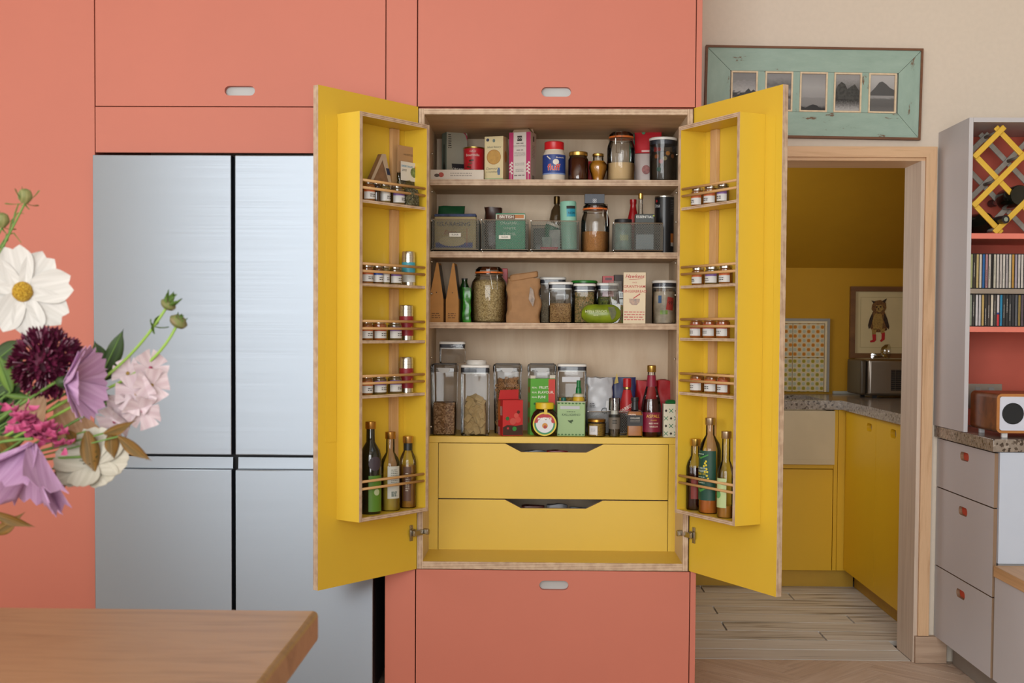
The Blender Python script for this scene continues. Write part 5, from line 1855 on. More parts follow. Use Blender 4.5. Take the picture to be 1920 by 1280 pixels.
def clip_box(lab, pl, pr, pt, y, d, fz, fm):
    x, w, h = fit(pl, pr, pt, y, Z)
    t = thing('cereal_container', lab, 'container', (x, y + d / 2, Z))
    zb = h - .026
    obj('clear_body', B().rr(w, d, .012, [(0, .006), (.003, .005), (zb, 0)], cap1=False), GLS_G, t)
    if fm is not None:
        obj('contents', crumple(B().rr(w - .012, d - .012, .01, [(.003, .003), (fz * h * .5, .002), (fz * h, .002)]), .0008, 80, 3), fm, t)
    obj('lid', B().rr(w + .003, d + .003, .013, [(zb + .0005, 0), (h - .006, 0), (h, .003)]), GREYLID, t)
    obj('lid_seal', B().rr(w - .012, d - .012, .01, [(h + .0004, 0), (h + .002, 0)]), paint('#55585c', .5), t)
    obj('clip', B().plate([(-.022, 0), (.022, 0), (.018, -.012), (.008, -.017), (-.008, -.017), (-.018, -.012)], (), 0, .002).verts(lambda v: (v.x, -d / 2 - .005 + v.y, v.z + h - .012)), paint('#a9a8a6', .3), t)
    return t, x, w, h


clip_box('tall clear clip-lid container part full of brown cereal flakes', 808, 857, 683, .262, .10, .46, CEREAL)
x, w, h = fit(822, 874, 640, .41, Z)
zc_ = Z + (W(833, 683, .312).z - Z) + .004
t = thing('storage_container', 'small empty clear container with white lid perched above the cereal flakes', 'container', (W(848, 660, .33).x, .352, zc_))
w_ = W(872, 660, .33).x - W(824, 660, .33).x
pop_box(t, w_, .06, W(848, 640, .33).z - zc_, .004, None, band=.012, r=.008)
x, w, h = fit(864, 917, 684, .25, Z)
t = thing('cracker_container', 'tall clear container of square crackers with white pop lid and pour cap', 'container', (x, .25 + w / 2, Z))
pop_box(t, w, w, h, .004, None, knob=True, band=.016)
CRK = paint('#b59a68', .75, var=.12, scale=60, bump=.3)
cb = B().box(-.014, .014, -.0018, .0018, -.010, .010, .0012, seg=1)
proto = None
rnd = random.Random(5)
kx, ky = w - .02, w - .02
for i in range(34):
    zz = Z + .014 + (h * .48) * (i / 33.0)
    r_ = rnd.random()
    xx = x + (-.5 + ((i * 0.618) % 1)) * (kx - .026)
    yy = .25 + .012 + (0.004 if i % 3 else .022) + rnd.uniform(0, .012)
    rot = (rnd.uniform(-.5, .5), rnd.uniform(-1.4, 1.4), rnd.uniform(-.35, .35))
    if proto is None:
        proto = tag(obj('cracker', cb, CRK, loc=(xx, yy, zz), rot=rot), 'small square pale cracker inside the tall white-lidded container', 'cracker', 'crackers in the tall container')
    else:
        c_ = proto.copy()
        COL.objects.link(c_)
        c_.location, c_.rotation_euler = (xx, yy, zz), rot
obj('cracker_fill', crumple(B().rr(w - .02, w - .03, .01, [(.004, .002), (h * .25, .001), (h * .47, .004)], c=(0, .012)), .002, 70, 2), CRK, t)

t, x, w, h = clip_box('clear clip-lid container of cereal rings behind the red box', 925, 978, 683, .36, .09, .80, None)
# the cereal rings
b = B()
rg = random.Random(3)
base_ring = [[((.0046 + .0017 * math.cos(a)) * math.cos(p_), (.0046 + .0017 * math.cos(a)) * math.sin(p_), .0017 * math.sin(a)) for a in [2 * PI * j / 5 for j in range(5)]] for p_ in [2 * PI * i / 9 for i in range(9)]]
for i in range(230):
    px_, pz_ = rg.uniform(-w / 2 + .010, w / 2 - .010), rg.uniform(.03, h * .80)
    py_ = -.045 + rg.uniform(.010, .016)
    Rm = Euler((rg.uniform(.7, 2.3), rg.uniform(-.6, .6), rg.uniform(0, 6))).to_matrix()
    secs = [[Rm @ Vector(q) + Vector((px_, py_, pz_)) for q in ring] for ring in base_ring]
    b.loft(secs + [secs[0]], False, False)
o_ = obj('cereal_rings', b, paint('#b08050', .7, var=.15, scale=40), t)
o_['kind'] = 'stuff'
obj('contents', B().rr(w - .018, .06, .01, [(.004, 0), (h * .78, .004)], c=(0, .006)), paint('#8a6038', .8), t)
clip_box('empty clear clip-lid container behind the green fruit snack box', 990, 1043, 683, .37, .09, .1, None)
x, w, h = fit(1046, 1100, 682, .345, Z)
t = thing('storage_container', 'clear square container of pasta twirls with white lid behind the green tin', 'container', (x, .345 + .03, Z))
pop_box(t, w, .07, h, h * .52, grain('#7d6024', '#a88435', '#c2a050', 130, 1.0), band=.013)
on_front('label', rect(w * .62, .018), paint('#c3c6cc', .4), t, -.004, h * .78, -.0358)

# red box
x, w, h = fit(949, 981, 750, .262, Z)
t = thing('red_box', 'open red tea box with apple print standing before the cereal rings', 'box', (x - .006, .268, Z), math.radians(20))
w_, d_ = .074, .05
RB = paint('#c22a2c', .45)
carton(t, w_, d_, h, RB, RB)
obj('flap', B().plate([(-w_ / 2, 0), (w_ / 2, 0), (w_ / 2, .034), (-w_ * .42, .032)], (), 0, .0008).verts(lambda v: (v.x, d_ - .002 + v.y, h + .0006 + v.z)), RB, t)
on_front('brown_patch', poly([(-.036, -.02), (.036, -.02), (.036, .016), (.012, .012), (-.02, .016), (-.036, .008)]), paint('#3f231a', .5), t, 0, .022, -.0005)
for (dx, dz, r_, c_) in ((-.02, .06, .007, '#2f6a34'), (.012, .07, .009, '#d0564e'), (.018, .055, .011, '#cf4a44'), (.02, .082, .006, '#5a2418'), (.006, .024, .008, '#2f8a3c'), (-.018, .026, .004, '#c23a3a'), (.0, .05, .012, '#c8524a')):
    on_front('fruit_print', disc(r_, 10), paint(c_, .5), t, dx, dz, -.0009 - r_ * .05)
on_side('orange_panel', rect(d_ * .48, h * .55), paint('#c26a2c', .5), t, d_ * .75, h * .7, -w_ / 2 - .0005, -1)
on_side('barcode', bars(9, d_ * .4, .002, .0035, 3), paint('#d9d5ce', .5), t, d_ * .3, h * .8, -w_ / 2 - .0006, -1)
on_side('barcode', bars(8, d_ * .42, .002, .0035, 5), paint('#b9b5b8', .5), t, d_ * .75, h * .22, -w_ / 2 - .0006, -1)

# green fruit snack box
x, w, h = fit(992, 1040, 710, .30, Z)
t = thing('fruit_snack_box', 'tall green and red fruit snack box with white lettering', 'box', (x + .004, .318, Z), math.radians(14))
GB = paint('#5aa83a', .5)
carton(t, w, .04, h, GB, paint('#6db04a', .5), bev=.0005)
on_front('red_panel', rect(w * .27, h * .46), paint('#cf4a44', .5), t, w * .36, h * .76, -.0005)
for k, (a_, b__) in enumerate((('REAL', 'FRUIT,'), ('REAL', 'FLAVOUR,'), ('REAL', 'FUN!'))):
    on_front('lettering', letters(a_, .0085, .006), paint('#e8ecd8', .5), t, -w * .34, h * (.84 - .085 * k), -.0009)
    on_front('lettering', letters(b__, .0125, .012), paint('#eef0e2', .5), t, -w * .34 + .011 + len(b__) * .0038, h * (.84 - .085 * k), -.0010)
on_front('green_bar', rect(w * .5, .007), paint('#1f6a3a', .5), t, -w * .12, h * .555, -.0006)
for k in range(3):
    on_side('red_print', rect(.012, .02), paint('#c8483c', .5), t, .02, h * (.8 - .27 * k), -w / 2 - .0005, -1)
for a_, b__, c_ in ((-w / 2, -w * .3, .011), (w * .28, w / 2, .012)):
    obj('flap', B().box(a_, b__, .001, .03, h + .0005, h + c_, .0003), paint('#cfcabc', .6), t)

# yeast spread jar
x, w, h = fit(995, 1048, 755, .245, Z)
t = thing('yeast_spread_jar', 'round dark brown yeast spread jar with yellow lid and oval label', 'jar', (x, .272, Z))
R_ = w / 2
obj('jar_body', B().loft([[(r * math.cos(2 * PI * i / 32), r * .55 * math.sin(2 * PI * i / 32), z) for i in range(32)] for r, z in
                         ((R_ * .55, 0), (R_ * .72, .002), (R_ * .93, h * .14), (R_, h * .36), (R_ * .95, h * .55), (R_ * .8, h * .70), (R_ * .62, h * .78), (R_ * .55, h * .80))]), liquid('#23100a', .12), t)
obj('lid', B().lathe([(R_ * .62, h * .805), (R_ * .66, h * .82), (R_ * .66, h * .985), (R_ * .6, h)], 32).verts(lambda v: (v.x, v.y * .8, v.z)), paint('#dcbb22', .35), t)
yl = -R_ * .55 - .0012
zl = h * .37
on_front('label_rim', disc(R_ * .84, 36), paint('#dcc638', .5), t, 0, zl, yl)
on_front('label_ring', disc(R_ * .74, 36), paint('#2f8a58', .5), t, 0, zl, yl - .0003)
on_front('label_face', disc(R_ * .62, 36), paint('#d9dce0', .5), t, 0, zl, yl - .0006)
arc = [(R_ * .74 * math.cos(a), R_ * .74 * math.sin(a)) for a in [math.radians(5 + 170 * i / 14) for i in range(15)]] + [(R_ * .5 * math.cos(a), R_ * .42 * math.sin(a) + R_ * .06) for a in [math.radians(175 - 170 * i / 14) for i in range(15)]]
vs_, n_ = [(a, b_, 0) for a, b_ in arc], 15
on_front('label_red', (vs_, [(i, i + 1, 28 - i, 29 - i) for i in range(14)]), paint('#b3252a', .5), t, 0, zl, yl - .0009)
on_front('lettering', letters('MARMITE', .0115, .03), paint('#f0ece4', .5), t, 0, zl + R_ * .36, yl - .0012)
on_front('emblem', disc(R_ * .2, 14), paint('#c98a2a', .5), t, .001, zl - R_ * .12, yl - .0012)
on_front('emblem', disc(R_ * .12, 12), paint('#a8392a', .5), t, .002, zl - R_ * .2, yl - .0015)
obj('lid_tag', B().box(-.002, .009, yl - .001, yl + .001, h * .66, h * .81, .0005), paint('#dcbb22', .4), t)

# green olive tin and bottles behind
x, w, h = fit(1043, 1098, 753, .255, Z)
t = thing('olive_tin', 'pale green square olive tin with olive branch drawing', 'tin', (x + .001, .262, Z), math.radians(-5))
TG = paint('#8fae74', .4, var=.03)
obj('tin_body', B().box(-w / 2 + .002, w / 2 - .002, 0, .05, 0, h - .002, .003), TG, t)
obj('rim', B().box(-w / 2 + .001, w / 2 - .001, -.001, .051, h - .0018, h, .0006), paint('#c9cbb8', .35, metal=.5), t)
on_front('sticker', rect(w * .66, .011), paint('#b8bcc0', .5), t, -.004, h * .83, -.0008)
on_front('lettering', letters('KALLIGIANO', .011, .004), paint('#2f4a2c', .6), t, 0, h * .62, -.0006)
on_front('lettering', bars(1, .03, .002, .004, 1), paint('#2f4a2c', .6), t, 0, h * .70, -.0006)
on_front('olive_branch', poly([(-.010, .004), (-.002, .003), (.008, .006), (.010, .001), (.004, -.002), (.006, -.007), (-.001, -.005), (-.006, -.001)]), paint('#2f4a24', .6), t, -.002, h * .43, -.0006)
for k in range(8):
    on_front('border_mark', disc(.0028, 6, 1.6), paint('#3f6a34', .6), t, (-.42 + .12 * k) * w, h * .95, -.0006)
    on_front('border_mark', disc(.0028, 6, 1.6), paint('#3f6a34', .6), t, (-.42 + .12 * k) * w, h * .05, -.0006)
t = thing('sauce_bottle', 'yellow squeeze bottle with tall green nozzle behind the olive tin', 'bottle', (W(1085, 740, .325).x, .338, Z))
hh = W(1085, 713, .33).z - Z
obj('bottle', B().lathe([(.018, 0), (.020, .003), (.020, hh * .66), (.017, hh * .70)], 26), paint('#d6ad2a', .4), t)
obj('collar', B().lathe([(.0195, hh * .701), (.0195, hh * .745), (.011, hh * .76)], 26), paint('#d3ccb4', .4), t)
obj('nozzle', B().lathe([(.0105, hh * .761), (.0095, hh * .86), (.0075, hh * .87), (.007, hh)], 22), paint('#15753c', .4), t)
t = thing('small_bottle', 'small yellow bottle with teal cap between the spread jar and the olive tin', 'bottle', (W(1057, 750, .33).x, .335, Z))
hh = W(1057, 745, .33).z - Z
obj('bottle', B().lathe([(.012, 0), (.014, .003), (.014, hh * .7), (.008, hh * .86)], 22), paint('#b8952f', .35), t)
obj('cap', B().lathe([(.009, hh * .861), (.009, hh * .99), (.007, hh)], 20), paint('#14665c', .4), t)

# wire basket with bags and vinegar
x, w, h = fit(1103, 1212, 772, .30, Z)
basket(x, w, .16, h, .315, Z, 'wire basket holding a white plastic bag, blue bag and vinegar bottle')
t = thing('plastic_bag', 'crumpled white plastic bag stuffed in the wire basket', 'bag', (W(1126, 740, .34).x, .365, Z + .009))
hh = W(1126, 708, .34).z - Z - .009
obj('bag', crumple(pouch(.092, .06, hh, top=.02, rows=24), .009, 34, 7), paint('#b4b7bd', .3, var=.06), t)
on_front('lettering', letters('D', .03, .0, 0), paint('#2c3036', .5), t, .012, .078, -.037, PI)
on_front('label', poly([(-.012, -.018), (.012, -.014), (.013, .02), (-.008, .02)]), paint('#d6d8da', .4), t, .028, .092, -.036)
on_front('lettering', bars(3, .02, .0025, .006, 3), paint('#3c4248', .5), t, -.028, .10, -.036)
t = thing('blue_bag', 'dark blue foil bag with a yellow corner in the wire basket', 'bag', (W(1172, 740, .42).x - .004, .43, Z + .009))
hh = W(1172, 708, .42).z - Z - .009
obj('bag', crumple(pouch(.088, .035, hh), .004, 30, 5), paint('#1d2560', .35, var=.2, scale=20), t)
obj('corner', B().plate([(-.010, -.004), (.006, .0), (.000, .036)], (), -.001, .001).verts(lambda v: (v.x - .026, v.y - .012, v.z + hh - .018)), paint('#c2a42a', .4), t)
tag(obj('blue_packet', crumple(pouch(.05, .015, .115), .003, 40, 8), paint('#1c5fae', .35), loc=(W(1150, 740, .40).x, .405, Z + .009), rot=(0, math.radians(-24), 0)), 'bright blue packet leaning behind the white plastic bag', 'packet')
t = thing('vinegar_bottle', 'brown vinegar bottle with red cap and red neck label in the wire basket', 'bottle', (W(1176, 740, .345).x, .352, Z + .009))
hh = W(1176, 709, .345).z - Z - .009
obj('glass_body', B().lathe([(.026, 0), (.028, .003), (.028, hh * .35), (.024, hh * .52), (.0125, hh * .78), (.0125, hh * .8)], 28), liquid('#2c1408'), t)
obj('cap', B().lathe([(.0145, hh * .84), (.0145, hh * .99), (.013, hh)], 26), paint('#b51a22', .35), t)
obj('cap_ring', B().lathe([(.0135, hh * .805), (.0135, hh * .838)], 26), metal('#b09a5a', .3), t)
obj('neck_label', B().lathe([(.0286, hh * .36), (.0246, hh * .53), (.0133, hh * .79)], 32), paint('#b8272c', .4), t)
on_round('lettering', letters('SARSONS', .0155, .015), paint('#ece6da', .5), t, .0268, hh * .47, .12, rot=.5, cone=-.12)

# front row bottles and jars
x, w, h = fit(1102, 1137, 786, .245, Z)
t = thing('mustard_jar', 'small mustard jar with gold lid and white square label', 'jar', (x, .245 + w / 2, Z))
R_ = w / 2
obj('glass_body', B().lathe([(R_ * .92, 0), (R_, .003), (R_, h * .74), (R_ * .9, h * .82)], 30, cap1=False), GLS, t)
obj('contents', B().lathe([(R_ * .9, .002), (R_ * .96, .004), (R_ * .96, h * .74)], 28), grain('#8a6a1e', '#a8862f', '#6d5418', 500, .2), t)
obj('lid', B().lathe([(R_ * .96, h * .83), (R_ * .98, h * .84), (R_ * .98, h * .97), (R_ * .9, h)], 30), metal('#b98a3c', .3), t)
on_round('label', rect(.031, h * .5), paint('#d3d3d6', .5), t, R_ + .0005, h * .37, -.42)
on_round('lettering', bars(3, .016, .0012, .004, 3), paint('#8a8a8c', .5), t, R_ + .0009, h * .44, -.42)
x, w, h = fit(1142, 1164, 746, .25, Z)
t = thing('pepper_grinder', 'clear pepper grinder with dark label standing before the wire basket', 'grinder', (x, .25 + w / 2, Z))
R_ = w / 2
obj('grinder_top', B().lathe([(R_ * .98, h * .68), (R_, h * .7), (R_ * .97, h * .985), (R_ * .85, h)], 28), glass('#d9ddd4', .22, .10), t)
obj('neck', B().lathe([(R_ * .62, h * .575), (R_ * .6, h * .679)], 24), paint('#b9b9b0', .3), t)
obj('glass_body', B().lathe([(R_ * .9, 0), (R_ * .96, .003), (R_ * .96, h * .5), (R_ * .7, h * .57)], 28), glass('#d3d8d0', .16, .10), t)
obj('contents', B().lathe([(R_ * .8, .003), (R_ * .86, .006), (R_ * .86, h * .42)], 24), grain('#3a342c', '#5a5248', '#7a7264', 600, .4), t)
obj('label', B().lathe([(R_ * .965 + .0004, h * .2), (R_ * .965 + .0004, h * .5)], 28), paint('#6d665c', .5), t)
obj('label_band', B().lathe([(R_ * .965 + .0007, h * .5), (R_ * .965 + .0007, h * .57)], 28), paint('#26241f', .5), t)
on_round('lettering', bars(2, .016, .004, .008, 2), paint('#2c2822', .5), t, R_ * .965 + .0008, h * .4, 0)
x, w, h = fit(1176, 1206, 745, .25, Z)
t = thing('liqueur_bottle', 'small square amber liqueur bottle with black cap and black label', 'bottle', (x, .262, Z))
obj('glass_body', B().rr(w, .03, .006, [(0, .001), (.002, 0), (h * .58, 0), (h * .66, .004), (h * .70, w * .3)], cap1=False), GLS, t)
obj('contents', B().rr(w - .003, .027, .005, [(.005, .001), (h * .56, .0005), (h * .64, .005)]), paint('#a8651a', .4, var=.15), t)
obj('cap', B().lathe([(w * .22, h * .69), (w * .2, h * .9), (w * .24, h * .91), (w * .24, h)], 22), paint('#1f2024', .4), t)
on_front('label', rect(w * .96, h * .27), paint('#1c1c1f', .5), t, 0, h * .42, -.0156)
on_front('lettering', letters('COLLISSE', .0078, .01), paint('#d6d0c4', .5), t, 0, h * .48, -.0160)
on_front('lettering', bars(2, w * .6, .0012, .005, 2), paint('#a8a294', .5), t, 0, h * .42, -.0160)
x, w, h = fit(1205, 1242, 685, .25, Z)
t = thing('vinegar_bottle', 'tall red wine vinegar bottle with gold cap and maroon label', 'bottle', (x, .25 + w / 2, Z))
R_ = w / 2
vp = [(R_ * .92, 0), (R_, .004), (R_, h * .42), (R_ * .9, h * .52), (R_ * .5, h * .72), (R_ * .4, h * .85), (R_ * .38, h * .92)]
obj('glass_body', B().lathe(vp, 32, cap1=False), GLS, t)
obj('contents', B().lathe([(r * .95, z + .002) for r, z in vp[:4]], 30), liquid('#3a0a0e', .1), t)
obj('cap', B().lathe([(R_ * .44, h * .905), (R_ * .46, h * .91), (R_ * .46, h * .99), (R_ * .4, h)], 26), GOLD, t)
MAR = paint('#7d1232', .45)
obj('label', B().lathe([(R_ + .0005, h * .07), (R_ + .0005, h * .345)], 40, a0=-1.7, a1=1.7), MAR, t)
obj('neck_label', B().lathe([(R_ * .53, h * .70), (R_ * .425, h * .86)], 28), paint('#8a1a35', .45), t)
on_round('lettering', letters('ASPALL', .0155, .01), paint('#d8a848', .45), t, R_ + .001, h * .29, .15)
for k, s_ in enumerate(('CLASSIC', 'RED WINE', 'VINEGAR')):
    on_round('lettering', letters(s_, .0075 if k else .006, .01), paint('#e3d6c4' if k else '#d8a848', .45), t, R_ + .001, h * (.235 - .045 * k), .2)
x, w, h = fit(1244, 1282, 757, .25, Z)
w = .052
t = thing('patterned_tin', 'cream tin with green and black diamond pattern at the shelf end', 'tin', (W(1244, 790, .25).x + w / 2, .25, Z))
obj('tin_body', B().box(-w / 2, w / 2, 0, .05, 0, h, .002), paint('#d3d2bd', .4), t)
TGN = paint('#14764f', .5)
for i in range(3):
    for j in range(5):
        cx, cz = -w / 2 + w * (i + .5) / 3 * 1.0, h * (j + .5) / 4.4
        if (i + j) % 2 == 0 and cz < h:
            s_ = w / 6
            for sg in (1, -1):
                on_front('diamond_line', rect(s_ * 2.2, .0022), TGN, t, cx, min(cz, h - .002), -.0004 - .0001 * (sg > 0), sg * PI / 4)
        elif cz < h - .004:
            on_front('diamond_mark', poly([(-.0045, 0), (0, -.0055), (.0045, 0), (0, .0055)]), INK, t, cx, cz, -.0004)
tag(obj('green_wrap', crumple(B().rr(.04, .036, .01, [(0, .002), (.006, 0), (.012, .008)]), .003, 60, 4), paint('#146a34', .3), loc=(t.location.x, .276, Z + h + .0003)), 'crumpled green wrapper on top of the diamond patterned tin', 'wrapper')
for k, (px, lb) in enumerate(((1204, 'red cloth bag bunched behind the wine vinegar bottle'), (1252, 'red cloth bag bunched behind the diamond patterned tin'))):
    hh = W(px, 713, .43).z - Z
    tag(obj('red_bag', crumple(pouch(.075 if k == 0 else .06, .06, hh, top=.03), .008, 30, 14 + k), paint('#b3141f', .5), loc=(W(px + (8 if k == 0 else -4), 730, .44).x, .45, Z)), lb, 'bag')

# ---------------------------------------------------------------- bags seen in the drawer notches
for k, (px, zf, col, w_, lb) in enumerate(((1005, .80, '#6d7680', .08, 'grey-blue plastic bag in the upper yellow drawer'), (1045, .80, '#7a1522', .07, 'dark red packet in the upper yellow drawer'), (1085, .79, '#59584e', .08, 'khaki grey packet in the upper yellow drawer'),
                                       (1000, .605, '#5a2a26', .08, 'dark red brown packet in the lower yellow drawer'), (1045, .61, '#6a6c72', .07, 'silver grey bag in the lower yellow drawer'), (1090, .60, '#5d6a78', .08, 'blue-grey packet in the lower yellow drawer'))):
    z0 = .665 if zf > .7 else .472
    tag(obj('drawer_packet', crumple(pouch(w_, .07, zf + .005 - z0, top=.03), .006, 30, 30 + k), paint(col, .35, var=.3, scale=25), loc=(W(px, 840, .31).x, .315, z0 + .0005)), lb, 'packet')

# ================================================================ jars and bottles in the door racks
JB = {'o': '#c4622c', 'p': '#7a5a9a', 'r': '#b04a2c', 'w': '#bdb7ae', 'd': '#2c2018', 'b': '#2f4fa8'}
SP = {'o': '#7a4a20', 'p': '#5d4a2c', 'r': '#8a4a22', 'w': '#6a5a30', 'd': '#2a1a10', 'b': '#5a3a1e'}
NM = {'o': 'orange', 'p': 'purple', 'r': 'rust red', 'w': 'white', 'd': 'plain dark', 'b': 'blue'}
TIER = ('top', 'second', 'third', 'fourth')
SIDE = {'L': 'fridge-side door rack', 'R': 'doorway-side door rack'}


def spice(side, tier, px, dia, h, kind, lid='#c8c4ba', order=0):
    M, s, ang, tiers, *_ = DOORS[side]
    dep = RKD - .014 - dia / 2
    zb = tiers[tier] + .0005
    uu, _ = rack_u(side, px, P_y(side, tier), dep)
    uu = min(max(uu, RK0 + .0135 + dia / 2), RK1 - .0135 - dia / 2)
    loc, rz = rack_place(side, uu, dep, zb)
    nth = ('first', 'next', 'third', 'last')[order]
    lab = '%s labelled spice jar, %s on the %s tier of the %s' % (NM[kind], nth, TIER[tier], SIDE[side])
    t = thing('spice_jar', lab, 'spice jar', loc, rz, 'spice jars in the door racks')
    R_ = dia / 2
    obj('jar_body', B().lathe([(R_ * .94, 0), (R_, .002), (R_, h * .78), (R_ * .86, h * .84)], 24), paint(SP[kind], .12, spec=.6, coat=.5), t)
    obj('lid', B().lathe([(R_ * .9, h * .85), (R_ * .93, h * .86), (R_ * .93, h * .98), (R_ * .86, h)], 24), metal(lid, .25) if lid != '#2c4ea0' else paint('#2c4ea0', .4), t)
    if kind != 'd':
        obj('label', B().lathe([(R_ + .0004, h * .1), (R_ + .0004, h * .46)], 20, a0=-1.5, a1=1.5), paint('#c9c8c6', .5), t)
        obj('label_band', B().lathe([(R_ + .0004, h * .46), (R_ + .0004, h * .68)], 20, a0=-1.5, a1=1.5), paint(JB[kind], .5), t)
        on_round('lettering', bars(2, R_ * 1.0, .0022, .0055, tier * 5 + order), INK, t, R_ + .0008, h * .31, .1 * (order - 1))
    return t


def P_y(side, tier):
    return ((355, 515, 622, 730) if side == 'L' else (360, 518, 620, 728))[tier]


def spice_tin(side, tier, px, dia, h, body, top, lab, txt=None, txtc='#d89a2a'):
    M, s, ang, tiers, *_ = DOORS[side]
    dep = RKD * .5 - .004
    zb = tiers[tier] + .0005
    uu, _ = rack_u(side, px, P_y(side, tier), dep)
    uu = min(max(uu, RK0 + .0135 + dia / 2), RK1 - .0135 - dia / 2)
    loc, rz = rack_place(side, uu, dep, zb)
    t = thing('spice_tin', lab, 'tin', loc, rz)
    R_ = dia / 2
    obj('tin_body', B().lathe([(R_, 0), (R_, h * .8)], 28), STEELG, t)
    obj('lid', B().lathe([(R_ * 1.01, h * .803), (R_ * 1.01, h * .88), (R_ * .98, h * .885), (R_ * .98, h * .98), (R_ * .9, h)], 28), STEELG, t)
    obj('label', B().lathe([(R_ + .0005, h * .12), (R_ + .0005, h * .68)], 32), paint(body, .45), t)
    if top:
        obj('label_lower', B().lathe([(R_ + .0008, h * .1), (R_ + .0008, h * .36)], 32), paint(top, .45), t)
    if txt:
        for k, s_ in enumerate(txt):
            on_round('lettering', letters(s_, .013, .01), paint(txtc, .45), t, R_ + .001, h * (.52 - .17 * k), .25)
    return t


# left rack, tier by tier
for tier, jars in enumerate(([(691, .040, .060, 'o'), (706, .026, .062, 'd'), (721, .036, .060, 'w'), (746, .044, .060, 'p')],
                             [(688, .040, .058, 'o'), (708, .034, .058, 'b'), (722, .028, .058, 'w'), (741, .040, .058, 'p')],
                             [(687, .040, .060, 'o'), (711, .044, .060, 'r'), (740, .044, .060, 'p')],
                             [(687, .040, .060, 'o'), (711, .044, .060, 'p'), (740, .044, .060, 'p')])):
    for k, (px, dia, h, kd) in enumerate(jars):
        spice('L', tier, px, dia, h, kd, order=k)
spice_tin('L', 1, 766, .042, .108, '#3d9ab0', '#c3c6c4', 'steel tin with blue and white label on the second tier of the fridge-side door rack')
spice_tin('L', 2, 762, .044, .110, '#8a1626', None, 'dark red steel spice tin on the third tier of the fridge-side door rack', ('MIX', 'ALL'))
spice_tin('L', 3, 762, .044, .112, '#8a1626', None, 'dark red steel spice tin on the fourth tier of the fridge-side door rack', ('MIX', 'ALL'))
for tier, jars in enumerate(([(1308, .040, .058, 'o'), (1333, .044, .058, 'o'), (1356, .038, .058, 'p')],
                             [(1309, .040, .056, 'o'), (1336, .046, .056, 'p'), (1361, .042, .056, 'o')],
                             [(1306, .042, .062, 'r'), (1331, .044, .062, 'r'), (1356, .042, .062, 'r')],
                             [(1307, .044, .062, 'o'), (1334, .044, .062, 'o'), (1357, .040, .062, 'r')])):
    for k, (px, dia, h, kd) in enumerate(jars):
        spice('R', tier, px, dia, h, kd, order=k)
for tier, (h, c1, c2, lb) in ((0, (.088, '#5aa0c4', '#8a6a78', 'slim blue and mauve bottle tucked behind the top tier of the doorway-side door rack')),
                              (2, (.105, '#2f4a9a', '#7a6a48', 'slim blue bottle with brown cap tucked in the third tier of the doorway-side door rack')),
                              (3, (.088, '#b0501e', '#4a2a1a', 'slim orange bottle tucked in the fourth tier of the doorway-side door rack'))):
    M, s, ang, tiers, *_ = DOORS['R']
    loc, rz = rack_place('R', RK1 - .030, .026, tiers[tier] + .0005)
    t = thing('slim_bottle', lb, 'bottle', loc, rz)
    obj('bottle', B().lathe([(.012, 0), (.013, .002), (.013, h * .7), (.010, h * .78)], 20), paint(c1, .35), t)
    obj('cap', B().lathe([(.0105, h * .782), (.0105, h * .98), (.009, h)], 20), paint(c2, .4), t)

# packets on the top tier of the left rack
zt0 = LEFT_T[0] + .0005
uu, zz = rack_u('L', 712, 330, .03)
loc, rz = rack_place('L', uu, .030, zt0)
t = thing('brown_packet', 'folded clear brown packet leaning behind the top tier spice jars', 'packet', loc, rz)
hp3 = rack_u('L', 714, 289, .03)[1] - zt0
obj('packet', crumple(B().plate([(-.045, 0), (.045, 0), (.048, hp3 * .32), (.016, hp3), (.0, hp3 * 1.0), (-.05, hp3 * .45)], (), -.008, .008), .002, 40, 3), paint('#7a5a40', .35, var=.2, scale=40), t)
obj('paper_edge', B().plate([(-.05, hp3 * .45), (-.044, hp3 * .40), (.002, hp3 * .88), (.040, hp3 * .30), (.048, hp3 * .33), (.016, hp3), (.0, hp3 * 1.0)], (), -.0105, -.0088), paint('#b09a80', .6), t)
obj('blue_seal', B().box(-.007, .007, -.0122, -.0108, -.010, .010).verts(lambda v: (v.x * .9 + v.z * -.35 + .026, v.y, v.z + hp3 * .66)), paint('#1f2a44', .4), t)
uu, zz = rack_u('L', 764, 330, .035)
loc, rz = rack_place('L', uu, .034, zt0)
t = thing('herb_packet', 'dried herb packet with kraft header and printed green label in the door rack', 'packet', loc, rz)
hp3 = rack_u('L', 766, 275, .035)[1] - zt0
obj('film', crumple(pouch(.088, .03, hp3 * .56, top=.012), .003, 50, 3), glass('#dcd8ca', .07, .06), t)
obj('contents', crumple(pouch(.08, .024, hp3 * .42, top=.014), .004, 60, 4), grain('#3f3a20', '#5d5a34', '#7a6a44', 260, .9), t)
obj('header', B().box(-.044, .044, -.002, .002, hp3 * .55, hp3), paint('#a8825c', .7), t)
on_front('label', rect(.082, hp3 * .31), paint('#cfcac0', .5), t, -.001, hp3 * .58, -.0115)
obj('label_card', B().box(-.042, .040, -.0112, -.0105, hp3 * .425, hp3 * .735), paint('#cfcac0', .5), t)
on_front('lettering', letters('GREEK SALAD', .0085, .006), paint('#3a8ab0', .5), t, -.014, hp3 * .66, -.0121)
on_front('lettering', bars(2, .024, .0016, .004, 3), INK, t, -.026, hp3 * .60, -.0121)
on_front('salad_print', disc(.016, 14, 1.2), paint('#6a7a4a', .6, var=.5, scale=90), t, .021, hp3 * .575, -.0121)
on_front('salad_print', disc(.005, 10), paint('#b8323a', .5), t, .026, hp3 * .66, -.0125)
on_front('lettering', letters('HANDEES', .009, .0, 0, 1.3), paint('#5a4632', .6), t, .004, hp3 * .86, -.0026)
uu, _ = rack_u('L', 771, 365, .075)
loc, rz = rack_place('L', uu, .078, zt0)
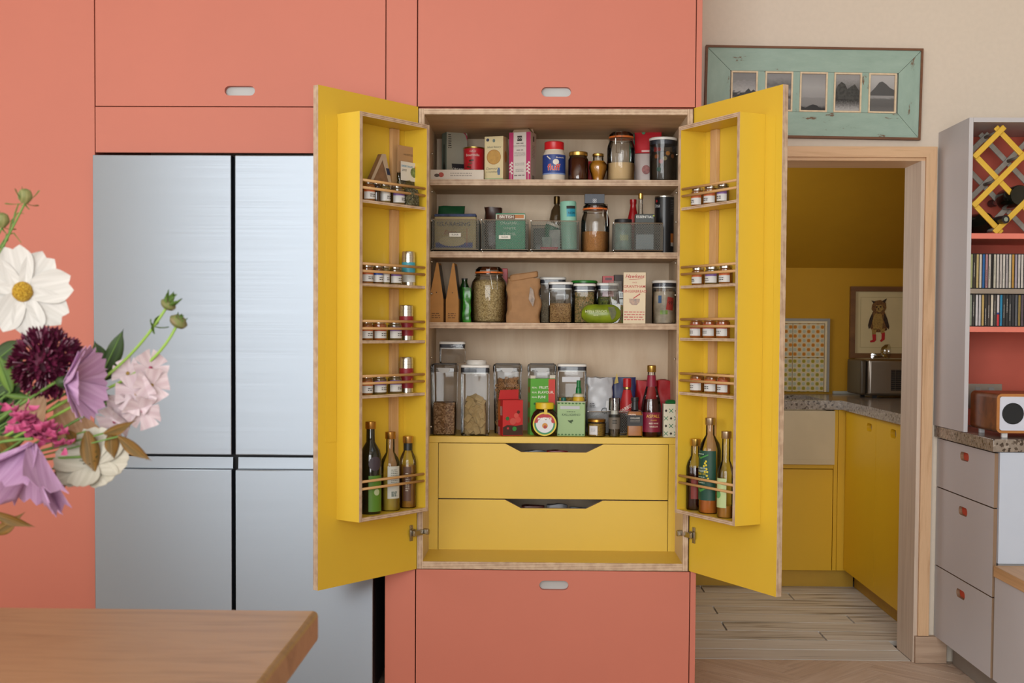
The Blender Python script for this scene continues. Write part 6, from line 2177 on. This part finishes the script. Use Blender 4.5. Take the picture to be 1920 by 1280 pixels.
tag(obj('herb_bag', crumple(pouch(.048, .03, .052, top=.015), .003, 60, 9), grain('#33301e', '#55502f', '#6d6a50', 260, .9), loc=loc, rot=(0, 0, rz)), 'small clear bag of dark dried herbs at the end of the top tier', 'bag')


def oil_bottle(side, px, py_top, dia, lab, glassm, liq, fill, capm, cap_h=.022, shoulder=.62, dep=None):
    M, s, ang, tiers, *_ = DOORS[side]
    dep = dep or (RKD * .5)
    zb = RZ0 + .0125 + .0006
    uu, zt = rack_u(side, px, py_top, dep)
    uu = min(max(uu, RK0 + .0145 + dia / 2), RK1 - .0145 - dia / 2)
    loc, rz = rack_place(side, uu, dep, zb)
    h = zt - zb
    t = thing('oil_bottle', lab, 'bottle', loc, rz)
    R_ = dia / 2
    nk = min(.0135, R_ * .5)
    pr = [(R_ * .93, 0), (R_, .004), (R_, h * shoulder), (R_ * .86, h * (shoulder + .07)), (nk, h * (shoulder + .16)), (nk * .95, h - cap_h * .8)]
    obj('glass_body', B().lathe(pr, 30, cap1=False), glassm, t)
    fz = h * fill
    fp = [(r * .94, z + .002) for r, z in pr if z < fz] + [((R_ if fill < shoulder else R_ * .8) * .94, fz)]
    if liq:
        obj('contents', B().lathe(fp, 28), liq, t)
    obj('cap', B().lathe([(nk * 1.15, h - cap_h), (nk * 1.2, h - cap_h + .001), (nk * 1.2, h - .001), (nk * 1.05, h)], 24), capm, t)
    return t, R_, h


BRZ = metal('#b98c4a', .32)
t, R_, h = oil_bottle('L', 695, 790, .066, 'dark green olive oil bottle with green label in the bottom of the fridge-side rack', liquid('#10150c', .08), None, .5, BRZ)
obj('label', B().lathe([(R_ + .0005, h * .03), (R_ + .0005, h * .42)], 26, a0=-1.0, a1=.55), paint('#4f7a1e', .5), t)
on_round('emblem', disc(.010, 14), paint('#a9b58a', .5), t, R_ + .001, h * .24, -.2)
on_round('label_upper', disc(.022, 18), paint('#3a3038', .5), t, R_ + .001, h * .55, -.35)
t, R_, h = oil_bottle('L', 732, 809, .062, 'clear bottle of golden oil with white label in the bottom of the fridge-side rack', GLS, liquid('#a8923a', .08), .4, BRZ, shoulder=.58)
obj('label', B().lathe([(R_ + .0005, h * .16), (R_ + .0005, h * .57)], 26, a0=-1.1, a1=.25), paint('#b9b9ae', .5), t)
on_round('lettering', bars(9, .022, .0016, .0055, 2), paint('#55584c', .5), t, R_ + .001, h * .52, -.4)
on_round('barcode', bars(5, .020, .0022, .0032, 6), paint('#2f4a44', .5), t, R_ + .001, h * .24, -.4)
t, R_, h = oil_bottle('L', 765, 817, .054, 'slim bottle of amber vinegar with dark neck band in the fridge-side rack', GLS, liquid('#9a6c26', .08), .60, metal('#c9a060', .3), shoulder=.64)
obj('neck_band', B().lathe([(.0142, h * .80), (.0142, h * .90)], 24), paint('#1c1f1c', .4), t)
obj('label', B().lathe([(R_ + .0005, h * .1), (R_ + .0005, h * .58)], 26, a0=-1.4, a1=-.45), paint('#5a3a26', .5), t)
on_round('lettering', bars(10, .012, .002, .006, 2), paint('#c9c0ae', .5), t, R_ + .001, h * .48, -.9)

t, R_, h = oil_bottle('R', 1304, 822, .056, 'bottle of dark brown maple syrup with gold cap in the doorway-side rack', GLS, liquid('#2c0d08', .08), .60, GOLD, shoulder=.60)
obj('label', B().lathe([(R_ + .0005, h * .16), (R_ + .0005, h * .45)], 22, a0=.5, a1=1.3), paint('#7a2418', .5), t)
t, R_, h = oil_bottle('R', 1332, 783, .068, 'tall rapeseed oil bottle with dark green label in the doorway-side rack', GLS, liquid('#b86a2c', .1), .30, metal('#b9a58a', .35), shoulder=.66)
obj('label', B().lathe([(R_ + .0006, h * .14), (R_ + .0006, h * .66)], 30, a0=-1.5, a1=1.5), paint('#0f4434', .5), t)
for k, (s_, sz, c_) in enumerate((('EXTRA VIRGIN', .0085, '#c9d6c8'), ('COLD PRESSED', .0088, '#c9d6c8'), ('RAPESEED OIL', .0088, '#cdb22a'))):
    on_round('lettering', letters(s_, sz, .012), paint(c_, .5), t, R_ + .0012, h * (.475 - .03 * k), -.15)
on_round('leaf_band', poly([(-.028, .008), (0, -.004), (.028, .008), (.028, .012), (0, .001), (-.028, .012)]), paint('#3f8a3a', .5), t, R_ + .001, h * .585, 0)
on_round('lettering', bars(1, .03, .0026, .004, 4), paint('#c9d6c8', .5), t, R_ + .0012, h * .62, -.05)
for k, (dx, dz) in enumerate(((.4, .50), (.5, .53), (.6, .55), (.65, .47), (.5, .44), (.7, .40), (.62, .51), (.72, .44), (.8, .37))):
    on_round('flower_print', disc(.0036, 7), paint('#d3bf2a', .5), t, R_ + .0012 + k * .0001, h * dz, dx)
on_round('leaf_band', poly([(-.028, .006), (0, -.008), (.028, .006), (.028, .012), (0, .0), (-.028, .012)]), paint('#3f8a3a', .5), t, R_ + .001, h * .25, 0)
on_round('lettering', bars(4, .04, .0018, .006, 5), paint('#b9cbb8', .5), t, R_ + .0012, h * .38, -.1)
t, R_, h = oil_bottle('R', 1362, 808, .052, 'clear bottle with pale green label at the outer end of the doorway-side rack', GLS, liquid('#a8742c', .1), .14, metal('#b9a58a', .35), shoulder=.50, dep=.062)
obj('label', B().lathe([(R_ + .0005, h * .12), (R_ + .0005, h * .46)], 26, a0=-1.4, a1=1.0), paint('#b3c48c', .5), t)
on_round('emblem', disc(.012, 16), paint('#5a9a5a', .5), t, R_ + .001, h * .27, -.1)
on_round('lettering', bars(1, .026, .004, .004, 5), paint('#2f3a24', .5), t, R_ + .0013, h * .3, -.2)
# ================================================================ cut flowers in a vase on the island
def petal_mat(h1, h2, name):
    m, n, l, b = nt(name)
    tc = n.new('ShaderNodeTexCoord')
    nz = n.new('ShaderNodeTexNoise')
    nz.inputs['Scale'].default_value = 1
    mp = n.new('ShaderNodeMapping')
    mp.inputs['Scale'].default_value = (260, 12, 12)
    l.new(tc.outputs['Object'], mp.inputs[0])
    l.new(mp.outputs[0], nz.inputs['Vector'])
    r = ramp(n, [(0.35, lin(h1)), (0.65, lin(h2))])
    l.new(nz.outputs[0], r.inputs[0])
    l.new(r.outputs[0], b.inputs['Base Color'])
    b.inputs['Roughness'].default_value = 0.6
    tl = n.new('ShaderNodeBsdfTranslucent')
    l.new(r.outputs[0], tl.inputs[0])
    mx = n.new('ShaderNodeMixShader')
    mx.inputs[0].default_value = 0.22
    l.new(b.outputs[0], mx.inputs[1])
    l.new(tl.outputs[0], mx.inputs[2])
    l.new(mx.outputs[0], n['Material Output'].inputs[0])
    return m


P_WHITE = petal_mat('#c6c3bd', '#d6d3ce', 'white_petal')
P_CREAM = petal_mat('#bdb7a6', '#cdc7b8', 'cream_petal')
P_LILAC = petal_mat('#b68ab2', '#cba4c8', 'lilac_petal')
P_PINK = petal_mat('#b23f6d', '#cc6a92', 'pink_petal')
P_MAROON = petal_mat('#4a0a26', '#6d123e', 'maroon_petal')
P_PALE = petal_mat('#c6b0b6', '#d6c7ca', 'pale_pink_petal')
P_PEACH = petal_mat('#b38a68', '#c9a584', 'peach_petal')
LEAF_D = petal_mat('#26381a', '#3a5224', 'dark_leaf')
LEAF_G = petal_mat('#4a6a26', '#6d8a38', 'fresh_leaf')
LEAF_O = petal_mat('#5d4a1e', '#8a6228', 'withered_leaf')
STEM = paint('#5a7a34', .6, var=.15, scale=40)
YDISC = grain('#a87a14', '#c99a1e', '#d9b23a', 900, .8)

VASE = Vector((-0.70, -2.79, IZ))
MOUTH = VASE + Vector((0, 0, .165))


def sheet(L, Wd, nu=9, nv=9, prof=None, cup=0.0, side=0.0, ripple=0.0, notch=0.0, nn=3, curl=0.0, twist=0.0, th=.0005):
    """one petal or leaf: grows along +Y, broad across X, faces +Z; built with a little thickness"""
    prof = prof or (lambda u: math.sin(PI * min(u * .62 + .02, 1)) ** .8)
    b = B()
    tops = []
    for lay in (0, 1):
        grid = []
        for i in range(nu):
            u = i / (nu - 1)
            row = []
            for j in range(nv):
                v = -1 + 2 * j / (nv - 1)
                ln = L * (1 - notch * (.5 + .5 * math.cos(nn * PI * v)) * u ** 3 - .10 * v * v * u)
                x = Wd / 2 * prof(u) * v
                y = ln * u
                z = cup * u * u * L + side * v * v * Wd * prof(u) + ripple * math.cos(5 * PI * v) * u * Wd + curl * L * max(0, u - .6) ** 2
                if twist:
                    a = twist * u
                    x, z = x * math.cos(a) - z * math.sin(a), x * math.sin(a) + z * math.cos(a)
                row.append(b.bm.verts.new((x, y, z - lay * th)))
            grid.append(row)
        tops.append(grid)
        for i in range(nu - 1):
            for j in range(nv - 1):
                f = b.bm.faces.new((grid[i][j], grid[i][j + 1], grid[i + 1][j + 1], grid[i + 1][j]))
                f.smooth = True
    a, c = tops
    ring = [(i, 0) for i in range(nu)] + [(nu - 1, j) for j in range(1, nv)] + [(i, nv - 1) for i in range(nu - 2, -1, -1)] + [(0, j) for j in range(nv - 2, 0, -1)]
    for k in range(len(ring)):
        p, q = ring[k], ring[(k + 1) % len(ring)]
        try:
            b.bm.faces.new((a[p[0]][p[1]], a[q[0]][q[1]], c[q[0]][q[1]], c[p[0]][p[1]])).smooth = True
        except ValueError:
            pass
    return b


def mesh_of(b, m, name):
    o = obj(name, b, m, sharp=75)
    me = o.data
    bpy.data.objects.remove(o)
    return me


def put(name, me, parent, rot=(0, 0, 0), loc=(0, 0, 0), scale=1.0):
    o = bpy.data.objects.new(name, me)
    COL.objects.link(o)
    o.parent = parent
    o.location = loc
    o.rotation_euler = rot
    o.scale = (scale,) * 3 if not isinstance(scale, tuple) else scale
    return o


def flower(name, lab, cat, pos, facing, group=None, spin=0.0):
    q = Vector(facing).normalized().to_track_quat('Z', 'Y') @ Euler((0, 0, spin)).to_quaternion()
    return thing(name, lab, cat, pos, rot=q.to_euler(), group=group)


def stem_to(t, pos, r=.0013, bend=(0, 0, 0), m=STEM, start=Vector((0, 0, 0))):
    """stem from the flower down into the vase, in the flower's own frame"""
    Mi = (Matrix.Translation(t.location) @ t.rotation_euler.to_matrix().to_4x4()).inverted()
    p0 = Vector(pos) + start
    p3 = MOUTH + Vector((random.uniform(-.025, .025), random.uniform(-.02, .02), -.05))
    mid = (p0 + p3) / 2 + Vector(bend)
    pts = []
    for i in range(13):
        u = i / 12
        pts.append(Mi @ (p0 * (1 - u) ** 2 + mid * (2 * u * (1 - u)) + p3 * u ** 2))
    return obj('stem', B().tube(pts, r, 7), m, t)


def to_cam(p, dx=0, dy=0, dz=0):
    return (EYE - Vector(p)).normalized() + Vector((dx, dy, dz))


wide = lambda u: (math.sin(PI * min(.08 + u * .60, 1)) ** .9)
fanp = lambda u: .18 + .82 * u ** .8
# 1 white cosmos facing the camera
YB = -2.775
p = W(42, 547, YB)
t = flower('white_cosmos', 'large open white cosmos with yellow centre facing out of the bouquet', 'flower', p, to_cam(p, .05, 0, .08))
me = mesh_of(sheet(.049, .0345, prof=wide, cup=.06, side=.07, ripple=.012, notch=.10, nn=2), P_WHITE, 'petal')
for k in range(8):
    put('petal', me, t, (random.uniform(-.08, .1), random.uniform(-.05, .05), k * PI / 4 + .2), (0, 0, .0007 * (k % 2)), random.uniform(.95, 1.05))
obj('centre', crumple(B().lathe([(.0105, -.001), (.0105, .002), (.008, .005), (.003, .0062)], 24), .0006, 500, 1), YDISC, t)
stem_to(t, p, bend=(-.02, .01, 0), start=Vector((0, .004, 0)))
# 2 buds
for (px, py, r, lab) in ((47, 367, .0075, 'round green flower bud on a thin stem above the white cosmos'), (4, 412, .0075, 'dark green flower bud low on the thin stem above the white cosmos')):
    p = W(px, py, YB + .02)
    t = flower('flower_bud', lab, 'bud', p, (.15, -.2, 1))
    obj('bud', B().lathe([(r * .5, -r), (r * .95, -r * .4), (r, r * .2), (r * .7, r * .8), (r * .2, r)], 18), petal_mat('#5d6a30', '#a8a06a', 'bud_green'), t)
    le = mesh_of(sheet(.020, .0022, nu=6, nv=3, cup=.3, prof=lambda u: 1 - u * .8), LEAF_G, 'sepal')
    for k in range(6):
        put('sepal', le, t, (.5 - 1.0 * (k % 2), 0, k * PI / 3), (0, 0, -r * .9))
    stem_to(t, p, .0011, (.015, 0, .03), start=Vector((0, 0, -r)))
for k, (a, c, n_) in enumerate((((28, 400), (42, 385), .0), ((20, 420), (45, 400), .0), ((12, 440), (40, 455), 0))):
    p = W(*a, YB + .02)
    q = W(*c, YB + .02)
    t = flower('thread_leaf', 'fine thread-like leaf, %s on the bud stem' % ('upper', 'middle', 'lower')[k], 'leaf', p, (0, -1, .2), 'thread leaves by the buds')
    Mi = (Matrix.Translation(t.location) @ t.rotation_euler.to_matrix().to_4x4()).inverted()
    obj('blade', B().tube([Mi @ p, Mi @ ((p + q) / 2 + Vector((0, 0, .006))), Mi @ q], [.0008, .0007, .0003], 5), LEAF_G, t)
    obj('stalk', B().tube([Mi @ p, Mi @ W(a[0] - 6, a[1] + 30, YB + .02), Mi @ W(-6, 470, YB + .02)], .0009, 5), LEAF_G, t)
# 3 maroon scabious
p = W(88, 682, YB - .02)
t = flower('maroon_scabious', 'dark maroon scabious with many small frilled petals', 'flower', p, to_cam(p, .15, 0, .35))
me = mesh_of(sheet(.013, .009, nu=5, nv=7, prof=fanp, cup=.3, notch=.25, nn=3, ripple=.05), P_MAROON, 'floret')
for k in range(120):
    f = k / 120
    ph = k * 2.39996
    th_ = math.acos(1 - 1.15 * f)
    R_ = .030
    d = Vector((math.sin(th_) * math.cos(ph), math.sin(th_) * math.sin(ph), math.cos(th_) * .75))
    q = d.to_track_quat('Y', 'Z') @ Euler((0, random.uniform(-1.5, 1.5), 0)).to_quaternion()
    put('floret', me, t, q.to_euler(), d * R_ * .75, random.uniform(1.05, 1.5))
obj('core', B().lathe([(.006, -.012), (.018, -.006), (.021, .004), (.014, .014), (.004, .0165)], 20), P_MAROON, t)
b = B()
rg = random.Random(2)
for k in range(50):
    d = Vector((rg.uniform(-1, 1), rg.uniform(-1, 1), rg.uniform(.1, 1))).normalized()
    b.tube([d * .022, d * .036], .00035, 4)
    bmesh.ops.create_icosphere(b.bm, subdivisions=1, radius=.0008, matrix=Matrix.Translation(d * .0365))
o_ = obj('stamens', b, paint('#8a6a78', .5), t)
o_['kind'] = 'stuff'
stem_to(t, p, .0014, start=Vector((0, .01, -.01)))
# 4 lilac cosmos seen from the side
p = W(119, 716, YB - .045)
t = flower('lilac_cosmos', 'lilac cosmos seen side-on with petals spreading away from its green calyx', 'flower', p, Vector((.93, -.15, -.05)))
me = mesh_of(sheet(.048, .034, prof=fanp, cup=-.05, side=.05, ripple=.02, notch=.12, nn=3), P_LILAC, 'petal')
for k in range(8):
    a = k * PI / 4 + .1
    q = Euler((0, 0, a)).to_quaternion() @ Euler((math.radians(38 + 6 * (k % 3)), 0, 0)).to_quaternion()
    put('petal', me, t, q.to_euler(), (0, 0, .001))
obj('calyx', B().lathe([(.002, -.008), (.005, -.005), (.006, 0), (.004, .004)], 14), LEAF_D, t)
se = mesh_of(sheet(.013, .0026, nu=5, nv=3, prof=lambda u: 1 - u * .85, cup=.2), LEAF_D, 'sepal')
for k in range(7):
    put('sepal', se, t, (Euler((0, 0, k * PI / 3.5)).to_quaternion() @ Euler((math.radians(30), 0, 0)).to_quaternion()).to_euler(), (0, 0, -.003))
stem_to(t, p, .0015, (0, 0, .02), start=Vector((-.008, 0, 0)))
# 5 big lilac cosmos hanging low
p = W(62, 830, YB - .07)
t = flower('lilac_cosmos', 'large drooping lilac cosmos with petals folded downwards', 'flower', p, Vector((-.2, -.36, -.88)))
me = mesh_of(sheet(.077, .052, prof=fanp, cup=-.10, side=-.05, ripple=.022, notch=.13, nn=3), P_LILAC, 'petal')
for k in range(8):
    a = k * PI / 4 + .2
    q = Euler((0, 0, a)).to_quaternion() @ Euler((math.radians(48 + 7 * (k % 3)), 0, 0)).to_quaternion()
    put('petal', me, t, q.to_euler(), (0, 0, .001), random.uniform(.9, 1.08))
stem_to(t, p, .0015, (0, 0, .05), start=Vector((0, 0, .004)))
# 6 pink cluster
p = W(72, 806, YB - .05)
t = flower('pink_spray', 'cluster of small crumpled deep pink blossoms', 'flower', p, (0, -.6, .8))
me = mesh_of(sheet(.0075, .0075, nu=5, nv=5, prof=fanp, cup=.4, side=.25, ripple=.04), P_PINK, 'blossom')
rg = random.Random(8)
Mi = (Matrix.Translation(t.location) @ t.rotation_euler.to_matrix().to_4x4()).inverted()
for k in range(105):
    cx, cy = rg.gauss(0, 1), rg.gauss(0, .5)
    px, py = 70 + cx * 27, 800 + cx * 15 + cy * 22
    if not (8 < px < 135 and 752 < py < 842):
        continue
    d = Vector((rg.uniform(-1, 1), rg.uniform(-1, .1), rg.uniform(-.6, 1))).normalized()
    put('blossom', me, t, d.to_track_quat('Y', 'Z').to_euler(), Mi @ W(px, py, YB - .05 + rg.uniform(-.012, .012)), rg.uniform(1.0, 1.6))
stem_to(t, p, .0013)
# 7 pale phlox
p = W(248, 722, YB - .01)
t = flower('pale_phlox', 'cluster of pale pink-white phlox blossoms at the outer side of the bouquet', 'flower', p, to_cam(p))
Mi = (Matrix.Translation(t.location) @ t.rotation_euler.to_matrix().to_4x4()).inverted()
me = mesh_of(sheet(.0215, .022, nu=6, nv=7, prof=fanp, cup=.12, side=.05, ripple=.03, notch=.08, nn=1), P_PALE, 'petal')
for k, (px, py, fx, fz, sc) in enumerate(((256, 738, .1, -.1, 1.05), (282, 690, .9, .2, .9), (240, 700, -.2, .4, .8), (268, 770, .2, -.5, .95), (232, 765, -.3, -.3, .9), (215, 790, -.3, -.6, .9), (284, 722, .7, -.1, .9))):
    c_ = W(px, py, YB - .01 + .006 * (k % 3))
    fdir = Mi.to_3x3() @ Vector((fx, -1, fz)).normalized()
    e = obj('blossom_eye', B().lathe([(.0022, -.001), (.002, .0012), (.0006, .0018)], 10), paint(('#8a6a1e', '#8a2a4a')[k % 2], .6), t, loc=Mi @ c_, rot=fdir.to_track_quat('Z', 'Y').to_euler())
    for j in range(5):
        put('petal', me, e, (random.uniform(-.1, .25), 0, j * 2 * PI / 5), (0, 0, 0), sc)
stem_to(t, p, .0014, (0, 0, -.01), start=Vector((0, .02, 0)))
# 8 cream cosmos seen from behind
p = W(172, 866, YB - .03)
t = flower('white_cosmos', 'cream white cosmos seen from behind hanging below the leaves', 'flower', p, Vector((.06, .74, -.60)))
me = mesh_of(sheet(.038, .034, prof=wide, cup=-.16, side=-.05, ripple=.010, notch=.05, nn=3), P_CREAM, 'petal')
for k in range(8):
    put('petal', me, t, (random.uniform(-.12, .12), 0, k * PI / 4), (0, 0, .0005 * (k % 2)), random.uniform(.93, 1.07))
se = mesh_of(sheet(.012, .0028, nu=5, nv=3, prof=lambda u: 1 - u * .85, cup=-.2), LEAF_D, 'sepal')
for k in range(9):
    put('sepal', se, t, (math.radians(-25), 0, k * 2 * PI / 9), (0, 0, -.0025))
obj('calyx', B().lathe([(.002, -.006), (.005, -.003), (.006, .0)], 12), LEAF_D, t)
stem_to(t, p, .0013, (0, .0, .04), start=Vector((-.002, -.004, .006)))
# 9 leaves
lf = lambda u: math.sin(PI * min(.05 + u * .95, 1)) ** .8
leaves = [  # base px, tip px, width px, material, label
    ((192, 700), (234, 616), 36, LEAF_D, 'dark green leaf rising beside the lilac cosmos', .15),
    ((192, 700), (176, 638), 34, LEAF_D, 'small dark green leaf above the lilac cosmos', -.1),
    ((180, 712), (222, 664), 40, LEAF_D, 'broad dark green leaf above the phlox stalks', .1),
    ((150, 745), (235, 752), 26, LEAF_D, 'dark green leaf lying across the phlox stem', -.1),
    ((195, 812), (258, 790), 24, LEAF_O, 'withered brown-green leaf pointing out under the phlox', .2),
    ((208, 808), (212, 862), 26, LEAF_O, 'withered curled leaf hanging beside the cream cosmos', .3),
    ((222, 818), (284, 868), 24, LEAF_O, 'long withered leaf drooping over the refrigerator handle line', .25),
    ((162, 808), (178, 892), 36, LEAF_O, 'olive withered leaf hanging over the back of the cream cosmos', .3),
    ((118, 876), (102, 928), 34, LEAF_O, 'olive leaf tucked beside the drooping lilac cosmos', .2),
    ((-20, 960), (68, 992), 20, LEAF_O, 'olive withered leaf hanging at the bottom of the bouquet', .2),
    ((-10, 770), (30, 690), 40, LEAF_D, 'large dark leaf behind the maroon scabious', .1),
    ((-20, 830), (30, 770), 46, LEAF_D, 'large dark leaf behind the pink cluster', .1),
    ((-30, 900), (14, 830), 40, LEAF_D, 'large dark leaf beside the drooping lilac cosmos', .1),
    ((130, 650), (150, 668), 14, LEAF_D, 'small dark leaf beside the maroon scabious', .1),
    ((20, 735), (-6, 660), 30, LEAF_G, 'fresh green leaf below the white cosmos', .1),
    ((-10, 700), (50, 650), 46, LEAF_D, 'broad dark leaf between the white cosmos and the scabious', .1),
    ((-20, 760), (60, 742), 46, LEAF_D, 'broad dark leaf lying behind the pink cluster', .1),
    ((-20, 800), (36, 826), 44, LEAF_D, 'broad dark leaf low at the side of the pink cluster', .1),
    ((30, 860), (-8, 812), 46, LEAF_O, 'olive leaf behind the drooping lilac cosmos', .1),
    ((140, 830), (120, 800), 22, LEAF_O, 'small olive leaf beside the pink cluster', .2),
    ((-14, 1000), (50, 962), 30, LEAF_O, 'curled olive leaf under the drooping lilac cosmos', .2),
    ((60, 745), (0, 740), 10, LEAF_G, 'narrow fresh green leaf crossing under the scabious', .1),
]
rl = random.Random(11)
spots = ('under the white cosmos', 'behind the scabious', 'behind the scabious stem', 'beside the pink cluster', 'behind the pink cluster', 'above the drooping cosmos', 'at the heart of the bouquet', 'behind the peach petals', 'between the stems', 'below the scabious')
for k, sp_ in enumerate(spots):
    bx_, by_ = rl.uniform(-60, 20), 830 - k * 16 + rl.uniform(-10, 10)
    leaves.append(((bx_, by_), (bx_ + rl.uniform(60, 95), by_ - rl.uniform(10, 60)), rl.uniform(40, 58), LEAF_D, 'dark green leaf ' + sp_ + ' in the bouquet', .1))
for k, (a, c, wpx, m_, lab, cv) in enumerate(leaves):
    dy = YB + (.03 if m_ is LEAF_D else -.035) + .004 * (k % 3)
    A, C_ = W(*a, dy), W(*c, dy - .008)
    d = (C_ - A)
    L = d.length
    x_ = d.normalized()
    z_ = (Vector((0, -1, .25)) - x_ * Vector((0, -1, .25)).dot(x_)).normalized()
    Rm = Matrix((x_.cross(z_), x_, z_)).transposed()
    t = thing('leaf', lab, 'leaf', A, rot=Rm.to_euler(), group='leaves in the bouquet')
    ww = wpx * .00056
    obj('blade', sheet(L, ww, nu=10, nv=7, prof=lf, cup=cv * .4, side=-.18, ripple=.02, curl=-cv * 1.2, twist=(.9 if m_ is LEAF_O else .15)), m_, t, sharp=75)
    obj('midrib', B().tube([(0, 0, .0003), (0, L * .5, .0005 + cv * .1 * L), (0, L * .9, .0004 + cv * .28 * L)], [.0009, .0006, .0003], 5), STEM if m_ is not LEAF_O else paint('#7a5a28', .6), t)
    Mi = (Matrix.Translation(t.location) @ t.rotation_euler.to_matrix().to_4x4()).inverted()
    q = MOUTH + Vector((random.uniform(-.02, .02), random.uniform(-.02, .02), -.04))
    obj('leaf_stalk', B().tube([Mi @ A, Mi @ (A * .6 + q * .4 + Vector((0, .01, .012))), Mi @ q], .0009, 5), STEM, t)
# 10 green seed heads on long curved stems
for k, (tip, via, base, r, lab) in enumerate((((316, 570), (262, 660), (190, 712), .009, 'small leafy green bud at the end of a long curved stem'), ((335, 602), (298, 690), (185, 735), .0105, 'green and purple scabious seed head on a long curved stem'))):
    p = W(*tip, YB + .005)
    t = flower('seed_head', lab, 'seed head', p, (.55, -.3, .75))
    obj('head', B().lathe([(.002, -r * .7), (r * .8, -r * .35), (r * .95, 0), (r * .6, r * .4), (r * .2, r * .45)], 16), petal_mat('#6a7a3a', '#8a7a5a', 'seed_head_green'), t)
    le = mesh_of(sheet(.016 if k == 0 else .011, .006, nu=5, nv=4, prof=lf, cup=.5), LEAF_G if k == 0 else LEAF_G, 'bract')
    for j in range(9):
        put('bract', le, t, (Euler((0, 0, j * 2 * PI / 9)).to_quaternion() @ Euler((math.radians(30 + 40 * (j % 2)), 0, 0)).to_quaternion()).to_euler(), (0, 0, -r * .3))
    Mi = (Matrix.Translation(t.location) @ t.rotation_euler.to_matrix().to_4x4()).inverted()
    a, c, d = p, W(*via, YB - .005), W(*base, YB - .005)
    pts = [a * (1 - u) ** 2 + c * (2 * u * (1 - u)) + d * u ** 2 for u in [i / 12 for i in range(13)]]
    pts += [MOUTH + Vector((.01, 0, -.03))]
    obj('stem', B().tube([Mi @ q for q in pts], .0015, 7), paint('#7a9a3a', .6, var=.1), t)
    if k == 0:
        nd = W(288, 610, YB)
        for j in range(5):
            o_ = put('bract', le, t, (random.uniform(-1, 1), random.uniform(-1, 1), j * 1.3), Mi @ nd, .9)
# 11 peach rose petals at the heart of the bouquet
for k, (px, py, L, Wd, fx, fz, rz_) in enumerate(((112, 772, .048, .056, .3, -.5, .4), (80, 745, .04, .045, -.1, .2, -.3))):
    p = W(px, py - 20, YB + .0)
    t = flower('peach_petal', ('broad peach petal below the side-on lilac cosmos', 'broad peach petal behind the maroon scabious')[k], 'petal', p, (fx, -1, fz), spin=PI + rz_)
    obj('blade', sheet(L, Wd, prof=fanp, cup=.15, side=.12), P_PEACH, t, sharp=75)
    stem_to(t, p, .0012)
# vase
t = thing('flower_vase', 'clear glass vase of cut garden flowers on the oak island', 'vase', VASE)
obj('glass_body', B().lathe([(.042, .0005), (.046, .004), (.050, .08), (.044, .14), (.047, .165), (.045, .165), (.042, .14), (.048, .08), (.043, .008)], 32), GLS, t)
obj('water', B().lathe([(.042, .009), (.0465, .08), (.0455, .10)], 28), glass('#dfe8e6', .08, .06), t)
